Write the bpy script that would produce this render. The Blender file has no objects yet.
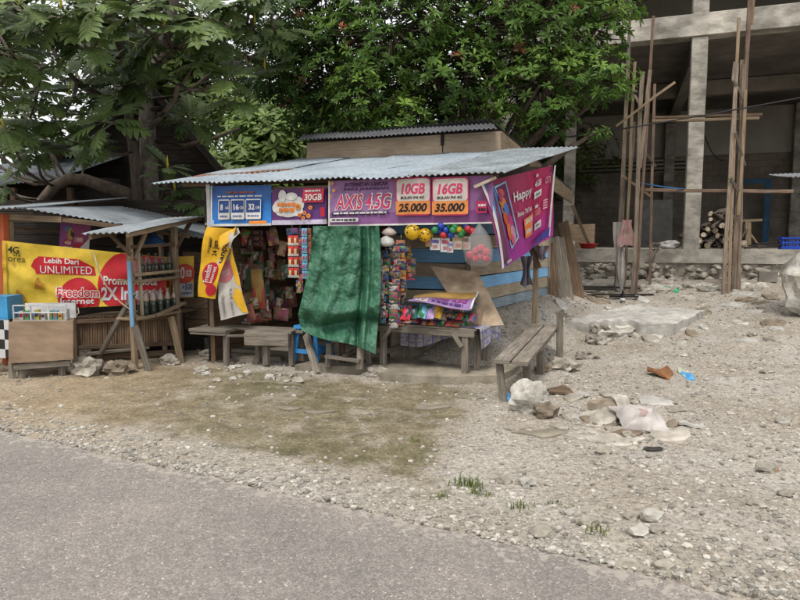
import bpy, bmesh, math, random
from mathutils import Vector, Matrix, noise
R = math.radians
random.seed(7)
V = Vector
SC = bpy.context.scene
COL = SC.collection
rnd = random.uniform

# ------------------------------------------------------------------ camera geometry
CAM_H, FPX, PITCH = 1.5, 620.0, math.atan(60/620.0)
def ray(px, py):
    x = (px-400)/FPX; y = -(py-300)/FPX
    c, s = math.cos(PITCH), math.sin(PITCH)
    return V((x, c+y*s, -s+y*c))
CAM = V((0, 0, CAM_H))
def P(px, py, D):                      # point at ground distance D (world y)
    d = ray(px, py); return CAM + d*(D/d.y)
def PLN(px, py, pt, n):                # point where the view line meets a vertical plane
    d = ray(px, py); t = (V(pt)-CAM).dot(n)/d.dot(n); return CAM + d*t
def sm(t):
    t = max(0.0, min(1.0, t)); return t*t*(3-2*t)

# frames: stall and half-built house
SA = R(17)
SO = V((-2.34, 7.54, 0)); SU = V((math.cos(SA), -math.sin(SA), 0)); SV = V((math.sin(SA), math.cos(SA), 0))
def ST(s, t, z): return SO + SU*s + SV*t + V((0, 0, z))
def SF(px, py, off=0.0): return PLN(px, py, SO+SV*off, SV)
RA = R(30)
RV = V((math.sin(RA), math.cos(RA), 0)); RU = V((math.cos(RA), -math.sin(RA), 0))
WC = V((0.81, 7.4, 0))                  # corner of the boarded wall
BA = R(19.5)
BO = V((6.08, 13.0, 0)); BU = V((math.cos(BA), -math.sin(BA), 0)); BV = V((math.sin(BA), math.cos(BA), 0))
def BP(s, t, z): return BO + BU*s + BV*t + V((0, 0, z))
def BF(px, py, off=0.0): return PLN(px, py, BO+BV*off, BV)

# ------------------------------------------------------------------ terrain
E0 = V((-3.08, 4.77)); E1 = V((1.33, 2.58)); ED = (E1-E0).normalized(); EN = V((-ED.y, ED.x))   # road edge
def road_d(x, y):                        # >0 on the earth side of the road edge
    return (x-E0.x)*EN.x + (y-E0.y)*EN.y
def seg_d(x, y, a, b):
    ap = V((x-a.x, y-a.y)); ab = V((b.x-a.x, b.y-a.y)); t = max(0, min(1, ap.dot(ab)/ab.dot(ab)))
    return (ap-ab*t).length
WS = WC + RV*0.35; WE = WC + RV*4.6
def h0(x, y):
    q = y + .354*x
    t = max(0, min(1, (q-7.6)/7.4)); S = .3*sm(t)+.7*t
    z = .645*S
    d = seg_d(x, y, WS, WE)
    z = max(z, .60*(1-sm(d/.95)) + z*sm(d/.95)*.999)
    z += .10*sm((x-5.2)/3)*sm((y-6)/3)
    return z
def hn(x, y):
    r = sm((road_d(x, y)-.02)/.35)
    n = noise.noise(V((x*.9, y*.9, 3)))*.035 + noise.noise(V((x*2.6, y*2.6, 7)))*.022 + noise.noise(V((x*7, y*7, 1)))*.010
    g = sm((x+y*.2-1.2)/1.5)
    n += g*(noise.noise(V((x*4.2, y*4.2, 17)))*.03 + noise.noise(V((x*13, y*13, 11)))*.010)
    return n*r - .035*(1-sm((road_d(x, y)+.12)/.14))
def gz(x, y): return h0(x, y)+hn(x, y)
def hit(px, py):                          # where a view line meets the ground
    d = ray(px, py); t = 1.0; last = t
    while t < 60:
        p = CAM+d*t
        if p.z <= gz(p.x, p.y):
            a, b = last, t
            for _ in range(14):
                m = (a+b)/2; p = CAM+d*m
                if p.z <= gz(p.x, p.y): b = m
                else: a = m
            p = CAM+d*b; return V((p.x, p.y, gz(p.x, p.y)))
        last = t; t += .04
    return CAM+d*20
def onground(p, dz=0): return V((p.x, p.y, gz(p.x, p.y)+dz))

# ------------------------------------------------------------------ materials
def M(name, c, c2=None, rough=.8, scale=5.0, coord='Object', stretch=(1, 1, 1), bump=0.0, bscale=None, tint=.25,
      metal=0.0, spec=.3, grime=.25, gscale=1.3, lo=.35, hi=.68, translucent=0.0, hue=0.0, detail=6):
    m = bpy.data.materials.new(name); m.use_nodes = True
    nt = m.node_tree; N = nt.nodes; L = nt.links
    bs = N['Principled BSDF']
    bs.inputs['Roughness'].default_value = rough; bs.inputs['Metallic'].default_value = metal
    bs.inputs['Specular IOR Level'].default_value = spec
    tc = N.new('ShaderNodeTexCoord'); mp = N.new('ShaderNodeMapping'); mp.inputs['Scale'].default_value = stretch
    L.new(tc.outputs[coord], mp.inputs['Vector'])
    nz = N.new('ShaderNodeTexNoise'); nz.inputs['Scale'].default_value = scale; nz.inputs['Detail'].default_value = detail
    nz.inputs['Roughness'].default_value = .65
    L.new(mp.outputs[0], nz.inputs['Vector'])
    rp = N.new('ShaderNodeValToRGB'); rp.color_ramp.elements[0].position = lo; rp.color_ramp.elements[1].position = hi
    if c2 is None: c2 = tuple(x*.75 for x in c)
    rp.color_ramp.elements[0].color = (*c2, 1); rp.color_ramp.elements[1].color = (*c, 1)
    L.new(nz.outputs['Fac'], rp.inputs['Fac'])
    gn = N.new('ShaderNodeTexNoise'); gn.inputs['Scale'].default_value = gscale; gn.inputs['Detail'].default_value = 4
    L.new(tc.outputs['Object'], gn.inputs['Vector'])
    gm = N.new('ShaderNodeMapRange'); gm.inputs[1].default_value = .3; gm.inputs[2].default_value = .7
    gm.inputs[3].default_value = 1-grime; gm.inputs[4].default_value = 1+grime*.3
    L.new(gn.outputs['Fac'], gm.inputs[0])
    at = N.new('ShaderNodeAttribute'); at.attribute_name = 'tint'
    tm = N.new('ShaderNodeMapRange'); tm.inputs[3].default_value = 1-tint; tm.inputs[4].default_value = 1+tint
    L.new(at.outputs['Fac'], tm.inputs[0])
    mu = N.new('ShaderNodeMath'); mu.operation = 'MULTIPLY'; L.new(gm.outputs[0], mu.inputs[0]); L.new(tm.outputs[0], mu.inputs[1])
    hs = N.new('ShaderNodeHueSaturation'); L.new(rp.outputs[0], hs.inputs['Color']); L.new(mu.outputs[0], hs.inputs['Value'])
    if hue:
        hm = N.new('ShaderNodeMapRange'); hm.inputs[3].default_value = .5+hue; hm.inputs[4].default_value = .5-hue
        L.new(at.outputs['Fac'], hm.inputs[0]); L.new(hm.outputs[0], hs.inputs['Hue'])
    L.new(hs.outputs[0], bs.inputs['Base Color'])
    if bump:
        bn = N.new('ShaderNodeTexNoise'); bn.inputs['Scale'].default_value = bscale or scale*2; bn.inputs['Detail'].default_value = 8
        L.new(mp.outputs[0], bn.inputs['Vector'])
        bp = N.new('ShaderNodeBump'); bp.inputs['Strength'].default_value = bump; bp.inputs['Distance'].default_value = .02
        L.new(bn.outputs['Fac'], bp.inputs['Height']); L.new(bp.outputs[0], bs.inputs['Normal'])
    if translucent:
        tr = N.new('ShaderNodeBsdfTranslucent'); L.new(hs.outputs[0], tr.inputs['Color'])
        mx = N.new('ShaderNodeMixShader'); mx.inputs[0].default_value = translucent
        L.new(bs.outputs[0], mx.inputs[1]); L.new(tr.outputs[0], mx.inputs[2])
        L.new(mx.outputs[0], N['Material Output'].inputs['Surface'])
    return m
def wood(name, c, c2, **k):
    a = dict(rough=.85, scale=1.6, coord='UV', stretch=(2.2, 26, 1), bump=.35, bscale=2.4, tint=.35, grime=.35, gscale=2.2); a.update(k)
    return M(name, c, c2, **a)
W = {}
W['grey'] = wood('weathered_wood', (.30, .26, .21), (.13, .11, .085))
W['tan'] = wood('tan_wood', (.37, .28, .18), (.20, .145, .09))
W['brown'] = wood('brown_wood', (.20, .135, .085), (.085, .055, .035))
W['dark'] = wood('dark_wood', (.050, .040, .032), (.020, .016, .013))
W['fascia'] = wood('fascia_board', (.42, .33, .24), (.29, .22, .155), grime=.2)
W['rust'] = wood('red_brown_pole', (.26, .175, .125), (.13, .09, .065))
W['pole'] = wood('scaffold_wood', (.34, .27, .20), (.15, .115, .085))
W['blue'] = wood('blue_board_paint', (.22, .45, .70), (.15, .33, .55), grime=.2, bump=.2, lo=.25, hi=.6)
W['cream'] = wood('bare_board', (.56, .47, .35), (.34, .28, .20), grime=.3)
W['paleblue'] = wood('faded_blue_board', (.26, .33, .37), (.17, .21, .24))
W['orange'] = wood('orange_paint', (.50, .11, .035), (.36, .085, .03), grime=.25, bump=.15)
W['bamboo'] = wood('split_bamboo', (.27, .18, .11), (.12, .075, .045))
W['ply'] = wood('plywood', (.42, .30, .20), (.30, .21, .14), stretch=(2, 7, 1), bump=.08)
W['stained'] = wood('stained_plywood', (.43, .34, .24), (.26, .19, .125), stretch=(3, 5, 1), bump=.1, grime=.4, gscale=5)
W['bark'] = M('bark', (.16, .125, .095), (.06, .047, .036), rough=.9, scale=9, stretch=(1, 1, .35), bump=.6, bscale=14, grime=.4)
W['bark_pale'] = M('pale_bark', (.21, .18, .15), (.085, .07, .055), rough=.9, scale=14, stretch=(1, 1, .5), bump=.6, bscale=22, grime=.4)
C = {}
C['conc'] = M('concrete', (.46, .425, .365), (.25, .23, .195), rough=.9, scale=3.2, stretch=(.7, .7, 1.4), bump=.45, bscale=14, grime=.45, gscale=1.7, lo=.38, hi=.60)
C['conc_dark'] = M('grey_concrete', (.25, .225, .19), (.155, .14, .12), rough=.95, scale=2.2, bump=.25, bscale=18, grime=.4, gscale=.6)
C['ledge'] = M('worn_cement', (.33, .29, .225), (.20, .175, .13), rough=.95, scale=5, bump=.4, bscale=25, grime=.4)
C['slabtop'] = M('cement_slab', (.56, .535, .49), (.33, .31, .275), rough=.95, scale=6, bump=.5, bscale=20, grime=.25)
C['rock'] = M('limestone', (.50, .46, .39), (.25, .22, .175), rough=.95, scale=7, bump=.7, bscale=18, grime=.4, gscale=4)
C['rock_white'] = M('pale_limestone', (.62, .60, .54), (.33, .30, .25), rough=.95, scale=6, bump=.7, bscale=20, grime=.35, gscale=5)
C['rock_brown'] = M('earthy_stone', (.33, .27, .20), (.17, .135, .095), rough=.95, scale=7, bump=.7, bscale=18, grime=.4, gscale=4)
C['pebble'] = M('gravel_stone', (.44, .41, .355), (.24, .22, .188), rough=.95, scale=20, tint=.45, grime=.1)
C['rope'] = M('cord_fibre', (.45, .40, .30), rough=.9)
def flat(name, c, rough=.5, grime=.28, **k):
    a = dict(c2=tuple(x*.72 for x in c), scale=7, tint=.15, gscale=5, bump=.12, bscale=10); a.update(k)
    return M(name, c, rough=rough, grime=grime, **a)
_fl = {}
def F(c, rough=.45, **k):                 # small cache of plain printed / plastic colours
    key = (tuple(c), rough)
    if key not in _fl: _fl[key] = flat('print_%d' % len(_fl), c, rough, **k)
    return _fl[key]
RED, YEL, WHT, BLK, ORG = (.50, .015, .03), (.72, .44, .02), (.72, .70, .66), (.012, .011, .014), (.75, .25, .04)
PUR, NAVY, PINK, GRN, SKY = (.17, .045, .20), (.02, .06, .22), (.62, .06, .16), (.05, .26, .06), (.10, .40, .72)

# ------------------------------------------------------------------ mesh builder
def fr(d, up=V((0, 0, 1))):
    d = d.normalized()
    if abs(d.dot(up)) > .98: up = V((0, 1, 0)) if abs(d.y) < .9 else V((1, 0, 0))
    x = d.cross(up).normalized(); y = x.cross(d).normalized()
    return x, y, d
class MB:
    def __init__(s): s.v = []; s.f = []; s.uv = []; s.t = []; s.m = []; s.s = []
    def add(s, verts, faces, uvs=None, tint=None, mat=0, smooth=False):
        b = len(s.v); s.v += [V(p) for p in verts]
        tint = rnd(.2, .8) if tint is None else tint
        for i, f in enumerate(faces):
            s.f.append([b+k for k in f]); s.uv.append(uvs[i] if uvs else [(verts[k][0]+verts[k][1]*.7, verts[k][2]) for k in f])
            s.t.append(tint); s.m.append(mat); s.s.append(smooth)
        return s
    def beam(s, p0, p1, w, h, up=V((0, 0, 1)), ch=.12, jit=.02, tint=None, mat=0, taper=1.0):
        p0, p1 = V(p0), V(p1); x, y, d = fr(p1-p0, up); L = (p1-p0).length
        c = ch*min(w, h); hw, hh = w/2, h/2
        prof = [(hw-c, -hh), (hw, -hh+c), (hw, hh-c), (hw-c, hh), (-hw+c, hh), (-hw, hh-c), (-hw, -hh+c), (-hw+c, -hh)]
        nseg = max(2, min(6, int(L/.4)+1)); vs = []; j = jit*min(w, h)*2
        uo, vo = rnd(0, 50), rnd(0, 50)
        ox = oy = 0
        for k in range(nseg+1):
            f = k/nseg; sc = 1+(taper-1)*f
            ox = rnd(-j, j); oy = rnd(-j, j)
            vs += [p0+d*(L*f)+x*(a*sc+ox)+y*(b*sc+oy) for a, b in prof]
        pl = [0]
        for i in range(8):
            a, b = prof[i], prof[(i+1) % 8]; pl.append(pl[-1]+math.hypot(a[0]-b[0], a[1]-b[1]))
        fs, us = [], []
        for k in range(nseg):
            for i in range(8):
                i2 = (i+1) % 8
                fs.append([k*8+i, k*8+i2, k*8+8+i2, k*8+8+i])
                u0, u1 = uo+L*k/nseg, uo+L*(k+1)/nseg
                us.append([(u0, vo+pl[i]), (u0, vo+pl[i+1]), (u1, vo+pl[i+1]), (u1, vo+pl[i])])
        fs.append(list(range(7, -1, -1))); us.append([(uo+prof[i][0]*.2, vo+prof[i][1]) for i in range(7, -1, -1)])
        e = nseg*8; fs.append([e+i for i in range(8)]); us.append([(uo+prof[i][0]*.2, vo+prof[i][1]) for i in range(8)])
        return s.add(vs, fs, us, tint, mat)
    def tube(s, pts, rad, n=8, mat=0, tint=None, smooth=True, caps=True, lump=0):
        pts = [V(p) for p in pts]; m = len(pts)
        if not isinstance(rad, (list, tuple)): rad = [rad]*m
        vs, fs, us = [], [], []; L = 0; uo, vo = rnd(0, 50), rnd(0, 50); up = V((0, 0, 1)); X = None
        Ls = []
        for k in range(m):
            d = (pts[min(k+1, m-1)]-pts[max(k-1, 0)])
            if d.length < 1e-9: d = V((0, 0, 1))
            x, y, d = fr(d, up)
            if X is not None:
                x = (X-d*X.dot(d)); x = x.normalized() if x.length > 1e-6 else fr(d)[0]; y = d.cross(x)
            X = x
            if k: L += (pts[k]-pts[k-1]).length
            Ls.append(L)
            for i in range(n):
                a = 2*math.pi*i/n; r = rad[k]*(1+rnd(-lump, lump))
                vs.append(pts[k]+x*math.cos(a)*r+y*math.sin(a)*r)
        for k in range(m-1):
            for i in range(n):
                i2 = (i+1) % n
                fs.append([k*n+i, k*n+i2, k*n+n+i2, k*n+n+i])
                c0, c1 = vo+i*rad[k]*6.28/n, vo+(i+1)*rad[k]*6.28/n
                us.append([(uo+Ls[k], c0), (uo+Ls[k], c1), (uo+Ls[k+1], c1), (uo+Ls[k+1], c0)])
        if caps:
            fs.append(list(range(n-1, -1, -1))); us.append([(uo, vo)]*n)
            fs.append([(m-1)*n+i for i in range(n)]); us.append([(uo, vo)]*n)
        return s.add(vs, fs, us, tint, mat, smooth)
    def lathe(s, c, prof, n=14, mat=0, axis=V((0, 0, 1)), smooth=True, tint=.5, wob=0):
        x, y, d = fr(axis, V((0, 1, 0)) if abs(axis.z) > .9 else V((0, 0, 1))); vs, fs = [], []
        for r, z in prof:
            for i in range(n):
                a = 2*math.pi*i/n; q = r*(1+rnd(-wob, wob)); vs.append(V(c)+d*z+x*math.cos(a)*q+y*math.sin(a)*q)
        for k in range(len(prof)-1):
            for i in range(n):
                fs.append([k*n+i, k*n+(i+1) % n, k*n+n+(i+1) % n, k*n+n+i])
        fs.append(list(range(n-1, -1, -1))); fs.append([(len(prof)-1)*n+i for i in range(n)])
        return s.add(vs, fs, None, tint, mat, smooth)
    def grid(s, fn, nu, nv, mat=0, tint=.5, smooth=True, matfn=None):
        vs = [fn(i/nu, j/nv) for j in range(nv+1) for i in range(nu+1)]
        b = len(s.v); s.v += [V(p) for p in vs]
        for j in range(nv):
            for i in range(nu):
                a = b+j*(nu+1)+i
                s.f.append([a, a+nu+1, a+nu+2, a+1])
                s.uv.append([(i/nu, 1-j/nv), (i/nu, 1-(j+1)/nv), ((i+1)/nu, 1-(j+1)/nv), ((i+1)/nu, 1-j/nv)])
                s.t.append(tint); s.m.append(matfn((i+.5)/nu, (j+.5)/nv) if matfn else mat); s.s.append(smooth)
        return s
    def blob(s, c, size, seed=0, rough=.25, sub=2, mat=0, tint=None, flat_base=None, smooth=False, rot=0, fq=1.6):
        bm = bmesh.new(); bmesh.ops.create_icosphere(bm, subdivisions=sub, radius=1)
        vs = []; cr, sr = math.cos(rot), math.sin(rot)
        for v in bm.verts:
            p = v.co.copy(); n = p.normalized()
            k = 1+rough*(noise.noise(n*fq+V((seed*7.1, seed*3.3, 0)))*1.6+.5*noise.noise(n*fq*2.7+V((seed, 9, seed)))) 
            k += rough*.35*(noise.cell(n*2.3+V((seed, seed*2, 3)))-.5)
            p = V((p.x*k*size[0], p.y*k*size[1], p.z*k*size[2]))
            if flat_base is not None: p.z = max(p.z, -flat_base*size[2])
            vs.append(V(c)+V((p.x*cr-p.y*sr, p.x*sr+p.y*cr, p.z)))
        fs = [[v.index for v in f.verts] for f in bm.faces]; bm.free()
        return s.add(vs, fs, None, tint, mat, smooth)
    def prism(s, poly, d, mat=0, tint=None):            # polygon (world points) extruded by vector d
        n = len(poly); poly = [V(p) for p in poly]; d = V(d)
        vs = poly+[p+d for p in poly]
        fs = [list(range(n-1, -1, -1)), [n+i for i in range(n)]]+[[i, (i+1) % n, n+(i+1) % n, n+i] for i in range(n)]
        e = (poly[1]-poly[0]).normalized(); g = (poly[-1]-poly[0]); g = (g-e*g.dot(e)).normalized(); o = poly[0]; uo = rnd(0, 40)
        uv = lambda p: (uo+(p-o).dot(e), uo+(p-o).dot(g)+(p-o).dot(d.normalized()))
        return s.add(vs, fs, [[uv(vs[k]) for k in f] for f in fs], tint, mat)
    def build(s, name, mats, parent=None, origin=None, smooth=None):
        me = bpy.data.meshes.new(name)
        if parent is not None:
            o = None
        else:
            if origin is None:
                mn = [min(v[k] for v in s.v) for k in range(3)]; mx = [max(v[k] for v in s.v) for k in range(3)]
                origin = ((mn[0]+mx[0])/2, (mn[1]+mx[1])/2, mn[2])
            o = V(origin)
        base = WORLD_O(parent) if parent is not None else o
        me.from_pydata([tuple(v-base) for v in s.v], [], s.f)
        for m in (mats if isinstance(mats, (list, tuple)) else [mats]): me.materials.append(m)
        ul = me.uv_layers.new(name='UVMap')
        fl = [c for u in s.uv for p in u for c in p]; ul.data.foreach_set('uv', fl)
        at = me.attributes.new('tint', 'FLOAT', 'FACE'); at.data.foreach_set('value', s.t)
        me.polygons.foreach_set('material_index', s.m)
        me.polygons.foreach_set('use_smooth', [smooth if smooth is not None else q for q in s.s])
        me.update()
        ob = bpy.data.objects.new(name, me); COL.objects.link(ob)
        if parent is not None: ob.parent = parent
        else: ob.location = o
        return ob
def WORLD_O(o):
    p = V((0, 0, 0))
    while o is not None: p += V(o.location); o = o.parent
    return p
def tag(o, label=None, cat=None, group=None, kind=None):
    if label: o['label'] = label
    if cat: o['category'] = cat
    if group: o['group'] = group
    if kind: o['kind'] = kind
    return o
def thing(name, label, cat, loc, group=None):
    o = bpy.data.objects.new(name, None); COL.objects.link(o); o.location = V(loc); o.empty_display_size = .1
    return tag(o, label, cat, group)
def dup(o, loc=None, rot=None, label=None, parent=None):
    c = o.copy(); COL.objects.link(c)
    if parent is not None: c.parent = parent
    if loc is not None: c.location = V(loc)
    if rot is not None: c.rotation_euler = rot
    if label: c['label'] = label
    for ch in o.children: dup(ch, parent=c)
    return c

# ------------------------------------------------------------------ lettering and banners
_tc = {}
def text_geo(s, bold=.0):
    key = (s, bold)
    if key in _tc: return _tc[key]
    cu = bpy.data.curves.new('lettering', 'FONT'); cu.body = s; cu.size = 1; cu.offset = bold; cu.resolution_u = 3
    ob = bpy.data.objects.new('lettering', cu); COL.objects.link(ob)
    dg = bpy.context.evaluated_depsgraph_get(); dg.update()
    me = bpy.data.meshes.new_from_object(ob.evaluated_get(dg))
    vs = [(v.co.x, v.co.y) for v in me.vertices]; fs = [list(p.vertices) for p in me.polygons]
    bpy.data.objects.remove(ob); bpy.data.curves.remove(cu); bpy.data.meshes.remove(me)
    _tc[key] = (vs, fs); return vs, fs
class Banner:
    """cloth or paper sheet: corners TL,TR,BR,BL; prints laid on it as child parts that follow its folds"""
    def __init__(s, name, label, cat, corners, mat, wave=None, nu=30, nv=14, group=None, shape=None):
        s.c = [V(p) for p in corners]; s.wave = wave or (lambda u, v: 0.0); s.layer = 0; s.parts = {}; s.shape = shape
        TL, TR, BR, BL = s.c
        n = (TR-TL).cross(BL-TL).normalized()
        if n.dot(CAM-TL) < 0: n = -n
        s.n = n; s.w = ((TR-TL).length+(BR-BL).length)/2; s.h = ((BL-TL).length+(BR-TR).length)/2
        mb = MB(); mb.grid(lambda u, v: s.S(u, v), nu, nv)
        s.o = tag(mb.build(name, mat), label, cat, group)
    def S(s, u, v, off=0.0):
        TL, TR, BR, BL = s.c
        if s.shape: u, v = s.shape(u, v)
        p = (TL*(1-u)+TR*u)*(1-v)+(BL*(1-u)+BR*u)*v
        return p+s.n*(s.wave(u, v)+off)
    def _put(s, part, mat, vs, fs):
        bm = bmesh.new(); bv = [bm.verts.new((x*s.w, y*s.h, 0)) for x, y in vs]
        for f in fs:
            try: bm.faces.new([bv[i] for i in f])
            except ValueError: pass
        lim = min(max(s.w, s.h)/22, .045)
        bmesh.ops.triangulate(bm, faces=bm.faces[:])
        for _ in range(6):
            lg = [e for e in bm.edges if e.calc_length() > lim]
            if not lg: break
            bmesh.ops.subdivide_edges(bm, edges=lg, cuts=1); bmesh.ops.triangulate(bm, faces=[f for f in bm.faces if len(f.verts) > 3])
        s.layer += 1; off = .003+.0011*s.layer
        bm.verts.index_update()
        pts = [s.S(v.co.x/s.w, v.co.y/s.h, off) for v in bm.verts]
        fs = [[v.index for v in f.verts] for f in bm.faces]; bm.free()
        mb, mats = s.parts.setdefault(part if s.merge else part+'#%d' % s.layer, (MB(), []))
        if mat not in mats: mats.append(mat)
        uvs = [[((pts[k]-s.c[0]).dot((s.c[1]-s.c[0]).normalized()), pts[k].z) for k in f] for f in fs]
        mb.add(pts, fs, uvs, .5, mats.index(mat))
    merge = False
    def rect(s, u0, v0, u1, v1, mat, part='printed_panel', skew=0):
        n = 6; vs = []; fs = []
        for j in range(n+1):
            for i in range(n+1):
                vs.append((u0+(u1-u0)*i/n+skew*(1-j/n), v0+(v1-v0)*j/n))
        for j in range(n):
            for i in range(n): a = j*(n+1)+i; fs.append([a, a+n+1, a+n+2, a+1])
        s._put(part, mat, vs, fs)
    def poly(s, pts, mat, part='printed_panel'): s._put(part, mat, pts, [list(range(len(pts)))])
    def ell(s, u, v, ru, rv, mat, part='emblem', clip=None, n=28):
        pts = []
        for i in range(n):
            a = 2*math.pi*i/n; x, y = u+ru*math.cos(a), v+rv*math.sin(a)
            if clip: x = min(max(x, clip[0]), clip[2]); y = min(max(y, clip[1]), clip[3])
            pts.append((x, y))
        s.poly(pts, mat, part)
    def round(s, u0, v0, u1, v1, r, mat, part='printed_panel'):
        pts = []; ru = r; rv = r*s.w/s.h
        for cx, cy, a0 in ((u1-ru, v0+rv, -90), (u1-ru, v1-rv, 0), (u0+ru, v1-rv, 90), (u0+ru, v0+rv, 180)):
            for k in range(5):
                a = R(a0+k*22.5); pts.append((cx+ru*math.cos(a), cy+rv*math.sin(a)))
        s.poly(pts, mat, part)
    def text(s, body, u0, v0, u1, v1, mat, bold=.015, shear=0.0, part='lettering', rise=0.0, vert=False):
        vs, fs = text_geo(body, bold)
        vs = [(x+shear*y, y) for x, y in vs]
        x0 = min(x for x, y in vs); x1 = max(x for x, y in vs); y0 = min(y for x, y in vs); y1 = max(y for x, y in vs)
        out = []
        for x, y in vs:
            a, b = (x-x0)/(x1-x0), (y-y0)/(y1-y0)
            if vert: out.append((u0+(u1-u0)*(1-b), v1-(v1-v0)*a))
            else: out.append((u0+(u1-u0)*a, v1-(v1-v0)*b-rise*a))
        s._put(part, mat, out, fs)
    def bars(s, u0, v0, u1, v1, mat, n=5, part='lettering', seed=1):   # print too fine to read
        r = random.Random(seed); x = u0; 
        s.merge = True; part = part+'#b%d' % s.layer
        while x < u1:
            w = (u1-u0)/n*r.uniform(.4, 1.0); e = min(x+w, u1)
            s.rect(x, v0+r.uniform(0, .1)*(v1-v0), e, v1-r.uniform(0, .15)*(v1-v0), mat, part); x = e+(u1-u0)/n*.16
        s.merge = False
    def done(s):
        for nme, (mb, mats) in s.parts.items(): mb.build(nme.split('#')[0], mats, s.o)
        return s.o
def corr(mb, o, eave, back, pitch=.065, amp=.011, rows=8, dent=.006, mat=0, seed=0, tint=.5, bow=0.0):
    """corrugated sheet: ribs run along `back`, waves across `eave`"""
    L = eave.length; n = max(6, int(L/pitch))*6; nrm = eave.cross(back).normalized()
    if nrm.z < 0: nrm = -nrm
    def fn(u, v):
        w = math.sin(u*n/6*2*math.pi)*amp
        p = o+eave*u+back*v
        return p+nrm*(w+dent*noise.noise(V((u*L*1.3, v*back.length*1.3, seed*5.3)))*2-bow*4*v*(1-v))
    mb.grid(fn, n, rows, mat=mat, tint=tint)
# ================================================================== THE SETTING
# ---- ground: one sheet, fine near the place, coarse to the horizon
def lines(a, b, step, far):
    out = []; x = a
    while x < b: out.append(x); x += step
    out.append(b); lo, hi = [], []; d = step*1.6; x = a
    while x > -far: x -= d; lo.append(x); d *= 1.35
    d = step*1.6; x = b
    while x < far: x += d; hi.append(x); d *= 1.35
    return lo[::-1]+out+hi
XS = lines(-5.6, 8.6, .048, 500); YS = lines(1.6, 14.0, .048, 500)
gv, gf, moss, damp = [], [], [], []
def mossy(x, y):
    p = V((x, y)); d = road_d(x, y)
    m = sm((d-.30)/.35)*sm((6.75-(y+.30*x))/.5)*sm((.75-x-.25*(5.2-y))/.45)*sm((x+4.6)/1.6)
    return m
for y in YS:
    for x in XS:
        z = gz(x, y) if abs(x) < 14 and -3 < y < 22 else h0(x, y)-.03
        if y > 40: z = min(z, .7)
        gv.append((x, y, z)); moss.append(mossy(x, y))
        damp.append(sm((h0(x, y)-.02)/.25))
nx = len(XS)
for j in range(len(YS)-1):
    for i in range(nx-1): a = j*nx+i; gf.append((a, a+1, a+nx+1, a+nx))
me = bpy.data.meshes.new('ground'); me.from_pydata(gv, [], gf)
for nme, arr in (('moss', moss), ('rise', damp)):
    at = me.attributes.new(nme, 'FLOAT', 'POINT'); at.data.foreach_set('value', arr)
me.polygons.foreach_set('use_smooth', [True]*len(gf)); me.update()
ground = bpy.data.objects.new('ground', me); COL.objects.link(ground); ground['kind'] = 'structure'

def nodes(m):
    m.use_nodes = True; nt = m.node_tree
    return nt, nt.nodes, nt.links
def noise_node(N, L, vec, scale, detail=6, rough=.6):
    n = N.new('ShaderNodeTexNoise'); n.inputs['Scale'].default_value = scale; n.inputs['Detail'].default_value = detail
    n.inputs['Roughness'].default_value = rough; L.new(vec, n.inputs['Vector']); return n.outputs['Fac']
def ramp(N, L, fac, stops):
    r = N.new('ShaderNodeValToRGB'); e = r.color_ramp.elements
    while len(e) < len(stops): e.new(.5)
    for k, (p, c) in enumerate(stops): e[k].position = p; e[k].color = (*c, 1) if len(c) == 3 else c
    L.new(fac, r.inputs['Fac']); return r.outputs['Color']
def mix(N, L, fac, a, b, mode='MIX'):
    m = N.new('ShaderNodeMix'); m.data_type = 'RGBA'; m.blend_type = mode
    for sock, val in ((m.inputs[0], fac), (m.inputs[6], a), (m.inputs[7], b)):
        if hasattr(val, 'links'): L.new(val, sock)
        elif isinstance(val, (int, float)): sock.default_value = val
        else: sock.default_value = (*val, 1)
    return m.outputs[2]
def mth(N, L, op, a, b=None, c=None):
    m = N.new('ShaderNodeMath'); m.operation = op
    for k, val in enumerate((a, b, c)):
        if val is None: continue
        if hasattr(val, 'links'): L.new(val, m.inputs[k])
        else: m.inputs[k].default_value = val
    return m.outputs[0]
gm = bpy.data.materials.new('gravelly_earth'); nt, N, L = nodes(gm); bs = N['Principled BSDF']
geo = N.new('ShaderNodeNewGeometry').outputs['Position']
n1 = noise_node(N, L, geo, .9, 8, .62); n2 = noise_node(N, L, geo, 5, 8, .7); n3 = noise_node(N, L, geo, 38, 5, .75); n4 = noise_node(N, L, geo, 2.2, 6, .7)
vo = N.new('ShaderNodeTexVoronoi'); vo.inputs['Scale'].default_value = 34; L.new(geo, vo.inputs['Vector'])
vo2 = N.new('ShaderNodeTexVoronoi'); vo2.inputs['Scale'].default_value = 85; L.new(geo, vo2.inputs['Vector'])
grav = ramp(N, L, n2, [(.25, (.27, .25, .22)), (.5, (.385, .362, .325)), (.72, (.52, .495, .455))])
stone = ramp(N, L, mth(N, L, 'MULTIPLY', vo.outputs['Color'], 1), [(0, (.21, .185, .155)), (.5, (.40, .36, .305)), (1, (.60, .555, .48))])
grav = mix(N, L, .45, grav, stone)
stone2 = ramp(N, L, vo2.outputs['Color'], [(0, (.24, .21, .175)), (.55, (.42, .38, .32)), (1, (.62, .58, .52))])
grav = mix(N, L, .35, grav, stone2)
brown = ramp(N, L, n1, [(.40, (.96, .95, .93)), (.52, (.87, .835, .79)), (.68, (.70, .63, .55))])
grav = mix(N, L, .8, grav, brown, 'MULTIPLY')
ma = N.new('ShaderNodeAttribute'); ma.attribute_name = 'moss'
mossc = ramp(N, L, n2, [(.26, (.110, .095, .062)), (.48, (.200, .172, .116)), (.70, (.32, .28, .205))])
mossg = ramp(N, L, n1, [(.40, (1.05, 1.02, .98)), (.62, (.66, .68, .56))])
mossc = mix(N, L, 1, mossc, mossg, 'MULTIPLY')
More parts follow.
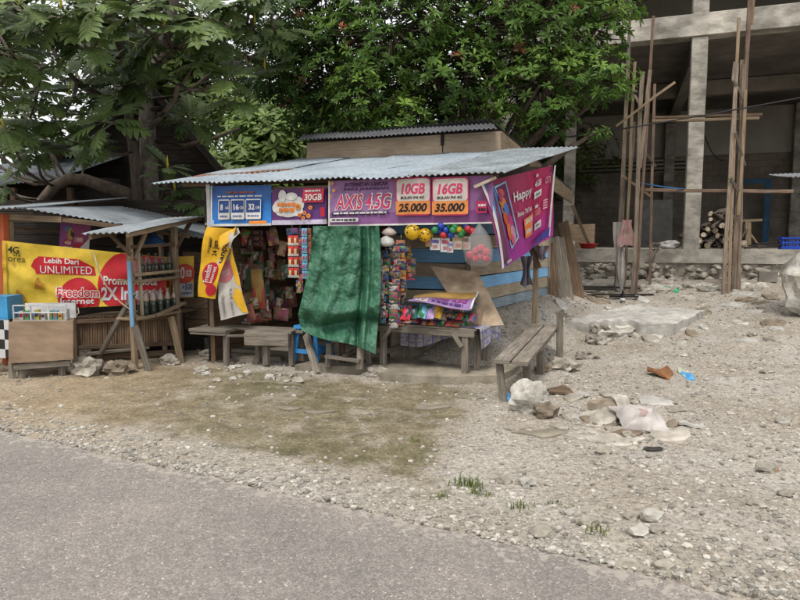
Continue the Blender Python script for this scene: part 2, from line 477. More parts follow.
mk = mth(N, L, 'ADD', ma.outputs['Fac'], mth(N, L, 'MULTIPLY', mth(N, L, 'SUBTRACT', n4, .55), 4.2))
mk2 = ramp(N, L, mk, [(.12, (0, 0, 0)), (.80, (1, 1, 1))])
dust = ramp(N, L, noise_node(N, L, geo, .75, 7, .68), [(.50, (0, 0, 0)), (.66, (.75, .75, .75))])
grav = mix(N, L, dust, grav, mix(N, L, n2, (.33, .305, .265), (.53, .50, .455)))
dirtc = ramp(N, L, n2, [(.3, (.225, .19, .145)), (.5, (.315, .275, .215)), (.7, (.40, .36, .295))])
grav = mix(N, L, mth(N, L, 'MULTIPLY', ma.outputs['Fac'], .78), grav, dirtc)
col = mix(N, L, mk2, grav, mossc)
# tan dust at the far left, wheel-worn
sep = N.new('ShaderNodeSeparateXYZ'); L.new(geo, sep.inputs[0])
lf = mth(N, L, 'ADD', mth(N, L, 'MULTIPLY', sep.outputs[0], -.55), mth(N, L, 'MULTIPLY', n1, .9))
lk = ramp(N, L, lf, [(.9, (0, 0, 0)), (.0+1.0, (.55, .55, .55))])
lfm = mth(N, L, 'SUBTRACT', lf, 1.35); lfm = mth(N, L, 'MULTIPLY', lfm, 1.2)
clampn = N.new('ShaderNodeClamp'); L.new(lfm, clampn.inputs[0])
tanc = ramp(N, L, n2, [(.3, (.25, .185, .115)), (.7, (.43, .34, .23))])
col = mix(N, L, mth(N, L, 'MULTIPLY', clampn.outputs[0], .75), col, tanc)
spk = ramp(N, L, n3, [(.36, (.50, .48, .45)), (.5, (1, 1, 1)), (.66, (1.35, 1.33, 1.29))])
col = mix(N, L, .85, col, spk, 'MULTIPLY')
L.new(col, bs.inputs['Base Color']); bs.inputs['Roughness'].default_value = .95; bs.inputs['Specular IOR Level'].default_value = .15
bp = N.new('ShaderNodeBump'); bp.inputs['Strength'].default_value = .75; bp.inputs['Distance'].default_value = .03
hgt = mth(N, L, 'ADD', mth(N, L, 'MULTIPLY', n3, .7), mth(N, L, 'MULTIPLY', vo.outputs['Distance'], -.45)); hgt = mth(N, L, 'ADD', hgt, n2)
L.new(hgt, bp.inputs['Height']); L.new(bp.outputs[0], bs.inputs['Normal'])
me.materials.append(gm)

# ---- asphalt road, its edge broken and dusty
mb = MB(); rows = []
Lr = 60; nseg = 900
def edge_pt(s):
    p = E0+ED*s
    j = .045*noise.noise(V((s*1.1, 3, 0)))+.03*noise.noise(V((s*4.3, 1, 0)))+.018*noise.noise(V((s*15, 8, 0)))
    return p+EN*(j-.02)
vs, fs = [], []
ss = [-40+i*1.0 for i in range(36)]+[-4+i*.03 for i in range(400)]+[8+i*1.0 for i in range(40)]
wid = [0, .03, .25, 1, 2.5, 6.5]
for s_ in ss:
    p = edge_pt(s_)
    for k, w_ in enumerate(wid):
        q = p-EN*w_; vs.append((q.x, q.y, -.014 if k == 0 else .010+.006*min(1, w_)))
nw = len(wid)
for i in range(len(ss)-1):
    for k in range(nw-1): a = i*nw+k; fs.append((a, a+1, a+nw+1, a+nw))
me = bpy.data.meshes.new('road'); me.from_pydata(vs, [], fs); me.update()
if me.polygons[0].normal.z < 0: me.flip_normals()
at = me.attributes.new('edge', 'FLOAT', 'POINT'); at.data.foreach_set('value', [min(1, w_/1.2) for _ in ss for w_ in wid])
road = bpy.data.objects.new('road', me); COL.objects.link(road); road['kind'] = 'structure'
am = bpy.data.materials.new('worn_asphalt'); nt, N, L = nodes(am); bs = N['Principled BSDF']
geo = N.new('ShaderNodeNewGeometry').outputs['Position']
n1 = noise_node(N, L, geo, 1.1, 6); n2 = noise_node(N, L, geo, 120, 3, .8); n3 = noise_node(N, L, geo, 18, 5)
vo = N.new('ShaderNodeTexVoronoi'); vo.inputs['Scale'].default_value = 115; L.new(geo, vo.inputs['Vector'])
base = ramp(N, L, vo.outputs['Color'], [(0, (.15, .14, .132)), (.55, (.225, .21, .198)), (.85, (.285, .268, .25)), (1, (.56, .52, .46))])
b2 = ramp(N, L, n1, [(.35, (.80, .80, .80)), (.68, (1.10, 1.08, 1.05))]); base = mix(N, L, 1, base, b2, 'MULTIPLY')
b3 = ramp(N, L, n3, [(.3, (.84, .84, .85)), (.7, (1.10, 1.09, 1.07))]); base = mix(N, L, 1, base, b3, 'MULTIPLY')
ea = N.new('ShaderNodeAttribute'); ea.attribute_name = 'edge'
em = mth(N, L, 'ADD', ea.outputs['Fac'], mth(N, L, 'MULTIPLY', mth(N, L, 'SUBTRACT', n3, .5), 1.1))
ed = ramp(N, L, em, [(-.0, (.7, .7, .7)), (.09, (0, 0, 0))])
base = mix(N, L, ed, base, (.37, .34, .295))
base = mix(N, L, 1, base, (1.06, 1.02, .985), 'MULTIPLY')
L.new(base, bs.inputs['Base Color']); bs.inputs['Roughness'].default_value = .85
bp = N.new('ShaderNodeBump'); bp.inputs['Strength'].default_value = .5; bp.inputs['Distance'].default_value = .006
L.new(mth(N, L, 'ADD', mth(N, L, 'MULTIPLY', vo.outputs['Distance'], -1), n2), bp.inputs['Height']); L.new(bp.outputs[0], bs.inputs['Normal'])
me.materials.append(am)

# ---- loose gravel: uncountable
def pebbles(n, seed, pick, smin, smax):
    r = random.Random(seed); mb = MB()
    bm = bmesh.new(); bmesh.ops.create_icosphere(bm, subdivisions=1, radius=1)
    bv = [v.co.copy() for v in bm.verts]; bf = [[v.index for v in f.verts] for f in bm.faces]; bm.free()
    cnt = 0
    while cnt < n:
        q = pick(r)
        if q is None: continue
        x, y, k = q; cnt += 1
        s = (smin+(smax-smin)*r.random()**4.5)*k
        sx, sy, sz = s*r.uniform(.8, 1.4), s*r.uniform(.6, 1.1), s*r.uniform(.35, .75); a = r.uniform(0, 6.3); ca, sa = math.cos(a), math.sin(a)
        z = gz(x, y)+sz*.25; vs = []
        if road_d(x, y) < 0: z = .014+sz*.3
        for p in bv:
            j = r.uniform(.72, 1.18); X, Y, Z = p.x*sx*j, p.y*sy*j, p.z*sz*j
            vs.append((x+X*ca-Y*sa, y+X*sa+Y*ca, z+Z))
        b = len(mb.v); mb.v += [V(p) for p in vs]; t = r.random()
        for f in bf: mb.f.append([b+i for i in f]); mb.uv.append([(0, 0)]*3); mb.t.append(t); mb.m.append(0); mb.s.append(False)
    return mb
def pick_gravel(r):
    D = 2.4+ (r.random()**1.25)*9; x = r.uniform(-.72, .78)*D
    d = road_d(x, D)
    if d < .02: return None
    m = mossy(x, D)
    if r.random() < m*.88: return None
    dens = .55+.45*noise.noise(V((x*1.3, D*1.3, 5)))
    if x < -2.6 and d > .5 : dens *= .5
    if r.random() > dens*(1.25 if d < .45 else 1): return None
    return x, D, 1.0+.04*(D-3)
tag(pebbles(26000, 3, pick_gravel, .0035, .024).build('gravel', C['pebble']), kind='stuff')
def pick_verge(r):
    s = r.uniform(-3.4, 6.5); d = abs(r.gauss(.03, .14)); p = E0+ED*s+EN*(d-.05)
    if p.y < 1.9: return None
    return p.x, p.y, 1
tag(pebbles(4500, 5, pick_verge, .004, .022).build('verge_gravel', C['pebble']), kind='stuff')
def pick_road(r):
    s = r.uniform(-3.4, 6); d = -.05-abs(r.gauss(0, .5)); p = E0+ED*s+EN*d
    return (p.x, p.y, .6) if p.y > 1.9 else None
tag(pebbles(260, 8, pick_road, .004, .012).build('road_grit', C['pebble']), kind='stuff')

# ================================================================== HALF-BUILT HOUSE
zp = 1.31
HB = thing('unfinished_house', 'raw concrete two storey house shell under construction with open bays, right of the shop', 'house', BP(0, 0, .6))
def bbox(mb, s0, s1, t0, t1, z0, z1, mat=0, tint=None):
    mb.prism([BP(s0, t0, z0), BP(s1, t0, z0), BP(s1, t0, z1), BP(s0, t0, z1)], BV*(t1-t0), mat, tint)
SL, SRt, TB = -4.4, 7.6, 8.0
mb = MB(); bbox(mb, SL, SRt, 0, TB, 1.02, zp, tint=.5); mb.build('plinth', C['conc'], HB)
# rubble footing: many bedded stones read as one course
mb = MB(); r = random.Random(4)
bbox(mb, SL, SRt, .06, .5, .2, 1.018, tint=.2)
for k in range(360):
    s = r.uniform(SL, SRt); z = r.uniform(.5, 1.0)
    mb.blob(BP(s, .05+r.uniform(-.05, .05)-(1.0-z)*.25, z), (r.uniform(.06, .16), r.uniform(.05, .11), r.uniform(.04, .09)), k, .35, 1, tint=r.uniform(.15, .85))
mb.build('rubble_footing', C['rock'], HB)
def col(s, t, z0, z1, w=.3):
    mb = MB(); mb.beam(BP(s, t, z0), BP(s, t, z1), w, w, up=BV, ch=.04, jit=.012); return mb.build('column', C['conc'], HB)
sc0 = 0.0
for s, z1 in ((0, 5.6), (4.9, 5.6), (-3.9, 5.6)): col(s, .16, zp+.002, z1)
pc = BF(569, 200, 2.0); cs = (pc-BO).dot(BU); col(cs, 2.0, zp+.002, 5.6, .26)
for s in (0, 4.9, -3.9): col(s, .2, 6.07, 9.2, .3)
for s in (0, 3.6): col(s, 7.8, zp+.002, 5.6, .3)
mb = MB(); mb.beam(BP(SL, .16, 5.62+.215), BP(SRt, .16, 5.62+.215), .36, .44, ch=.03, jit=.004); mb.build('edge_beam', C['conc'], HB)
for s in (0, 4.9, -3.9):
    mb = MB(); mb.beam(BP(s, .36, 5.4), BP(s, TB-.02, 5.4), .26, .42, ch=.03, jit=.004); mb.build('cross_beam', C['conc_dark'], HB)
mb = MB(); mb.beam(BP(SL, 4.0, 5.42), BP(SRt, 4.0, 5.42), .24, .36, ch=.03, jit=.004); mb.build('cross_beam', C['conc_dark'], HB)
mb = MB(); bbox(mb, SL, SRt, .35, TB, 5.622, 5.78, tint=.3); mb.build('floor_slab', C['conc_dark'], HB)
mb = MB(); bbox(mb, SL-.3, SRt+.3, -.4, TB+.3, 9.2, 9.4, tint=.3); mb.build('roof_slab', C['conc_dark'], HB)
# rear wall: plaster above, blockwork below with a slatted vent and a doorway
plaster = M('grey_plaster', (.46, .44, .40), (.35, .335, .30), rough=.95, scale=1.2, grime=.3, gscale=.5)
bm_ = bpy.data.materials.new('blockwork'); nt, N, L = nodes(bm_); bs = N['Principled BSDF']
tcn = N.new('ShaderNodeTexCoord'); bk = N.new('ShaderNodeTexBrick'); bk.inputs['Scale'].default_value = 1.0
bk.inputs['Brick Width'].default_value = .4; bk.inputs['Row Height'].default_value = .2; bk.inputs['Mortar Size'].default_value = .008
bk.inputs['Color1'].default_value = (.17, .15, .125, 1); bk.inputs['Color2'].default_value = (.22, .195, .165, 1); bk.inputs['Mortar'].default_value = (.13, .115, .10, 1)
L.new(tcn.outputs['UV'], bk.inputs['Vector']); nn = noise_node(N, L, tcn.outputs['Object'], 1.3, 7, .7)
L.new(mix(N, L, .9, bk.outputs['Color'], ramp(N, L, nn, [(.3, (.55, .53, .5)), (.7, (1.35, 1.3, 1.25))]), 'MULTIPLY'), bs.inputs['Base Color']); bs.inputs['Roughness'].default_value = .95
def pxs(px, off): p = BF(px, 240, off); return (p-BO).dot(BU)
d0, d1 = pxs(728, TB), pxs(768, TB); v0, v1 = pxs(573, TB), pxs(688, TB)
zv0, zv1 = 3.70, 4.12; zd = 3.4
mb = MB(); bbox(mb, SL, SRt, TB+.005, TB+.2, 4.2, 5.785, tint=.5); bbox(mb, SL, SRt, TB, TB+.2, 5.79, 9.19, tint=.1); mb.build('plaster_wall', plaster, HB)
mb = MB()
for a, b, z0, z1 in ((SL, v0, zp, 4.198), (v0, v1, zp, zv0), (v0, v1, zv1, 4.198), (v1, d0, zp, 4.198), (d0, d1, zd, 4.198), (d1, SRt, zp, 4.198)):
    bbox(mb, a, b, TB+.01, TB+.2, z0, z1, tint=.5)
mb.build('block_wall', bm_, HB)
mb = MB(); bbox(mb, SL, SL+.15, .5, TB, zp, 5.6); bbox(mb, SL, SL+.15, .5, TB, 5.79, 9.19); mb.build('side_wall', bm_, HB)
mb = MB(); bbox(mb, SRt, SRt+.15, .5, TB, zp, 5.6); bbox(mb, SRt, SRt+.15, .5, TB, 5.79, 9.19); mb.build('side_wall', bm_, HB)
mb = MB()
for k in range(3): bbox(mb, v0, v1, TB+.03, TB+.08, zv0+.05+k*.13, zv0+.10+k*.13, tint=.2)
mb.build('vent_slats', W['dark'], HB)
dkroom = F((.012, .011, .01), .9)
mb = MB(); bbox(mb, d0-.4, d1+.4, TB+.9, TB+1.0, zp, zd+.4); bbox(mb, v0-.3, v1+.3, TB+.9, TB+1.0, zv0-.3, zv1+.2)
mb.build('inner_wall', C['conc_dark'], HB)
bluef = F((.03, .14, .28), .5)
dfm = MB()
for a in (d0, d1-.16): bbox(dfm, a, a+.16, TB-.05, TB+.06, zp+.003, zd)
bbox(dfm, d0+.162, d1-.162, TB-.05, TB+.06, zd-.14, zd); dfm.build('door_frame', bluef, HB)

# ---- bamboo and lumber scaffold towers
def pole(mb, pa, pb, w, ta=0, tb=0, mat=0):
    a = hit(*pa) if isinstance(pa, tuple) else pa
    mb
def SCF(px, py, t): return BF(px, py, t)
def scaffold(label, poles, loc, group=None):
    T = thing('wood_scaffold', label, 'scaffold', loc, group)
    for nme, a, b, w, m in poles:
        mb = MB(); w *= .85; h = w*random.uniform(.7, 1.0)
        mb.beam(a, b, w, h, up=BV, jit=.10); mb.build(nme, W[m], T)
    return T
def PB(px, t):                                  # foot of a pole: on the ground, on depth line t in front of the house
    p = BF(px, 270, t); return V((p.x, p.y, gz(p.x, p.y)-.06))
tt = -1.5
def pp(px0, px1, py1, t, w=.075, m='pole', name='pole', t1=None): return (name, PB(px0, t), BF(px1, py1, t if t1 is None else t1), w, m)
def br(px0, py0, px1, py1, t0, t1, w=.06, m='tan'): return ('brace', BF(px0, py0, t0), BF(px1, py1, t1), w, m)
left = [pp(617, 629, 60, tt, .085), pp(619.5, 632, -30, tt+.08, .07, 'grey'), pp(625, 634.5, 62, tt-.09, .06, 'tan'), pp(633.5, 642, 72, tt-.5, .085),
        pp(636.5, 653.5, 16, tt-.42, .06, 'rust'), pp(650, 654.5, 84, tt+.5, .06, 'rust'),
        ('pole', BF(640.5, 168, tt-.41), BF(650, 70, tt-.47), .075, 'pole'), ('pole', BF(627.5, 205, tt-.02), BF(634.5, 122, tt-.05), .065, 'grey'),
        br(616, 126, 675, 82, tt-.62, tt-.62, .05), br(626, 128, 656, 166, tt-.15, tt+.55, .05, 'grey'), br(622.5, 176, 650, 196, tt-.17, tt+.5, .055, 'tan'), br(632, 90, 642, 110, tt-.17, tt-.6, .05, 'grey'),
        br(612, 84, 637, 92, tt+.16, tt-.33, .05, 'grey')]
LS = scaffold('left-hand scaffold of thin upright lumber poles with a pink rag tied to it', left, PB(630, tt), 'scaffold towers before the unfinished house')
right = [pp(724, 737, 64, tt-.35, .075), pp(730, 738.5, 18, tt-.27, .06, 'tan'), pp(734, 745, 64, tt-.1, .09), pp(735.5, 752.5, -40, tt, .08, 'rust'), pp(739, 743, 60, tt+.1, .085, 'pole'),
         ('pole', BF(738.5, 215, tt-.19), BF(745.5, 90, tt-.2), .06, 'tan'), ('pole', BF(733, 80, tt-.42), BF(735, 62, tt-.42), .05, 'grey'),
         br(733, 80, 744, 100, tt-.43, tt-.18, .05, 'grey'), br(735, 132, 745, 165, tt-.43, tt-.1, .05, 'grey'), br(730, 178, 741, 195, tt-.45, tt-.1, .055, 'grey'), br(752, 24, 756, -30, tt+.1, tt+.1, .05, 'tan')]
RS = scaffold('right-hand scaffold cluster of tall lumber poles lashed together before the open bays', right, PB(737, tt), 'scaffold towers before the unfinished house')
def rail(px0, py0, px1, py1, t, w, m, label):
    mb = MB(); mb.beam(BF(px0, py0, t), BF(px1, py1, t), w, w*.7, up=V((0, 0, 1)), jit=.05)
    return tag(mb.build('scaffold_rail', W[m]), label, 'scaffold rail', 'long rails lashed across the scaffold')
rail(652, 121, 759, 118.5, tt+.20, .07, 'tan', 'upper pale wood rail spanning between the two scaffolds at head height of the bay')
rail(655, 117.5, 762, 114.5, tt+.28, .06, 'brown', 'thin dark rail just behind the upper pale scaffold rail')
rail(637, 190, 793, 191.5, tt+.20, .085, 'rust', 'long reddish rail crossing low between the two scaffolds')

# wire across the bay, blue cord
def cable(name, pts, rad, mat, label, cat):
    mb = MB(); mb.tube(pts, rad, 6); return tag(mb.build(name, mat), label, cat)
def sag(a, b, s, n=20): return [a.lerp(b, i/n)-V((0, 0, s*4*(i/n)*(1-i/n))) for i in range(n+1)]
cable('overhead_wire', sag(P(300, 168, 11.8), P(820, 94, 9.6), .12), .012, F((.02, .02, .022), .6), 'black overhead wire sloping across the front of the unfinished house', 'wire')
cable('blue_cord', sag(BF(632, 181, tt-.05), BF(684, 189, tt+.15), .02, 8), .012, F((.04, .17, .42), .6), 'blue cord tied from the left scaffold along the low rail', 'cord')
cable('hanging_wire', sag(BF(702, 127, 3), BF(725, 160, 3), .25, 10), .014, F((.02, .02, .022), .6), 'thin black cable drooping inside the dark open bay', 'wire')

# rags on the left scaffold
def rag(name, px, py0, py1, wpx, D, mat, label, seed, group=None):
    def fn(u, v):
        p = P(px+(u-.5)*wpx*(1+.35*math.sin(v*5+seed)), py0+(py1-py0)*v, D)
        a = u*9+seed; return p+V((0, .045*math.sin(a)+.02*math.sin(a*2.3+v*4)-.03, .02*math.sin(u*7+seed)*v))
    mb = MB(); mb.grid(fn, 14, 16); return tag(mb.build(name, mat), label, 'rag', group)
Dr = BF(620, 240, tt-.22).y
clothw = flat('dirty_cloth', (.60, .55, .50), .9, .3); clothp = flat('pink_cloth', (.50, .22, .21), .9, .4, c2=(.55, .42, .38))
rag('hanging_rag', 618.5, 222, 291, 8, Dr-.06, clothw, 'long dirty white rag hanging on the left scaffold pole', 1)
rag('hanging_rag', 626, 220, 246, 15, Dr-.16, clothp, 'pink floral rag bunched and tied on the left scaffold', 4)
rag('hanging_rag', 621, 252, 294, 6, Dr-.12, clothw, 'narrow grey strip of cloth dangling under the pink rag', 6)

# things on the plinth
def inbay(px, py, t): p = BF(px, py, t); return V((p.x, p.y, zp))
r = random.Random(12); nlog = 0
logbase = BP(pxs(712, .9), .9, zp)
for row in range(8):
    nk = 8-row
    for k in range(nk):
        x = (k-nk/2+.5)*.155+r.uniform(-.05, .05)+.02*row; z = .065+row*.105+r.uniform(-.01, .02); ln = r.uniform(.35, .6); a = r.uniform(-1.1, 1.1)+(1.2 if r.random() < .3 else 0); rr = r.uniform(.045, .075)
        c = logbase+BU*x+BV*r.uniform(-.1, .15)+V((0, 0, z)); d = (BV*math.cos(a)+BU*math.sin(a)+V((0, 0, r.uniform(-.55, .55)))).normalized()
        mb = MB(); mb.tube([c-d*ln/2, c, c+d*ln/2], [rr, rr*1.03, rr*.95], 9, 0, r.uniform(.1, .9), lump=.08)
        e = c-d*(ln/2+.003); x_, y_, _ = fr(d)
        mb.add([e+x_*math.cos(i*.7)*rr*.92+y_*math.sin(i*.7)*rr*.92 for i in range(9)], [list(range(8, -1, -1))], None, r.uniform(.3, 1), 1)
        nlog += 1
        tag(mb.build('firewood_log', [W['bark_pale'], W['cream']]), 'short split log in the heap of firewood beside the concrete column', 'log', 'logs heaped beside the concrete column')
def board(name, mat, a, b, w, th, up, label, cat, group=None):
    mb = MB(); mb.beam(a, b, w, th, up=up, ch=.06, jit=.015); return tag(mb.build(name, mat), label, cat, group)
board('leaning_plank', W['grey'], inbay(699.5, 247, .25), BF(690.5, 216, .62), .14, .03, BU, 'weathered plank leaning against the foot of the concrete column by the logs', 'plank')
# trestle
T = thing('wooden_trestle', 'rough wooden trestle standing before the blue door frame', 'trestle', inbay(752, 246, .8))
q = lambda px, py, t: BF(px, py, t)
for nme, a, b, w in (('top_rail', q(737, 221, .8), q(762, 220, .8), .09), ('leg', inbay(748, 246, .78), q(748, 220.5, .78), .12), ('leg', inbay(761, 246, .9), q(749, 232, .9), .06), ('brace', inbay(731, 246, .7), q(748, 229, .72), .05)):
    mb = MB(); mb.beam(a, b, w, w*.6, jit=.05); mb.build(nme, W['tan' if nme != 'brace' else 'brown'], T)
# blue crate
def crate():
    c = BP(pxs(792, .45), .45, zp+.003); T = thing('plastic_crate', 'blue slotted plastic crate standing on the concrete plinth', 'crate', c)
    w, d, h, th = .42, .3, .24, .015; m = F((.015, .07, .50), .4)
    def bx(mb, x0, x1, y0, y1, z0, z1): mb.prism([c+BU*x0+BV*y0+V((0, 0, z0)), c+BU*x1+BV*y0+V((0, 0, z0)), c+BU*x1+BV*y0+V((0, 0, z1)), c+BU*x0+BV*y0+V((0, 0, z1))], BV*(y1-y0), 0, .5)
    mb = MB(); bx(mb, -w/2, w/2, -d/2, d/2, 0, th); mb.build('base', m, T)
    mb = MB()
    for z0, z1 in ((th+.001, .06), (.12, .15), (.205, h)):
        bx(mb, -w/2, w/2, -d/2, -d/2+th, z0, z1); bx(mb, -w/2, w/2, d/2-th, d/2, z0, z1); bx(mb, -w/2, -w/2+th, -d/2+th+.001, d/2-th-.001, z0, z1); bx(mb, w/2-th, w/2, -d/2+th+.001, d/2-th-.001, z0, z1)
    for k in range(7):
        x = -w/2+.02+k*(w-.055)/6
        for y in (-d/2+.002, d/2-th+.002): bx(mb, x, x+.02, y, y+th-.004, .058, .207)
    mb.build('slotted_sides', m, T)
    mb = MB(); bx(mb, -w/2-.012, w/2+.012, -d/2-.012, -d/2-.001, h-.03, h+.005); bx(mb, -w/2-.012, w/2+.012, d/2+.001, d/2+.012, h-.03, h+.005); mb.build('rim', m, T)
    r = random.Random(2)
crate()
mb = MB(); c = inbay(774, 247, .5)
for k in range(3): mb.beam(c+BU*(-.55+.1*k)+V((0, 0, .03+.04*k)), c+BU*(.3-.05*k)+BV*(.1*k)+V((0, 0, .05+.05*k)), .16, .025, jit=.04)
tag(mb.build('scrap_boards', W['dark']), 'few dark scrap boards lying beside the blue crate', 'scrap wood')
mb = MB(); mb.blob(inbay(669, 247, .3)+V((0, 0, .09)), (.22, .14, .10), 3, .3, 3, smooth=True); tag(mb.build('plastic_sack', flat('white_sack', (.55, .53, .50), .6, .3)), 'crumpled whitish sack lying at the left foot of the concrete column', 'sack')
mb = MB(); c = inbay(757-20, 243, .2); mb.lathe(c, [(.02, 0), (.07, .01), (.09, .06), (.07, .13), (.02, .15)], 12); tag(mb.build('coconut_husk', F((.33, .13, .03), .8)), 'small orange brown coconut husk on the plinth behind the right scaffold', 'coconut')
# white appliance door and boxes within the bay
mb = MB(); c = BF(655, 235, 4.5); c.z = zp; mb.prism([c+BU*-.5, c+BU*.45, c+BU*.42+V((0, 0, 1.3)), c+BU*-.5+V((0, 0, 1.3))], BV*.06, 0, .5)
tag(mb.build('plasterboard', F((.24, .23, .21), .7)), 'pale grey panel standing upright deep inside the dark bay', 'panel')
# shovel
T = thing('shovel', 'long handled shovel leaning on the plinth beside the left scaffold', 'shovel', hit(646, 280))
a, b = hit(645.5, 280), BF(656, 249.5, -.03)
mb = MB(); mb.tube([a.lerp(b, .2), a.lerp(b, .98)], .022, 7); mb.build('shaft', W['grey'], T)
mb = MB(); g = b; mb.tube([g-BU*.01, g+BU*-.07+V((0, 0, .07)), g+BU*-.06+V((0, 0, .13)), g+BU*.07+V((0, 0, .13)), g+BU*.08+V((0, 0, .07)), g+BU*.01], .016, 6); mb.build('handle', W['grey'], T)
mb = MB(); x_, y_, d_ = fr(b-a)
mb.grid(lambda u, v: a.lerp(b, .26*v-.03)+x_*(u-.5)*.2*(1 if v > .35 else .55+.45*v/.35)-BV*(.03*(1-(2*u-1)**2))-BV*.02, 8, 6); mb.build('blade', F((.22, .20, .18), .6), T)
# green bucket
c = hit(636, 278); mb = MB(); mb.lathe(c, [(.09, 0), (.10, .01), (.125, .22), (.135, .225), (.125, .23), (.115, .215), (.09, .02)], 18)
tag(mb.build('bucket', F((.22, .50, .36), .5)), 'pale green plastic bucket on the rubble behind the left scaffold', 'bucket')
# red plastic basin and box beside the house end
c = inbay(589, 248, -.02) if False else BF(588, 249, .25); c.z = zp+.003
mb = MB(); mb.lathe(c, [(.13, 0), (.15, .01), (.20, .10), (.23, .11), (.22, .115), (.19, .10), (.13, .02)], 18)
tag(mb.build('basin', F((.50, .03, .03), .4)), 'red plastic basin on the plinth near the leaning boards', 'basin')
mb = MB(); c = BF(583, 247, .6); c.z = zp+.002; mb.prism([c+BU*-.3, c+BU*.25, c+BU*.25+V((0, 0, .55)), c+BU*-.3+V((0, 0, .55))], BV*.04, 0, .5)
tag(mb.build('plywood_offcut', W['tan']), 'brown wooden panel leaning upright behind the red basin', 'panel')
c = BF(571, 247, .5); c.z = zp+.003; mb = MB(); mb.lathe(c, [(.07, 0), (.10, .01), (.085, .16), (.05, .17)], 14); tag(mb.build('white_jar', F((.5, .5, .48), .4)), 'small white pot left of the red basin', 'pot')
board('prop_pole', W['tan'], BF(590, 247, .15), BF(572, 205, -.3), .07, .05, BV, 'slanting wooden prop running down to the red basin', 'pole')
# pale boulder wall and block at the right margin, fallen roofing piece
c = hit(797, 318); mb = MB(); mb.blob(c+V((.22, .1, .45)), (.36, .34, .62), 5, .28, 3, smooth=False)
tag(mb.build('boulder', C['rock_white']), 'tall pale boulder at the right margin before the plinth', 'boulder')
c = hit(768, 282); mb = MB(); mb.prism([c+BU*-.16, c+BU*.16, c+BU*.16+V((0, 0, .2)), c+BU*-.16+V((0, 0, .2))], BV*.12); tag(mb.build('cement_block', C['conc_dark']), 'grey cement block beside the tall pale boulder', 'block')
mb = MB(); o = P(789, 177, 8.6); corr(mb, o, V((.9, -.1, .02)), V((.25, .9, .12)), rows=4); 
T = tag(mb.build('awning_sheet', M('galvanised_far', (.42, .44, .46), rough=.45, metal=.4, scale=3)), 'corner of a corrugated awning poking in at the right margin', 'awning')
board('awning_post', W['grey'], V((o.x+.75, o.y+.3, gz(o.x+.75, o.y+.3)-.05)), V((o.x+.75, o.y+.3, o.z+.02)), .08, .08, V((1, 0, 0)), 'wooden post under the corrugated awning at the right margin', 'post')
# ================================================================== THE SHOP
HS = thing('wooden_shop', 'roadside plank kiosk shop with a corrugated metal roof and blue and bare boards', 'shop', ST(1.7, 1.0, 0))
galv = bpy.data.materials.new('galvanised_sheet'); nt, N, L = nodes(galv); bs = N['Principled BSDF']
tcn = N.new('ShaderNodeTexCoord'); ob_ = tcn.outputs['Object']; uvm = N.new('ShaderNodeMapping'); uvm.inputs['Scale'].default_value = (9, .8, 1); L.new(tcn.outputs['UV'], uvm.inputs['Vector'])
a1 = noise_node(N, L, ob_, 1.6, 7, .7); a2 = noise_node(N, L, ob_, 14, 5, .7); a3 = noise_node(N, L, uvm.outputs[0], 2.2, 6, .7)
cA = ramp(N, L, a1, [(.3, (.27, .32, .36)), (.55, (.40, .455, .50)), (.75, (.50, .55, .59))])
cA = mix(N, L, .8, cA, ramp(N, L, a2, [(.32, (.72, .70, .68)), (.6, (1.06, 1.06, 1.07))]), 'MULTIPLY')
rk = ramp(N, L, a3, [(.60, (0, 0, 0)), (.76, (.6, .6, .6))])
atn = N.new('ShaderNodeAttribute'); atn.attribute_name = 'tint'
rk2 = mth(N, L, 'MULTIPLY', rk, mth(N, L, 'MULTIPLY', mth(N, L, 'SUBTRACT', atn.outputs['Fac'], .5), 1.4))
cl_ = N.new('ShaderNodeClamp'); L.new(rk2, cl_.inputs[0])
cA = mix(N, L, cl_.outputs[0], cA, mix(N, L, a2, (.13, .05, .025), (.28, .13, .08)))
L.new(cA, bs.inputs['Base Color']); bs.inputs['Metallic'].default_value = .25; bs.inputs['Roughness'].default_value = .5
rustm = M('rusty_sheet', (.30, .15, .095), (.17, .085, .055), rough=.85, scale=4, grime=.3)
darkzinc = M('dull_dark_sheet', (.16, .165, .175), (.09, .09, .095), rough=.7, metal=.1, scale=3, grime=.3)
# main roof in overlapping sheets, ribs running back-right
Zr = lambda t: 2.17+.221*(t+.15)
bk = SU*(math.sin(R(13)))+SV*math.cos(R(13)); LB = 2.92
def roof_pt(s, t, dz=0): return ST(s, t, Zr(t)+dz)
bkv = V((bk.x, bk.y, .221*math.cos(R(13))))*LB
edges = [-.65, .22, 1.05, 1.9, 2.55, 3.6]
for k in range(5):
    s0, s1 = edges[k], edges[k+1]+(.06 if k < 4 else 0)
    mb = MB(); fw = [0, .015, -.01, .01, -.03][k]
    lift = V((0, 0, [.006, 0, .008, 0, .016][k]))
    corr(mb, roof_pt(s0, -.15)+lift-bk*fw, SU*(s1-s0), bkv+V((0, 0, [0, -.02, .0, .01, .0][k])), seed=k, rows=10, tint=[.7, .62, .56, .52, .5][k], dent=.012)
    mb.build('roof_sheet', galv if k != 4 else M('weathered_sheet', (.40, .44, .455), (.24, .265, .28), rough=.5, metal=.25, scale=5, grime=.35, gscale=3), HS)
mb = MB()                                 # rust-streaked strip and a patch lying on the left sheets
o = roof_pt(-.40, .30, .024); corr(mb, o, SU*.95+bk*.45+V((0, 0, .09)), bkv*.075, seed=3, rows=3, amp=.008, dent=.004)
mb.build('rusty_strip', rustm, HS)
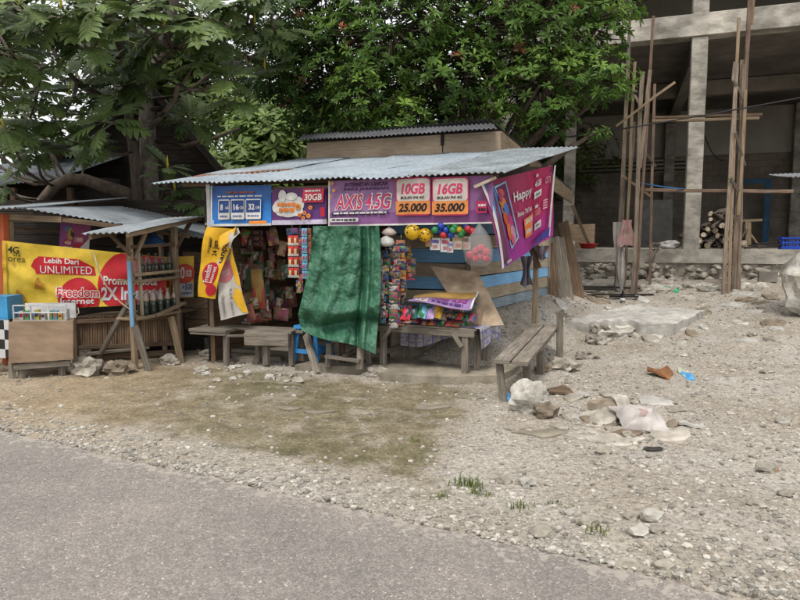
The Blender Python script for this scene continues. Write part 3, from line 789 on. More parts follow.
# eave rafter and purlins
for t in (.16, 1.2, 2.4):
    mb = MB(); mb.beam(roof_pt(-.45+t*.2, t, -.05), roof_pt(3.45+t*.22, t, -.05), .05, .06, jit=.03); mb.build('purlin', W['brown'], HS)
for s in (.05, 1.7, 3.2):
    mb = MB(); a = roof_pt(s, .1, -.09); mb.beam(a, a+bkv*.88, .045, .05, jit=.03); mb.build('rafter', W['brown'], HS)
# raised upper box: fascia boards, dark sheets, rake board
tF = 2.5
f0, f1, f2, f3 = SF(306, 161, tF), SF(501, 152, tF), SF(500.5, 131, tF), SF(307, 143, tF)
mid = .72
mb = MB()
l = lambda u: (f0.lerp(f1, u), f3.lerp(f2, u))
for u0, u1 in ((0, mid-.003), (mid+.003, 1)):
    a0, b0 = l(u0); a1_, b1 = l(u1); mb.prism([a0-V((0, 0, .12)), a1_-V((0, 0, .12)), b1, b0], SV*.03)
mb.build('fascia_board', W['fascia'], HS)
mb = MB(); a0, b0 = l(mid); mb.beam(a0+(b0-a0)*.45-SV*.012, b0-SV*.012, .05, .012, up=SV); mb.build('fascia_notch', W['dark'], HS)
farR = P(573, 191, 12.2); nearR = SF(495, 127.5, tF-.05)
mb = MB(); rv = (farR-nearR)
sidev = RU
top0 = f2+V((0, 0, .0)); 
rk0 = SF(502, 131, tF+.02)
mb.prism([rk0, farR+V((0, 0, -.02)), farR+V((0, 0, -.24)), rk0-V((0, 0, .34))], RU*-.03); mb.build('rake_board', W['tan'], HS)
# upper roof: short drooping front apron + long back slope
e0, e1 = SF(297.5, 140.5, tF-.32), SF(497, 128.5, tF-.28)
r0, r1 = SF(303, 135, tF+.12), SF(491, 118.5, tF+.12)
mb = MB(); corr(mb, e0, e1-e0, r0-e0, rows=3, amp=.010, tint=.4); mb.build('upper_roof_sheet', darkzinc, HS)
mb = MB(); bk2 = farR+V((-.02, 0, .03))-r1; corr(mb, r0+V((0, 0, -.004)), r1-r0, bk2, rows=8, tint=.4); mb.build('upper_roof_sheet', darkzinc, HS)

# walls. frontal boarded part right of the opening, then the long right-hand side
wl = lambda d: WC - SU*d                                   # along the frontal wall, leftwards from the corner
WEND = WC+RV*3.25
zs = [.60, .735, .90, 1.055, 1.225, 1.40, 1.57, 1.74, 1.91, 2.08, 2.25]
colr = ['paleblue', 'cream', 'blue', 'cream', 'blue', 'cream', 'blue', 'cream', 'blue', 'cream']
for k in range(10):
    for a, b, n in ((wl(.98), WC-SU*.012, SV), (WC+SU*.012, WEND, -RU)):
        if n is not SV and k == 9: continue
        mb = MB(); o1, o2 = rnd(-.008, .008), rnd(-.008, .008); g = .004
        z0, z1 = zs[k]+g, zs[k+1]-g
        nn = -n if n is SV else RU
        lap = nn*.012
        mb.prism([a+V((0, 0, z0+o1))+lap, b+V((0, 0, z0+o2))+lap, b+V((0, 0, z1+o2)), a+V((0, 0, z1+o1))], -nn*.022, 0)
        mb.build('wall_board', W[colr[k]], HS)
mb = MB(); mb.beam(WC+V((0, 0, .4)), WC+V((0, 0, 2.3)), .06, .06); mb.build('corner_post', W['grey'], HS)
mb = MB(); mb.beam(WEND+V((0, 0, .3)), WEND+V((0, 0, 2.7)), .07, .07); mb.build('corner_post', W['grey'], HS)
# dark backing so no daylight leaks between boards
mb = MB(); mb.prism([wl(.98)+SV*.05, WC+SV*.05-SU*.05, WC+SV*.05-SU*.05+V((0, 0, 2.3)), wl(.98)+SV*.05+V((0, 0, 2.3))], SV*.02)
mb.prism([WC+RV*.1-RU*.06, WEND-RU*.06, WEND-RU*.06+V((0, 0, 2.68)), WC+RV*.1-RU*.06+V((0, 0, 2.4))], -RU*.02); mb.build('daylight_block', W['dark'], HS)
mb = MB(); a = wl(.98); mb.prism([a+V((0, 0, -.1)), WC+V((0, 0, -.1)), WC+V((0, 0, .60)), a+V((0, 0, .60))], SV*.1)
mb.prism([WC+SU*.01+RV*.0+V((0, 0, -.1)), WEND+V((0, 0, -.1)), WEND+V((0, 0, .595)), WC+SU*.01+V((0, 0, .595))], -RU*.1); mb.build('footing', C['ledge'], HS)
# interior: partition, back wall, left wall of dark planks
sX = 1.78                                                  # left end of the frontal wall in shop coordinates
def planks(a, b, z0, z1, n, mat, thick, nrm):
    for k in range(n):
        za, zb = z0+(z1-z0)*k/n, z0+(z1-z0)*(k+1)/n-.006
        mb = MB(); o = nrm*rnd(-.006, .006); mb.prism([a+V((0, 0, za))+o, b+V((0, 0, za))+o, b+V((0, 0, zb))+o, a+V((0, 0, zb))+o], nrm*thick); mb.build('wall_plank', mat, HS)
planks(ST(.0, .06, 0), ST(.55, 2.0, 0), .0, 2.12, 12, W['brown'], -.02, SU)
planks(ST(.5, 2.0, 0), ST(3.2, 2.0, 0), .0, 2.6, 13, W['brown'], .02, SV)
mb = MB(); mb.prism([ST(.3, 2.06, 0), ST(3.2, 2.06, 0), ST(3.2, 2.06, 2.6), ST(.3, 2.06, 2.6)], SV*.02); mb.prism([ST(-.04, .06, 0), ST(.51, 2.0, 0), ST(.51, 2.0, 2.1), ST(-.04, .06, 2.1)], SU*-.02); mb.build('daylight_block', W['dark'], HS)  # added backing that keeps daylight from showing between the planks
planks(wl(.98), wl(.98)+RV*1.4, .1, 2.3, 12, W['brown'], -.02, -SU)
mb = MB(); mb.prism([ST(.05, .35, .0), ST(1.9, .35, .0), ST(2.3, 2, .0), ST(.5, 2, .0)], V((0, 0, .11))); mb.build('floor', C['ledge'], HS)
# front corner post (white over blue), tarp post, banner rail
mb = MB(); a = SF(208.5, 186, .0); b = SF(208.5, 300, .0); mb.beam(V((a.x, a.y, -.05)), V((a.x, a.y, 1.62)), .055, .05, jit=.04); mb.build('post', W['brown'], HS); mb = MB(); mb.beam(V((a.x, a.y, 1.622)), V((a.x, a.y, 2.16)), .05, .045); mb.build('post', F((.50, .50, .50), .7), HS)
for s in (1.72,):
    mb = MB(); mb.beam(ST(s, .08, .0), ST(s, .08, 2.14), .06, .06, jit=.03); mb.build('post', W['brown'], HS)
mb = MB(); mb.beam(SF(206, 190, .03), SF(492, 183, .03), .05, .035, jit=.02); mb.build('banner_rail', W['tan'], HS)
mb = MB(); mb.beam(SF(206, 224, .035), SF(492, 220, .035), .05, .03, jit=.02); mb.build('banner_rail', W['tan'], HS)
# cement ledge along the front
LG = MB(); pts = [(295, 371), (372, 373.5), (380, 381), (440, 384.5), (500, 384), (520, 368)]
edge = [V((p.x, p.y, 0)) for p in (hit(*q) for q in pts)]
back = [ST(1.45, .55, 0), ST(2.0, .55, 0), ST(2.1, .55, 0), ST(2.7, .55, 0), V((WC.x+.25, WC.y-.1, 0)), V((WC.x+.45, WC.y+.05, 0))]
for k in range(5):
    f = [edge[k], edge[k+1], back[k+1], back[k]]
    LG.prism([p+V((0, 0, -.08)) for p in f], V((0, 0, .155)))
lg = LG.build('cement_ledge', C['ledge']); tag(lg, 'worn grey cement ledge that the display table and tarp stools stand on', 'ledge')
# sloped broken cement at the left of the ledge
mb = MB(); pts = [(225, 354), (250, 349), (300, 342), (305, 352), (280, 361), (240, 364)]
pl = [hit(*q) for q in pts]; pl = [V((p.x, p.y, .02)) for p in pl]; mb.prism(pl[::-1], V((0, 0, .05))); tag(mb.build('broken_paving', C['ledge']), 'broken pale cement patch on the ground beneath the left bench', 'paving')

# ---- banners under the eave
wv = lambda a, f, ph=0: (lambda u, v: a*math.sin(u*f+ph)*(.3+v)+.4*a*math.sin(u*f*2.3+v*3+ph))
def grad(name, stops_u, stops_v, fac=.5, rough=.45, nz=.12):
    m = bpy.data.materials.new(name); nt, N, L = nodes(m); bs = N['Principled BSDF']
    tc = N.new('ShaderNodeTexCoord'); sp = N.new('ShaderNodeSeparateXYZ'); L.new(tc.outputs['UV'], sp.inputs[0])
    a = ramp(N, L, sp.outputs[0], stops_u); b = ramp(N, L, sp.outputs[1], stops_v); c = mix(N, L, fac, a, b)
    n_ = noise_node(N, L, tc.outputs['Object'], 7, 5); c = mix(N, L, 1, c, ramp(N, L, n_, [(.3, (1-nz*2.6,)*3), (.7, (1+nz*.5,)*3)]), 'MULTIPLY'); mp_ = N.new('ShaderNodeMapping'); mp_.inputs['Scale'].default_value = (14, 14, 3); L.new(tc.outputs['Object'], mp_.inputs[0]); bp_ = N.new('ShaderNodeBump'); bp_.inputs['Strength'].default_value = .35; bp_.inputs['Distance'].default_value = .02; L.new(noise_node(N, L, mp_.outputs[0], 1, 3), bp_.inputs['Height']); L.new(bp_.outputs[0], bs.inputs['Normal'])
    L.new(c, bs.inputs['Base Color']); bs.inputs['Roughness'].default_value = rough; bs.inputs['Specular IOR Level'].default_value = .4
    return m
def corners(px, off): return [SF(x, y, off) for x, y in px]
G = 'banners strung under the shop eave'
# blue one
b = Banner('banner', 'blue phone data banner with three outlined price boxes, at the left end under the eave', 'banner', corners([(211, 186), (271.5, 185), (271.5, 225.5), (211, 226.5)], -.02),
           grad('blue_print', [(0, (.015, .10, .38)), (1, (.03, .20, .62))], [(0, (.03, .27, .72)), (.75, (.012, .06, .24)), (1, (.012, .05, .2))], .6), wv(.006, 9), group=G)
X = lambda px: (px-211)/60.5; Y = lambda py: (py-186.5)/39.5
wh = F(WHT); b.rect(-.0, .94, 1, 1.0, wh); b.rect(0, 0, .025, 1, wh)
b.bars(X(218), Y(196.2), X(264), Y(197.6), wh, 6); b.bars(X(228), Y(192.3), X(255), Y(194.2), F((.35, .08, .03)), 3, seed=4)
for x0, x1, t in ((219.5, 231, '8'), (232.5, 246, '16'), (247.5, 263, '32')):
    b.round(X(x0), Y(200), X(x1), Y(219.5), .02, wh, 'price_box'); b.rect(X(x0+.7), Y(201), X(x1-.7), Y(213), F(NAVY), 'price_box')
    w_ = x1-x0; b.text(t, X(x0+w_*.2), Y(204.5), X(x0+w_*(.42 if t == '8' else .58)), Y(210.5), wh, .03); b.text('GB', X(x0+w_*.64), Y(207), X(x0+w_*.92), Y(209.5), wh, .01)
    b.bars(X(x0+2), Y(215.5), X(x1-2), Y(217), F((.1, .16, .4)), 3, seed=int(x0))
b.round(X(251), Y(221.3), X(269), Y(224.3), .02, F(ORG)); b.rect(X(212.5), Y(220), X(216.5), Y(224), F((.35, .5, .75)))
b.text('X', X(212.5), Y(188), X(215), Y(191.5), F((.15, .55, .35)), .02)
b.done()
# purple cloud one
b = Banner('banner', 'dark purple banner with a white cloud burst, orange coins and a red 30GB box', 'banner', corners([(272.2, 189.5), (326.5, 187), (326.5, 224), (272.2, 225)], -.03),
           grad('violet_print', [(0, (.10, .02, .10)), (1, (.09, .02, .17))], [(0, (.30, .20, .42)), (.12, (.11, .03, .17)), (1, (.10, .02, .13))], .6), wv(.006, 8, 2), group=G)
X = lambda px: (px-272.2)/54.3; Y = lambda py: (py-188)/36.5
b.rect(0, .87, 1, 1.0, F((.55, .50, .62)))
for cx, cy, rx, ry in ((281, 205, 7, 7), (288, 202, 9, 8), (297, 204, 8, 8), (284, 211, 8, 5), (296, 211, 8, 5), (289, 212, 9, 5), (277, 207, 4, 5), (292, 196, 6, 4), (283, 195, 4, 6)):
    b.ell(X(cx), Y(cy), rx/54.3, ry/36.5, wh, 'cloud_burst')
b.bars(X(278), Y(202), X(297), Y(206), F((.75, .20, .02)), 4, 'lettering', 3); b.bars(X(280), Y(207.5), X(296), Y(211.5), F((.75, .20, .02)), 3, 'lettering', 9)
for cx, cy, rr in ((299, 206.5, 3), (301, 215, 2), (306, 213, 2), (310, 216, 2.2), (312, 208, 2), (305, 218, 1.8)):
    b.ell(X(cx), Y(cy), rr/54.3, rr/36.5, F((.75, .28, .04)), 'coin'); b.ell(X(cx), Y(cy), rr*.55/54.3, rr*.55/36.5, F((.5, .13, .02)), 'coin')
b.rect(X(304), Y(189), X(324.5), Y(203), F((.5, .03, .06)), 'price_box', .02); b.bars(X(307), Y(190.5), X(322), Y(192.5), wh, 4, seed=6)
b.text('30GB', X(306.5), Y(194.5), X(323.5), Y(201), wh, .02, .1); b.rect(X(322.5), Y(208), X(326), Y(217), F(RED)); b.done()
# long purple one
b = Banner('banner', 'long purple banner with red AXIS 4.5G lettering and two price cards', 'banner', corners([(328.5, 181), (493, 175), (493, 223.5), (328.5, 226.5)], -.025),
           grad('purple_print', [(0, (.22, .11, .26)), (.35, (.30, .15, .33)), (.7, (.24, .09, .24)), (1, (.18, .05, .16))], [(0, (.20, .045, .17)), (.28, (.17, .035, .22)), (.3, (.33, .17, .36)), (1, (.27, .10, .27))], .5),
           lambda u, v: .015*math.sin(u*26)*(.25+v)+.003*math.sin(u*57+v*2), nu=120, group=G)
def X(px): return (px-328.5)/164.5
def Y(py, px=None): return (py-181)/45.5 if px is None else (py-(181-6*X(px)))/(45.5+3*X(px))
b.rect(0, .965, 1, 1.0, wh); b.rect(0, 0, .012, 1, wh)
dk = F((.045, .02, .08)); rp_ = F((.62, .045, .14))
b.text('INTERNETAN LANCAR', X(346), Y(183.5), X(391), Y(187.5), dk, .03, .15); b.text('PAKE JARINGAN', X(345), Y(188.5), X(392), Y(192), dk, .02, .15)
b.text('AXIS 4.5G', X(335.5), Y(194.2), X(395.5), Y(211), wh, .06, .22); b.text('AXIS 4.5G', X(336.5), Y(195), X(394), Y(210), rp_, .015, .22)
b.bars(X(333), Y(211.8), X(392), Y(216), dk, 6, seed=8); b.bars(X(335), Y(212.6), X(390), Y(214.6), wh, 9, seed=2)
b.round(X(331), Y(218.3), X(361), Y(222.3), .010, wh); b.bars(X(334), Y(219.3), X(358), Y(221.3), dk, 5, seed=5)
for cx, cy, rr in ((334, 184, 1.8), (336, 191, 1.8), (332.5, 197, 1.3)): b.ell(X(cx), Y(cy), rr/164, rr/46, F((.5, .24, .03)), 'emblem', n=8)
for x0, x1, g, pr in ((400, 434.5, '10GB', '25.000'), (436, 471, '16GB', '35.000')):
    yy = lambda py: Y(py, (x0+x1)/2)
    b.round(X(x0), yy(177.5), X(x1), yy(215.5), .022, F((.55, .03, .10)), 'price_card'); b.round(X(x0+1), yy(179), X(x1-1), yy(201.5), .02, F((.62, .55, .50)), 'price_card')
    b.rect(X(x0), yy(201), X(x1-.6), yy(214.3), F((.75, .27, .07)), 'price_card')
    b.text(g, X(x0+5.5), yy(183.4), X(x1-5.5), yy(194.3), rp_, .035, .2); b.text('BULAN INI 4G', X(x0+5), yy(196.2), X(x1-6), yy(199), F(BLK), .03, .15)
    b.text(pr, X(x0+2.5), yy(203.3), X(x1-3.5), yy(211.8), F(BLK), .035, .2)
b.rect(X(478), Y(201, 483), X(488), Y(213, 483), F((.5, .03, .12)), 'price_box'); b.bars(X(480), Y(204, 483), X(487), Y(206.5, 483), wh, 2, seed=3); b.bars(X(480), Y(208, 483), X(487), Y(211, 483), F(BLK), 2, seed=3)
b.done()

# Happy banner on the right side of the roof, hanging between two bamboo ends
hTL, hTR, hBR, hBL = SF(480, 183, -.10), P(552, 165.5, 8.15), P(552.5, 236, 8.15), SF(497, 270, .02)
pic = grad('magenta_print', [(0, (.12, .02, .07)), (.35, (.30, .02, .10)), (.8, (.55, .02, .11)), (1, (.42, .03, .16))], [(0, (.36, .03, .42)), (.25, (.26, .03, .28)), (.5, (.36, .015, .08)), (1, (.30, .012, .06))], .5)
b = Banner('banner', 'magenta Happy banner with a phone picture hanging along the right side of the roof', 'banner', [hTL, hTR, hBR, hBL], pic,
           lambda u, v: .05*math.sin(u*5.5+.5)*v*(1-u)+.015*math.sin(u*13+v*2)+.03*math.sin(v*2.5)*(1-u), nu=40, nv=24, group=G)
mb_ = b
import itertools
def HU(px, py):                                        # picture fractions measured on the flat sheet
    n = (hTR-hTL).cross(hBL-hTL).normalized(); q = PLN2(px, py, hTL, n)
    lo = None
    u, v = .5, .5
    for _ in range(30):
        TL, TR, BR, BL = hTL, hTR, hBR, hBL
        p = (TL*(1-u)+TR*u)*(1-v)+(BL*(1-u)+BR*u)*v
        du = (TR-TL)*(1-v)+(BR-BL)*v; dv = (BL-TL)*(1-u)+(BR-TR)*u; e = q-p
        A11, A12, A22 = du.dot(du), du.dot(dv), dv.dot(dv); b1, b2 = e.dot(du), e.dot(dv); D_ = A11*A22-A12*A12
        u += (b1*A22-b2*A12)/D_; v += (A11*b2-A12*b1)/D_
    return u, v
def PLN2(px, py, pt, n): d = ray(px, py); return CAM+d*((pt-CAM).dot(n)/d.dot(n))
def hp(pts, mat, part='printed_panel'): b.poly([HU(*p) for p in pts], mat, part)
def htext(s, p0, p1, h0_, h1_, mat, bold=.02, shear=0.0):   # text from lower-left p0 to lower-right p1 with heights in the picture
    vs, fs = text_geo(s, bold); vs = [(x+shear*y, y) for x, y in vs]
    x0 = min(x for x, y in vs); x1 = max(x for x, y in vs); y0 = min(y for x, y in vs); y1 = max(y for x, y in vs)
    out = []
    for x, y in vs:
        a, c = (x-x0)/(x1-x0), (y-y0)/(y1-y0); hh = h0_+(h1_-h0_)*a
        out.append(HU(p0[0]+(p1[0]-p0[0])*a, p0[1]+(p1[1]-p0[1])*a-hh*c))
    b._put('lettering', mat, out, fs)
hp([(480.5, 184), (490, 181.5), (494, 196), (499, 225), (505, 262), (497, 269.5), (491, 226)], F((.10, .25, .50)), 'printed_panel')
hp([(480.2, 184), (482, 183.5), (489, 205), (495, 235), (499, 268), (497, 270), (492, 235), (487, 208)], wh, 'white_border')
hp([(490.5, 189), (505, 260), (499, 266), (492.5, 222)], F((.16, .045, .10)))
hp([(492, 187), (506, 181), (518, 238), (509, 250)], F((.30, .62, .78)), 'phone_picture'); hp([(493.3, 188.5), (505.3, 183), (516.6, 237), (509.3, 247)], F((.16, .02, .10)), 'phone_picture')
r = random.Random(5)
for k, (cx, cy, rx, ry, c) in enumerate([(499, 193, 4, 4, (.55, .10, .10)), (500, 203, 4.5, 6, (.65, .22, .04)), (504, 210, 3.5, 7, (.10, .20, .50)), (502, 219, 3, 7, (.60, .12, .03)), (508, 222, 3, 8, (.55, .05, .25)), (506, 232, 3, 9, (.65, .16, .04)), (511, 233, 3, 8, (.60, .30, .45)), (497, 198, 2, 5, (.45, .05, .20)), (510, 240, 2.4, 5, (.65, .10, .18))]):
    hp([(cx+rx*math.cos(i*.63)+.15*ry*math.sin(i*.63), cy+ry*math.sin(i*.63)) for i in range(10)], F(c), 'phone_picture')
htext('Happy', (512.5, 206), (530, 197), 13, 11, wh, .02, -.1)
htext('Bonus TikTok', (516, 218), (531, 210.5), 5, 4.6, wh, .02)
hp([(522, 220), (533, 213), (533, 234), (524, 239)], F((.75, .20, .05)), 'price_box'); htext('30GB', (523.5, 225.5), (532, 220.5), 5, 5, wh, .03); htext('30hari', (524.5, 235.5), (532.5, 230), 5, 5, wh, .03)
htext('4GB', (533.8, 188.5), (541.5, 184.5), 6.5, 6.5, wh, .02); hp([(533, 193), (542.5, 188.5), (542.5, 195), (533.5, 200)], wh, 'price_box'); htext('75rb', (535, 197.5), (541, 194.3), 3.2, 3.2, F((.1, .04, .2)), .03)
htext('10GB', (535.5, 217.5), (542.5, 213.5), 7, 7, F((.75, .25, .20)), .02); hp([(535.5, 224.5), (544, 219), (544.5, 226), (536, 231)], wh, 'price_box'); htext('75rb', (537.5, 228.3), (543, 225), 3.2, 3.2, F((.1, .04, .2)), .03)
hp([(534, 175), (537, 174), (537, 176.8), (534, 178)], wh); hp([(534.5, 206), (539, 204), (539, 207), (534.5, 209)], wh)
htext('ori', (545, 184), (549.5, 183), 10, 10, F((.7, .3, .35)), .01); 
for k in range(4): hp([(544.5, 200+k*2.6), (548.5, 198.6+k*2.6), (548.5, 199.9+k*2.6), (544.5, 201.4+k*2.6)], F((.75, .40, .45)), 'lettering')
hp([(499, 262), (505, 259), (505, 261.5), (499.5, 264.8)], F((.7, .5, .6)))
hp([(551.2, 166), (552.5, 165.7), (553, 236), (551.2, 236.5)], wh, 'white_border')
hp([(520, 258), (552, 227), (552, 236.5), (530, 249)], F((.06, .05, .30))); 
b.done()
board('banner_pole', W['cream'], SF(474, 187, -.12), SF(496, 177.5, -.04), .03, .03, V((0, 0, 1)), 'pale bamboo pole end from which the Happy banner hangs', 'pole')
board('roof_batten', W['cream'], P(531, 171.2, 7.75), P(550, 168.8, 8.2), .05, .03, V((0, 0, 1)), 'pale wooden batten nailed along the top of the Happy banner', 'batten')
# blue-green leaf/packets at the far right corner of the roof
# ---- pole under the roof's right edge with a rag
fp = P(534, 330, 8.0); fp.z = gz(fp.x, fp.y); tp = P(538.5, 168, fp.y+.15); 
board('roof_prop', W['tan'], V((fp.x, fp.y, fp.z-.06)), tp, .065, .06, BV, 'upright wooden pole propping the right edge of the shop roof', 'pole')
mb = MB(); a = P(531, 248, fp.y-.02); b_ = P(539, 268, fp.y-.04); mb.beam(a, b_, .07, .03, up=V((0, 1, 0))); tag(mb.build('short_board', W['brown']), 'short dark board nailed askew to the roof prop', 'board')
rag('hanging_rag', 526, 256, 286, 9, fp.y-.12, flat('grey_lilac_cloth', (.27, .25, .30), .9, .4), 'grey lilac cloth hanging beside the roof prop', 2)
rag('hanging_rag', 541, 246, 260, 11, fp.y-.06, flat('faded_pink_cloth', (.36, .26, .27), .9, .5, c2=(.2, .16, .2)), 'small faded pink cloth stuffed behind the roof prop', 7)

# ---- torn yellow banner hanging at the left corner
yel = flat('yellow_vinyl', (.74, .42, .02), .45, .15, tint=.1); whv = flat('white_vinyl_back', (.50, .46, .42), .5, .2)
T = thing('torn_banner', 'torn yellow banner twisted round itself and hanging at the left front post', 'banner', SF(220, 320, -.08))
def strip(nm, TLp, TRp, BRp, BLp, off, mat, wave, nu=14, nv=24, mid=None):
    b = Banner.__new__(Banner); b.c = [SF(*TLp, off), SF(*TRp, off), SF(*BRp, off-.06), SF(*BLp, off-.06)]; b.wave = wave; b.layer = 0; b.parts = {}
    def shp(u, v): return (u if mid is None else u+mid(v)), v
    b.shape = shp; TL, TR, BR, BL = b.c; n = (TR-TL).cross(BL-TL).normalized(); b.n = n if n.dot(CAM-TL) > 0 else -n
    b.w = ((TR-TL).length+(BR-BL).length)/2; b.h = ((BL-TL).length+(BR-TR).length)/2
    mb = MB(); mb.grid(lambda u, v: b.S(u, v), nu, nv); b.o = mb.build(nm, mat, T); return b
s1 = strip('yellow_panel', (206.5, 227), (236, 229), (215, 299), (197.5, 296.5), -.07, yel, lambda u, v: .02*math.sin(u*5+v*4)+.014*math.sin(v*9+u*2), mid=lambda v: -.04*math.sin(v*3.1))
s1.text('24 Jam', .38, .18, .58, .40, F(BLK), .02, vert=True); s1.text('tanpa', .66, .20, .92, .50, F(BLK), .02, vert=True); s1.bars(.3, .16, .34, .3, F(BLK), 1)
s1.text('Nonstop', .22, .14, .33, .36, F(BLK), .01, vert=True)
s1.ell(.50, .66, .36, .17, F((.45, .015, .03)), 'emblem'); s1.ell(.70, .88, .30, .085, F((.45, .015, .03)), 'emblem'); s1.text('Freedom', .22, .53, .48, .78, wh, .01, vert=True); s1.text('Internet', .52, .55, .72, .78, wh, .01, vert=True); s1.done()
s2 = strip('white_back_panel', (218, 262), (233, 246), (247.5, 313.5), (219.5, 320.5), -.055, whv, lambda u, v: .02*math.sin(u*6+1+v*3)+.01*math.sin(v*11))
s2.ell(.42, .26, .42, .16, F((.50, .16, .18)), 'emblem'); s2.text('Freedom', .1, .16, .6, .30, F((.55, .42, .40)), .0, rise=-.04)
s2.poly([(.72, .10), (1, .02), (1, .62), (.8, .5)], yel); s2.poly([(.62, .70), (.8, .58), (1, .66), (1, .99), (.86, .97)], yel)
s2.text('xml pl3', .45, .55, .62, .98, F((.22, .21, .2)), .0, vert=True); s2.bars(.15, .62, .2, .9, F((.3, .28, .26)), 1, seed=3); s2.text('nonstop', .1, .6, .26, .95, F((.26, .25, .24)), 0, vert=True); s2.done()
s3 = strip('twisted_fold', (224, 243), (236.5, 227), (238.5, 232), (231, 249), -.10, whv, lambda u, v: .03*math.sin(u*4), nv=10); s3.done()
s4 = strip('yellow_fold', (218, 240), (234, 226), (237, 229), (222, 249), -.12, yel, lambda u, v: .03*math.sin(u*5+v*2), nv=10); s4.done()

# ---- green tarpaulin curtain
tm_ = bpy.data.materials.new('green_tarpaulin'); nt, N, L = nodes(tm_); bs = N['Principled BSDF']
tcn = N.new('ShaderNodeTexCoord'); ob_ = tcn.outputs['Object']
a1 = noise_node(N, L, ob_, 3.2, 8, .75); a2 = noise_node(N, L, ob_, 26, 6, .8)
cc = ramp(N, L, a1, [(.3, (.014, .070, .038)), (.52, (.034, .135, .075)), (.76, (.14, .27, .18))])
cc = mix(N, L, .7, cc, ramp(N, L, a2, [(.35, (.78, .78, .78)), (.66, (1.22, 1.2, 1.18))]), 'MULTIPLY'); L.new(cc, bs.inputs['Base Color']); bs.inputs['Roughness'].default_value = .42
bp = N.new('ShaderNodeBump'); bp.inputs['Strength'].default_value = .8; bp.inputs['Distance'].default_value = .02
vw = N.new('ShaderNodeTexVoronoi'); vw.inputs['Scale'].default_value = 13; vw.feature = 'DISTANCE_TO_EDGE'; wn = N.new('ShaderNodeTexNoise'); wn.inputs['Scale'].default_value = 6; L.new(ob_, wn.inputs['Vector'])
L.new(mix(N, L, .25, ob_, wn.outputs['Color']), vw.inputs['Vector'])
L.new(mth(N, L, 'ADD', mth(N, L, 'MULTIPLY', vw.outputs['Distance'], .9), mth(N, L, 'MULTIPLY', a2, .55)), bp.inputs['Height']); L.new(bp.outputs[0], bs.inputs['Normal'])
def tarp(u, v):
    L0, R0 = (313, 226), (379, 225.5)
    lx = 313-(15 if v > .85 else 15*(v/.85)**1.5)*1.0+ (0 if v < .85 else 3*(v-.85)/.15)
    rx = 379+2.5*math.sin(v*4)-v*1.5
    by = 330+23*(u**.9)+1.5*math.sin(u*7)                   # hem
    px = lx+(rx-lx)*u; py = 226+(by-226)*v
    d = -.07 + .05*math.sin(u*9+v*1.5)*(1-.3*v)+.022*math.sin(u*23+v*5)
    sag = .09*math.sin(max(0, (v-.62)/.38)*math.pi*2.2+u*2.6-1.0)*sm((v-.55)/.25)*(.4+.6*math.sin(min(1, u*1.25)*math.pi))
    f = -.10*math.exp(-((u-.83)/.035)**2)*(1-.3*v)+.07*math.exp(-((u-.76)/.03)**2)
    dd = (v-(.60+.30*(1-u)**.8))/.055; f += -.085*math.exp(-dd*dd)*sm((u-.1)/.3)*(1 if u < .8 else .6); dd = (v-(.74+.20*(1-u)))/.035; f += .05*math.exp(-dd*dd)*sm((u-.15)/.3)
    n = .045*noise.noise(V((u*4, v*5, 2)))-.05*abs(noise.noise(V((u*6+v*2, v*2.2, 12))))-.03*abs(noise.noise(V((u*5-v*5, v*5+u*3, 31))))+.016*noise.noise(V((u*11, v*16, 5)))+.007*noise.noise(V((u*27, v*38, 9)))
    return SF(px, py, d-sag*.9+f+n-.10*v)
mb = MB(); mb.grid(tarp, 90, 110); tag(mb.build('tarpaulin', tm_), 'crumpled green tarpaulin curtain hanging from the eave over the shop front', 'tarpaulin')

# ---- furniture -------------------------------------------------------------------------------------------------
def frame_local(o, ang):
    x = V((math.cos(ang), math.sin(ang), 0)); y = V((-math.sin(ang), math.cos(ang), 0))
    return lambda a, b, c: V(o)+x*a+y*b+V((0, 0, c))
# display table
o = P(379, 323.5, 7.0); o2 = P(473, 331, 6.5); ta = math.atan2(o2.y-o.y, o2.x-o.x); tw = (V((o2.x, o2.y))-V((o.x, o.y))).length
tq = frame_local((o.x, o.y, 0), ta); TT = .565; TD = .62
T = thing('display_table', 'weathered wooden display table heaped with packets before the boarded wall', 'table', tq(tw/2, TD/2, .07))
for a, b_, w_ in ((.035, .03, .07), (tw-.09, .03, .075), (tw-.03, TD*.35, .06), (.05, TD-.04, .06), (tw-.04, TD-.04, .06)):
    mb = MB(); mb.beam(tq(a, b_, .07), tq(a+rnd(-.012, .012), b_, TT-.035), w_, w_*.9, up=RV, jit=.04); mb.build('leg', W['grey'], T)
for a0, b0, a1_, b1, z, w_, h in ((-.02, 0, tw+.02, 0, TT-.06, .03, .07), (.03, TD, tw, TD, TT-.06, .03, .07), (0, .02, 0, TD-.02, TT-.06, .03, .06), (tw, .02, tw, TD, TT-.06, .03, .06), (.04, .04, .05, TD-.05, .22, .04, .06)):
    mb = MB(); mb.beam(tq(a0, b0, z), tq(a1_, b1, z), w_, h, jit=.04); mb.build('rail', W['grey'], T)
for k in range(5):
    mb = MB(); y = .0+k*TD/5+TD/10; mb.beam(tq(-.03, y, TT-.012), tq(tw+.04, y, TT-.012), TD/5-.008, .022, jit=.02); mb.build('top_plank', W['grey'], T)
for a in (.05, tw-.12):
    mb = MB(); mb.beam(tq(a, -.018, TT-.20), tq(a+(.11 if a < .2 else -.10), -.018, TT-.06), .045, .02, up=RV); mb.build('brace', W['grey'], T)
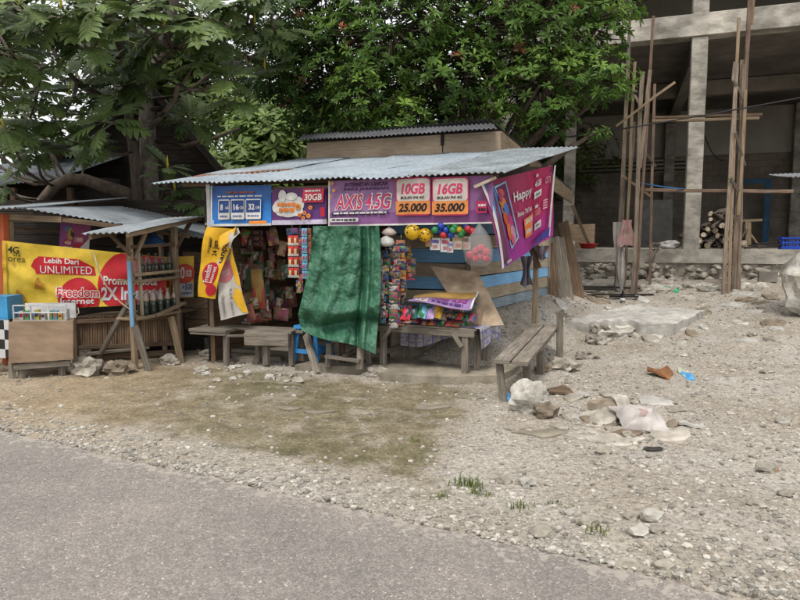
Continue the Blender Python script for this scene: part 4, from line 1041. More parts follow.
# printed cloth over its right and back
cm = bpy.data.materials.new('patterned_oilcloth'); nt, N, L = nodes(cm); bs = N['Principled BSDF']
tcn = N.new('ShaderNodeTexCoord'); mp = N.new('ShaderNodeMapping'); mp.inputs['Scale'].default_value = (9, 5, 1); L.new(tcn.outputs['UV'], mp.inputs['Vector'])
bkx = N.new('ShaderNodeTexBrick'); bkx.offset = 0; bkx.inputs['Scale'].default_value = 1; bkx.inputs['Brick Width'].default_value = 1; bkx.inputs['Row Height'].default_value = 1; bkx.inputs['Mortar Size'].default_value = .07
bkx.inputs['Color1'].default_value = (.34, .32, .24, 1); bkx.inputs['Color2'].default_value = (.40, .38, .38, 1); bkx.inputs['Mortar'].default_value = (.10, .10, .26, 1); L.new(mp.outputs[0], bkx.inputs['Vector'])
nz_ = noise_node(N, L, mp.outputs[0], 1.6, 3, .5); cc = mix(N, L, ramp(N, L, nz_, [(.5, (0, 0, 0)), (.56, (.8, .8, .8))]), bkx.outputs['Color'], (.13, .12, .34)); L.new(cc, bs.inputs['Base Color']); bs.inputs['Roughness'].default_value = .45
mb = MB()
def cl1(u, v):                                         # hangs behind the front legs, slanting
    return tq(.10+u*(tw-.2), TD*.55, TT-.05-(.10+.16*(1-u)+.04*math.sin(u*6))*v)+RV*(.02*math.sin(u*16))
mb.grid(cl1, 24, 8)
def cl2(u, v):                                         # over the right end
    if v < .5: return tq(tw-.42+v*2*.50, u*TD, TT+.006+.004*math.sin(u*9))
    k = (v-.5)*2; return tq(tw+.085+.02*math.sin(u*14+k*2)*k, u*(TD+.1)-.03, TT+.006-k*(.19+.05*math.sin(u*8)))
mb.grid(cl2, 24, 16)
tag(mb.build('tablecloth', cm), 'blue and white checked oilcloth drooping over the right end of the display table', 'tablecloth')
# benches
def bench(name, label, seat, legs, mats='grey', cat='bench', braces=()):
    mid = sum((V(a)+V(b) for a, b, w_, h in seat), V((0, 0, 0)))/(2*len(seat)); T = thing(name, label, cat, (mid.x, mid.y, gz(mid.x, mid.y)))
    for a, b, w_, h in seat: mb = MB(); mb.beam(a, b, w_, h, jit=.02, ch=.1); mb.build('seat_plank', W[mats], T)
    for a, b, w_ in legs: mb = MB(); mb.beam(a, b, w_, w_*.75, up=RV, jit=.04); mb.build('leg', W[mats], T)
    for a, b, w_ in braces: mb = MB(); mb.beam(a, b, w_, w_*.5, up=V((0, 0, 1)), jit=.04); mb.build('brace', W[mats], T)
    return T
# right bench runs away from the camera
fl = hit(504, 401); frr = hit(527.5, 396); bs0 = P(512, 361, 5.92); 
z_s = .42
A = V(((fl.x+frr.x)/2, (fl.y+frr.y)/2, 0)); Bq = P(545, 325.5, 7.75); Bq = V((Bq.x, Bq.y, Bq.z))
A3 = P(510.5, 363, A.y-.12); d = (Bq-A3).normalized(); sx = d.cross(V((0, 0, 1))).normalized()
zt = gz(Bq.x, Bq.y)
bench('bench', 'long grey plank bench standing alone on the gravel right of the shop', [(A3-sx*.085, Bq-sx*.085, .155, .035), (A3+sx*.085, Bq+sx*.085, .155, .035)],
      [(V((fl.x, fl.y, fl.z-.02)), A3+d*.10-sx*.13+V((0, 0, -.02)), .065), (V((frr.x, frr.y, frr.z-.02)), A3+d*.12+sx*.13+V((0, 0, -.02)), .065),
       (onground(Bq-sx*.13-d*.25, -.03), Bq-sx*.13-d*.22, .065), (onground(Bq+sx*.20-d*.05, -.05), Bq+sx*.19-d*.05+V((0, 0, .19)), .075), (onground(A3.lerp(Bq, .55)+sx*.1, -.05), A3.lerp(Bq, .55)+sx*.1, .08)],
      braces=[(A3+d*.9+sx*.12+V((0, 0, -.06)), Bq+sx*.12+V((0, 0, -.06)), .05)])
# left benches by the opening
a0, a1_ = P(188, 328, 7.55), P(224.5, 332, 7.25)
lb = frame_local((a1_.x, a1_.y, 0), -SA)
zb = a1_.z
bench('bench', 'low worn bench at the left of the shop opening', [(lb(-.50, .12, zb), lb(.02, .10, zb), .22, .035), (lb(-.50, .36, zb+.005), lb(.9, .34, zb+.005), .2, .035)],
      [(lb(-.0, .03, .0), lb(-.0, .03, zb-.02), .065), (lb(-.42, .4, .0), lb(-.42, .4, zb-.02), .06), (lb(.8, .4, .05), lb(.8, .4, zb-.02), .07)],
      braces=[(lb(-.48, .02, zb-.035), lb(.02, .0, zb-.035), .04), (lb(0, .02, zb-.05), lb(.45, .24, zb-.05), .05)])
c0 = P(245, 338, 7.22); lc = frame_local((c0.x, c0.y, 0), -SA); zc = c0.z
bench('bench', 'second low bench with a wide tilted front plank, under the dark shop opening', [(lc(.0, 0, zc-.012), lc(.55, .04, zc), .05, .15), (lc(-.02, .13, zc+.075), lc(.56, .17, zc+.075), .22, .03)],
      [(lc(.22, .1, .03), lc(.22, .1, zc-.02), .08), (lc(.52, .15, .03), lc(.52, .15, zc+.05), .06), (lc(.05, .2, .03), lc(.05, .2, zc+.05), .06)], 'grey')
# stool frame under the tarp
s0 = P(328, 346, 6.95); ls = frame_local((s0.x, s0.y, 0), -SA)
bench('wooden_stool', 'rough square wooden stool frame half hidden below the tarpaulin hem', [(ls(.0, .14, .345), ls(.38, .14, .345), .12, .03), (ls(.0, .27, .345), ls(.38, .27, .345), .12, .03)],
      [(ls(0, 0, .06), ls(0, 0.03, .33), .065), (ls(.385, 0, .06), ls(.385, .03, .33), .07), (ls(0, .28, .06), ls(0, .28, .33), .06), (ls(.39, .28, .06), ls(.39, .28, .33), .06)],
      braces=[(ls(-.01, -.04, .19), ls(.40, -.04, .16), .07), (ls(.2, 0, .2), ls(.21, .28, .22), .05)], cat='stool')
board('loose_leg', W['grey'], hit(317.5, 374), P(306, 335, 7.25), .075, .05, RV, 'slanting grey prop beside the blue stool', 'prop')
# blue plastic stool
st0 = P(313, 369, 7.35); st0.z = .075
T = thing('plastic_stool', 'sky blue plastic stool half behind the tarpaulin', 'stool', st0); bl = flat('blue_plastic', (.05, .27, .62), .35, .12)
lq = frame_local(st0, -SA-.15); w0, w1, hh = .165, .12, .42
mb = MB(); mb.prism([lq(-.16, -.16, hh-.035), lq(.16, -.16, hh-.035), lq(.16, .16, hh-.035), lq(-.16, .16, hh-.035)], V((0, 0, .035)), 0, .5); mb.build('seat', bl, T)
for sx_ in (-1, 1):
    for sy_ in (-1, 1):
        mb = MB(); mb.beam(lq(w0*sx_, w0*sy_, 0), lq(w1*sx_, w1*sy_, hh-.036), .065, .03, up=RV, jit=0, tint=.5, taper=.8); mb.build('leg', bl, T)
for sx_, sy_, ex, ey in ((-1, -1, 1, -1), (-1, 1, 1, 1), (-1, -1, -1, 1), (1, -1, 1, 1)):
    mb = MB(); k = .175; mb.beam(lq(k*sx_, k*sy_, .12), lq(k*ex, k*ey, .12), .02, .05, jit=0, tint=.5); mb.build('stretcher', bl, T)
# ---- leaning boards and sheets
def sheet(name, mat, pts, th, label, cat, group=None):
    e = (pts[1]-pts[0]).cross(pts[-1]-pts[0]).normalized(); mb = MB(); mb.prism(pts, e*th)
    return tag(mb.build(name, mat), label, cat, group)
sheet('plywood_sheet', W['stained'], [P(430, 266, 7.2), P(478, 272, 7.05), P(504, 325, 6.75), P(470, 327.5, 6.75)], .012, 'stained plywood sheet leaning on the boarded wall behind the display table', 'plywood sheet')
g4 = 'old boards leaning against the far end of the shop'
Dw = 9.75
for k, (bx, by, tx, ty, w_, m, lab, dD) in enumerate([(555, 297, 551, 243, .15, 'brown', 'dark narrow board leaning nearest the shop wall', 0), (562, 298, 555, 237, .15, 'grey', 'curved grey board leaning second from the shop wall', -.15),
        (570, 298, 560, 238, .13, 'grey', 'bleached board with a ragged top leaning third from the shop wall', -.25), (580, 297, 563, 222, .19, 'brown', 'widest brown sheet leaning outermost at the shop end', -.3), (556, 270, 556, 230, .11, 'tan', 'short pale plank standing behind the leaning boards', .2)]):
    a = hit(bx, by); t_ = P(tx, ty, a.y+.35); a.z -= .02
    mb = MB(); mb.beam(a, t_, w_, .028, up=RV, jit=.06); tag(mb.build('leaning_board', W[m]), lab, 'board', g4)
# ================================================================== GOODS IN THE SHOP
PALX = [(.42, .03, .03), (.40, .24, .05), (.05, .20, .07), (.04, .07, .18), (.50, .48, .45), (.30, .05, .12), (.48, .18, .04), (.10, .25, .32), (.14, .04, .12), (.03, .03, .04), (.22, .13, .08), (.40, .06, .05), (.05, .07, .05), (.35, .25, .18)]
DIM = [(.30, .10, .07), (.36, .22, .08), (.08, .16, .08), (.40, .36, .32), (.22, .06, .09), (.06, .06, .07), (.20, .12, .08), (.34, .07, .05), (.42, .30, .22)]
def packet_mb(w, h, th, m0=0, m1=1, seed=0):
    """a filled sachet standing in x-z: puffy pouch with crimped ends and a label band"""
    mb = MB(); r = random.Random(seed); nx, nz = 9, 11
    def blot(u, v):
        q = noise.noise(V((u*1.9+seed*3.7, v*2.4+seed*1.3, seed*.7)))
        return m1 if q > .16 else (2 if q < -.22 else m0)
    for side in (-1, 1):
        def fn(u, v, side=side):
            k = (math.sin(math.pi*u)**.6)*(math.sin(math.pi*min(1, max(0, (v-.06)/.88)))**.5) if 0 < u < 1 and .06 < v < .94 else 0
            j = .15*noise.noise(V((u*4+seed, v*5, side)))
            x = (u-.5)*w if side < 0 else (.5-u)*w
            return V((x, side*(th/2*k*(1+j)+.0006), h*(.5-v)))
        mb.grid(fn, nx, nz, matfn=blot)
    return mb
def pk_mats(i):
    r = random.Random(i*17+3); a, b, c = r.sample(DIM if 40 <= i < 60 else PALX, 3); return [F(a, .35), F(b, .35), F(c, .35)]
def packet(name, pos, w, h, th, mi, rot, parent=None, label=None, cat='packet', group=None):
    me = PK.get((w, h, th, mi))
    if me is None:
        mb = packet_mb(w, h, th, seed=mi); o = mb.build(name, pk_mats(mi), origin=(0, 0, 0)); PK[(w, h, th, mi)] = o.data
    else:
        o = bpy.data.objects.new(name, me); COL.objects.link(o)
    o.rotation_euler = rot
    if parent is not None: o.parent = parent; o.location = V(pos)-WORLD_O(parent)
    else: o.location = V(pos)
    return tag(o, label, cat if parent is None else None, group)
PK = {}
def hang_strip(px, py0, py1, off, n, w, mi0, label, group, D=None, alt=1, jitter=.006):
    top = SF(px, py0, off) if D is None else P(px, py0, D); bot = SF(px, py1, off) if D is None else P(px, py1, D)
    T = thing('sachet_strip', label, 'sachet strip', top, group); hgt = (top.z-bot.z)/n
    for k in range(n):
        c = top-V((0, 0, hgt*(k+.5)))+V((rnd(-jitter, jitter), rnd(-jitter, jitter), 0))
        packet('sachet', c, w, hgt*.97, .018, mi0+(k % alt), (rnd(-.12, .12), rnd(-.06, .06), -SA+rnd(-.25, .25)), T)
    mb = MB(); mb.tube([top+V((0, -.004, .06)), top+V((0, -.004, -.01))], .003, 5); mb.build('string', C['rope'], T)
# left cluster: red boxes of noodles / coffee, hanging from the banner rail
gs = 'strips of sachets hanging at the shop front'
def card_strip(px0, px1, py0, py1, off, rows, label, base, blob1, blob2):
    tl, tr = SF(px0, py0, off), SF(px1, py0, off); bl_ = SF(px0, py1, off); h = (tl.z-bl_.z)/rows; w_ = (tr-tl).length; x = (tr-tl).normalized()
    T = thing('sachet_strip', label, 'sachet strip', tl.lerp(tr, .5), gs)
    for k in range(rows):
        for j in range(2):
            c = tl+x*(w_*(.25+.5*j))-V((0, 0, h*(k+.5))); z0 = h*.46; hw = w_*.235; nrm = V((0, 0, 0))-SV
            mb = MB(); mb.grid(lambda u, v: c+x*((u-.5)*2*hw)+V((0, 0, z0*(1-2*v)))-SV*(.012*math.sin(math.pi*u)*math.sin(math.pi*v)**.6), 6, 8,
                    matfn=lambda u, v: 1 if (.2 < v < .75 and .15 < u < .62) else (2 if v > .78 else (3 if .6 < u < .9 and .3 < v < .7 else 0)))
            mb.build('sachet', [F(base, .35), F(blob1, .35), F(blob2, .35), F((.08, .02, .02), .35)], T)
card_strip(287.5, 298.5, 235, 278, -.02, 4, 'strip of red sachets with yellow pictures hanging left of the tarpaulin', (.50, .03, .03), (.68, .50, .22), (.60, .56, .52))
hang_strip(292, 228, 235, -.02, 1, .14, 0, 'single red bag hooked above the strip of red sachets', gs)
hang_strip(300.2, 228, 292, .0, 7, .055, 4, 'narrow white and red strip hanging between the red and the sky blue sachets', gs, alt=2)
card_strip(301.5, 307, 228, 279, -.04, 6, 'sky blue strip of sachets with pink pictures beside the tarpaulin edge', (.10, .42, .60), (.60, .18, .30), (.20, .50, .62))
hang_strip(308.8, 228, 282, -.01, 8, .055, 1, 'yellow and black strip of sachets tucked against the tarpaulin', gs, alt=1)
hang_strip(298.5, 280, 293, .0, 2, .06, 13, 'two last white sachets dangling below the red strip', gs)
# inside left
card_strip(240, 263, 230, 247, .5, 3, 'brown card of small snack packs hung inside the opening', (.20, .10, .08), (.32, .20, .15), (.16, .06, .05))
card_strip(240, 252, 248, 254.5, .48, 1, 'short lower card of brown snack packs with a green one', (.22, .13, .10), (.30, .24, .18), (.12, .22, .08))
packet('snack_bag', SF(245, 233, .40), .11, .09, .03, 31, (0, .4, 0), None, 'bright green crisp bag clipped over the brown snack card', 'snack bag').data.materials[0] = F((.05, .45, .05), .3)
r = random.Random(21); gi = 'bags hanging in the dark of the shop'
for k, (px, py, w_, h, off) in enumerate([(252, 277, .22, .34, .55), (258, 262, .16, .28, .7), (263, 289, .20, .28, .75), (270, 300, .16, .25, .8), (248, 295, .16, .22, .6), (275, 250, .12, .2, 1.1), (280, 270, .15, .3, 1.2), (283, 295, .2, .2, 1.0), (272, 233, .12, .16, .8), (290, 300, .18, .2, .9), (247, 262, .12, .2, .8), (266, 315, .16, .14, .6), (255, 318, .2, .12, .5), (281, 314, .24, .16, .55), (246, 321, .12, .08, .3), (262, 244, .1, .16, .9)]):
    packet('snack_bag', SF(px, py, off), w_, h, .06, 40+k, (r.uniform(-.1, .1), r.uniform(-.15, .15), -SA+r.uniform(-.3, .3)), None,
           ['dim patterned bag hanging in the dark left part of the shop', 'dim bag hung deep inside the shop opening'][off > .78], 'snack bag', gi)
for k in range(34):
    px, py = r.uniform(238, 301), r.uniform(231, 316); off = r.uniform(.15, .9)
    packet('snack_bag', SF(px, py, off), r.uniform(.07, .14), r.uniform(.10, .22), .04, 40+k % 20, (r.uniform(-.1, .1), r.uniform(-.25, .25), -SA+r.uniform(-.4, .4)), None, 'small packet among the crowded goods hanging left of the tarpaulin', 'packet', 'crowded goods hanging left of the tarpaulin')
packet('poster_bag', SF(258, 289, .35), .17, .50, .02, 58, (0, -.05, -SA), None, 'tall patterned bag hanging in the middle of the shop opening', 'bag')
# interior shelf
T = thing('wall_shelf', 'plank shelf rack along the back wall inside the dark shop', 'shelf', ST(1.2, 1.85, .1))
for z in (.75, 1.15, 1.55): mb = MB(); mb.beam(ST(.62, 1.8, z), ST(2.6, 1.8, z), .24, .025); mb.build('shelf_board', W['brown'], T)
for s in (.65, 1.6, 2.55): mb = MB(); mb.beam(ST(s, 1.9, .1), ST(s, 1.9, 1.9), .05, .04, up=SV); mb.build('upright', W['brown'], T)
k = 0
for z in (.7625, 1.1625, 1.5625):
    s = .72
    while s < 2.4:
        w_ = r.uniform(.07, .16); h = r.uniform(.12, .26); a = ST(s, 1.72, z); mb = MB(); mb.prism([a, a+SU*w_, a+SU*w_+V((0, 0, h)), a+V((0, 0, h))], SV*.1, 0)
        mb.prism([a+SU*w_*.15+V((0, 0, h*.3))-SV*.002, a+SU*w_*.85+V((0, 0, h*.3))-SV*.002, a+SU*w_*.85+V((0, 0, h*.7))-SV*.002, a+SU*w_*.15+V((0, 0, h*.7))-SV*.002], SV*.0015, 1)
        tag(mb.build('carton', [F(r.choice(DIM), .5), F(r.choice(DIM), .5)]), 'small carton on the shelves at the back of the shop', 'carton', 'cartons on the back shelves'); s += w_+r.uniform(.01, .1); k += 1
# right cluster of hanging sachets (by the table)
colz = [(381, 258, 322, 8), (385.5, 250, 318, 9), (390, 246, 300, 9), (393, 262, 326, 9), (397, 246, 305, 9), (401, 240, 282, 7), (404, 256, 300, 6), (408, 246, 272, 4), (396.5, 300, 325, 4), (402, 285, 312, 4), (388, 240, 262, 4), (411, 258, 280, 3), (384, 296, 324, 4)]
names = ['red', 'green', 'mixed', 'blue', 'orange', 'brown', 'yellow']
for k, (px, y0, y1, n) in enumerate(colz):
    hang_strip(px, y0, y1, .02+.05*(k % 4)-.04, n, .062+.02*(k % 3), 60+k*5, 'strip of small bright sachets in the dense bunch right of the tarpaulin', 'bunched sachet strips right of the tarpaulin', alt=3, jitter=.014)
for k in range(5):
    packet('snack_box', SF(393.5, 287+k*9.2, -.03), .105, .10, .03, 130+k % 2, (0, 0, -SA), None, 'green and red packet in the vertical row at the table corner', 'packet', 'vertical row of packets at the table corner')
# white bags, yellow balls, toy balls
def clear_plastic(name, tintc=(.85, .85, .85), a=.28):
    m = bpy.data.materials.new(name); nt, N, L = nodes(m); bs = N['Principled BSDF']; bs.inputs['Base Color'].default_value = (*tintc, 1); bs.inputs['Roughness'].default_value = .25
    tr = N.new('ShaderNodeBsdfTransparent'); mx = N.new('ShaderNodeMixShader'); mx.inputs[0].default_value = a
    L.new(tr.outputs[0], mx.inputs[1]); L.new(bs.outputs[0], mx.inputs[2]); L.new(mx.outputs[0], N['Material Output'].inputs['Surface']); return m
clr = clear_plastic('clear_bag', a=.13)
def bag(px, py, wpx, hpx, off, mat, label, seed, group=None, cat='plastic bag'):
    c = SF(px, py, off); s = (c.y)/FPX; rx, rz = wpx*s/2, hpx*s/2; mb = MB()
    prof = [(.12, 1.0), (.10, .88), (.30, .7), (.72, .3), (.98, -.3), (.9, -.75), (.5, -1.0), (.05, -1.02)]
    vs = []; n = 18
    for rr, z in prof[::-1]:
        for i in range(n):
            a = 2*math.pi*i/n; q = rr*rx*(1+.10*math.sin(a*5+seed+z*3)+.06*noise.noise(V((math.cos(a)*2, math.sin(a)*2, z*3+seed))))
            vs.append(c+SU*math.cos(a)*q+SV*math.sin(a)*q*.7+V((0, 0, z*rz)))
    m = len(prof); fs = [[k*n+i, k*n+(i+1) % n, k*n+n+(i+1) % n, k*n+n+i] for k in range(m-1) for i in range(n)]
    mb.add(vs, fs, None, .5, 0, True); return tag(mb.build('plastic_bag', mat), label, cat, group)
wb = flat('white_bag', (.55, .54, .52), .4, .2)
bag(386.5, 240.5, 17, 12, .0, wb, 'white plastic bag bunched at the top right of the tarpaulin', 1)
bag(389, 231, 15, 9, .02, flat('beige_bag', (.50, .42, .37), .5, .2), 'small beige bag above the white one', 3)
def ball(px, py, rpx, off, c, label, group, dots=None, name='toy_ball'):
    p = SF(px, py, off); rr = rpx*p.y/FPX; mb = MB(); mb.blob(p, (rr, rr, rr), 1, 0, 3, tint=.5, smooth=True)
    o = mb.build(name, F(c, .25)); tag(o, label, 'ball', group)
    if dots:
        mb = MB(); rng = random.Random(int(px))
        for k in range(9):
            dv = V((rng.gauss(0, .6), -1, rng.gauss(0, .7))).normalized(); x_, y_, d_ = fr(dv)
            st = []
            for i in range(10):
                a = i*math.pi/5; q = rr*(.2 if i % 2 == 0 else .09); v_ = (d_*rr+x_*math.cos(a)*q+y_*math.sin(a)*q).normalized()*(rr+.0015); st.append(p+v_)
            mb.add(st, [list(range(10))], None, .5)
        mb.build('star_print', F(dots, .4), o)
    return o
ball(412.5, 232, 8, -.02, (.72, .45, .02), 'yellow ball with dark star prints, the left of the pair under the purple banner', 'yellow balls under the purple banner', (.10, .05, .02))
ball(425, 235, 7, .02, (.72, .42, .02), 'yellow ball with dark star prints, the right of the pair under the purple banner', 'yellow balls under the purple banner', (.10, .05, .02))
for k, (px, py, c) in enumerate([(441, 226, (.03, .08, .45)), (446, 230, (.03, .08, .45)), (449, 226, (.04, .30, .08)), (453, 230, (.04, .30, .08)), (443.5, 235, (.60, .04, .04)), (451, 235, (.03, .08, .45)), (435, 230, (.04, .25, .10)), (459, 229, (.65, .45, .03)), (463, 231, (.04, .30, .08)), (468, 229, (.50, .03, .05)), (466, 226, (.03, .06, .30)), (440, 231, (.03, .07, .38)), (455, 226, (.05, .32, .1)), (472, 231, (.5, .04, .05)), (461, 234, (.04, .28, .08))]):
    ball(px, py, 3.6, -.01+.02*(k % 3), c, 'small shiny toy ball in the netted cluster beneath the purple banner', 'clusters of small toy balls')
# toy cards below the balls
for k, (px, py, w_, h, c1, c2) in enumerate([(435, 244, .11, .13, (.55, .53, .50), (.12, .10, .30)), (445, 245, .10, .15, (.62, .61, .60), (.45, .10, .15)), (450, 247, .07, .12, (.60, .55, .55), (.2, .2, .45)), (458, 242, .12, .16, (.50, .43, .34), (.35, .25, .15)), (466, 243, .10, .14, (.40, .33, .25), (.15, .10, .08)), (429, 240, .08, .14, (.40, .25, .08), (.2, .08, .03))]):
    c = SF(px, py, .03); a = c-SU*w_/2-V((0, 0, h/2)); mb = MB(); mb.prism([a, a+SU*w_, a+SU*w_+V((0, 0, h)), a+V((0, 0, h))], SV*.02, 0, .5)
    mb.prism([a+SU*w_*.12+V((0, 0, h*.62))-SV*.002, a+SU*w_*.9+V((0, 0, h*.56))-SV*.002, a+SU*w_*.9+V((0, 0, h*.82))-SV*.002, a+SU*w_*.12+V((0, 0, h*.88))-SV*.002], SV*.0015, 1, .5)
    mb.prism([a+SU*w_*.3+V((0, 0, h*.15))-SV*.002, a+SU*w_*.75+V((0, 0, h*.15))-SV*.002, a+SU*w_*.75+V((0, 0, h*.4))-SV*.002, a+SU*w_*.3+V((0, 0, h*.4))-SV*.002], SV*.0015, 2, .5)
    tag(mb.build('toy_card', [F(c1), F(c2), F((.45, .2, .2))]), ['brownish toy card hanging leftmost under the toy balls', 'white toy card with a dark red stripe under the toy balls', 'narrow white toy card with a blue stripe under the toy balls', 'beige toy card hanging right of the white cards', 'brown toy card hanging next to the clear bag', 'orange brown toy pack beside the right yellow ball'][k], 'toy pack')
# clear bag of pink toys
for k, (px, py) in enumerate([(470, 255), (476, 251), (481, 248), (481, 256), (486, 252), (475, 258), (486, 258)]):
    p = SF(px, py, -.02+.02*(k % 2)); mb = MB(); mb.blob(p, (.055, .05, .05), k, .05, 1, 0, .5)
    o = mb.build('pink_toy', F((.55, .10, .13), .3)); tag(o, 'faceted pink toy ball inside the clear hanging bag', 'toy', 'pink toys in the clear bag')
    mb = MB(); x_, y_, d_ = fr(V((rnd(-.3, .3), -1, rnd(-.2, .3)))); mb.add([p+d_*.056+x_*math.cos(i)*.02+y_*math.sin(i)*.02 for i in range(6)], [list(range(6))], None, .5); mb.build('dot', F(RED), o)
bag(479, 244, 30, 44, -.01, clr, 'clear plastic bag of pink toys hanging under the purple banner', 6)
# goods on the table
def tpkt(k, a, b_, w_, h, mi, yaw, lab, dz=0): packet('snack_packet', tq(a, b_, TT+.035+dz), w_, h, .05, mi, (-1.25+rnd(-.1, .1), 0, ta+yaw), None, lab, 'packet', 'packets laid out on the display table')
r = random.Random(9); k = 0
for row in range(4):
    for j in range(9):
        a = .14+j*(tw-.22)/9+r.uniform(-.02, .02); tpkt(k, a, .06+row*.14, r.uniform(.09, .13), r.uniform(.13, .18), 150+r.randrange(26), r.uniform(-.4, .4), 'small bright packet lying among the rows on the display table', dz=.006*row); k += 1
for k, (px, py, c, lab) in enumerate([(407, 313, (.55, .03, .06), 'crimson soft pouch lying at the left of the display table'), (413, 312, (.02, .10, .08), 'dark green soft pouch beside the crimson one'), (422.5, 311, (.20, .48, .68), 'light blue soft pouch standing in the middle of the table front'), (430, 312, (.50, .33, .60), 'lilac soft pouch right of the light blue one'), (438, 311, (.70, .40, .04), 'yellow and orange pouch right of the lilac one')]):
    D = 6.55-.0*k; p = P(px, py, D+.12); o = packet('soft_pouch', p, .115, .17, .07, 200+k, (-.6, .1*(-1)**k, ta), None, lab, 'pouch'); o.data = o.data.copy()
    o.data.materials[0] = F(c, .4); o.data.materials[1] = F(tuple(min(.8, x*1.25) for x in c), .4)
rr3 = random.Random(41)
for k in range(13):
    px = 402+k*5.9+rr3.uniform(-1, 1); p = P(px, 315+.25*k*.6+rr3.uniform(-1.2, .8), 6.93-.034*k); o = packet('soft_pouch', p, rr3.uniform(.07, .10), rr3.uniform(.09, .13), .05, 180+k, (-.9+rr3.uniform(-.3, .3), rr3.uniform(-.3, .3), ta+rr3.uniform(-.4, .4)), None, 'small bright pouch in the front row on the display table', 'pouch', 'front row of pouches on the display table')
for k in range(9):
    px = 436+k*4.4; p = P(px, 306+rr3.uniform(-1.5, 1.5), 6.85-.03*k); packet('soft_pouch', p, rr3.uniform(.07, .11), rr3.uniform(.10, .14), .06, 200+k, (-.7, rr3.uniform(-.5, .5), ta+rr3.uniform(-.4, .4)), None, 'bright pouch heaped under the folded purple banner', 'pouch', 'pouches heaped under the folded banner')
# folded purple banner lying on top of the goods
b = Banner('folded_banner', 'spare purple price banner lying folded on top of the packets', 'banner', [P(416, 294.5, 7.1), P(479, 291, 6.9), P(471, 308, 6.42), P(408, 300, 6.62)], grad('lilac_print', [(0, (.30, .20, .38)), (1, (.26, .15, .33))], [(0, (.35, .25, .42)), (1, (.22, .12, .30))]),
           lambda u, v: .012*math.sin(u*6+1)-.03*sm(abs(u-.45)*1.6)+.010*math.sin(v*9+u*3))
b.rect(0, 0, 1, .38, F((.42, .26, .08))); b.round(.10, .45, .30, .95, .02, F((.62, .58, .6)), 'price_card'); b.text('10', .14, .55, .26, .9, F(RED), .02); b.text('AXIS 4.5G', .34, .5, .9, .72, F((.30, .03, .22)), .03, .2); b.bars(.36, .78, .85, .9, F((.12, .05, .2)), 4); b.rect(.97, 0, 1, 1, F((.62, .6, .62)), 'white_border'); b.done()
# carton under the banner
c = P(474, 303, 6.75); mb = MB(); q = frame_local((c.x, c.y, TT+.01), ta); mb.prism([q(-.12, 0, 0), q(.07, 0, 0), q(.07, 0, .17), q(-.12, 0, .15)], q(0, .3, 0)-q(0, 0, 0)); tag(mb.build('cardboard_box', W['ply']), 'cardboard box at the right end of the display table under the folded banner', 'box')
# stones by the ledge
# ================================================================== LEFT KIOSK
KP = lambda px, py, D: P(px, py, D)
K = thing('market_kiosk', 'low plank kiosk with a thin metal lean-to roof at the left margin', 'kiosk', V((-3.9, 8.0, 0)))
def kb(name, mat, a, b_, w_, h, up=V((0, 0, 1)), jit=.03): mb = MB(); mb.beam(a, b_, w_, h, up=up, jit=jit); return mb.build(name, mat, K)
def gp(px, py, D): p = P(px, py, D); return V((p.x, p.y, -.03))
a = P(3.5, 214, 7.35); kb('post', W['orange'], gp(3.5, 300, 7.35), a, .10, .08, RV); a = P(10, 213, 7.42); kb('post', W['tan'], gp(10, 300, 7.42), a, .045, .06, RV)
kb('post', W['brown'], gp(172, 300, 8.0), P(172, 232, 8.0), .07, .06, RV); kb('post', W['brown'], gp(-70, 300, 7.3), P(-70, 214, 7.3), .08, .08, RV)
kb('post', W['brown'], gp(75, 300, 9.0), P(75, 200, 9.0), .07, .07, RV); kb('eave_beam', W['tan'], P(-90, 212, 7.28), P(62, 219.5, 7.45), .05, .075); kb('eave_beam', W['brown'], P(62, 219.5, 7.46), P(190, 236, 7.9), .05, .06)
zinc2 = M('pale_zinc', (.46, .50, .53), (.32, .35, .37), rough=.5, metal=.25, scale=4, grime=.3, gscale=2.5)
mb = MB(); o = P(-110, 216, 7.1); e1 = P(20, 207, 7.2); corr(mb, o, e1-o, V((.45, 1.9, .24)), rows=6, seed=9); mb.build('roof_sheet', zinc2, K)
mb = MB(); o = P(17, 206.8, 7.2); e1 = P(117, 223.5, 7.7); corr(mb, o, e1-o, V((.4, 1.8, .10)), rows=6, seed=4, amp=.008); mb.build('roof_sheet', zinc2, K)
mb = MB(); o = P(114, 222.5, 7.72); e1 = P(206, 238.5, 8.05); corr(mb, o, e1-o, V((.4, 1.5, .08)), rows=6, seed=5, amp=.008); mb.build('roof_sheet', zinc2, K)
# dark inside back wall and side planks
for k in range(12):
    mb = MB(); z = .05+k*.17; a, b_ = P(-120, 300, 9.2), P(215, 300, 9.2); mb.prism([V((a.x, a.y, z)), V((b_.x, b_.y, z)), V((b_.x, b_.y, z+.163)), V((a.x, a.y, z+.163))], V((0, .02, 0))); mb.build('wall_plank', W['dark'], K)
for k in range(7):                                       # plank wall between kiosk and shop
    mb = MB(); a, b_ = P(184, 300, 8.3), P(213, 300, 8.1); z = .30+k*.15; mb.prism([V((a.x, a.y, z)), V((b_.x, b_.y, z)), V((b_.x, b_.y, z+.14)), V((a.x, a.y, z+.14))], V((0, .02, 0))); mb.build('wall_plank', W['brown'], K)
mb = MB(); a, b_ = P(-125, 300, 9.26), P(220, 300, 9.26); mb.prism([V((a.x, a.y, 0)), V((b_.x, b_.y, 0)), V((b_.x, b_.y, 2.08)), V((a.x, a.y, 2.08))], V((0, .02, 0))); mb.build('daylight_block', W['dark'], K)  # dark sheet added behind the kiosk planks to close light gaps
kb('shelf', W['brown'], P(14, 262, 8.3), P(130, 268, 8.5), .3, .03); kb('shelf', W['brown'], P(14, 228, 8.4), P(120, 236, 8.6), .25, .03)
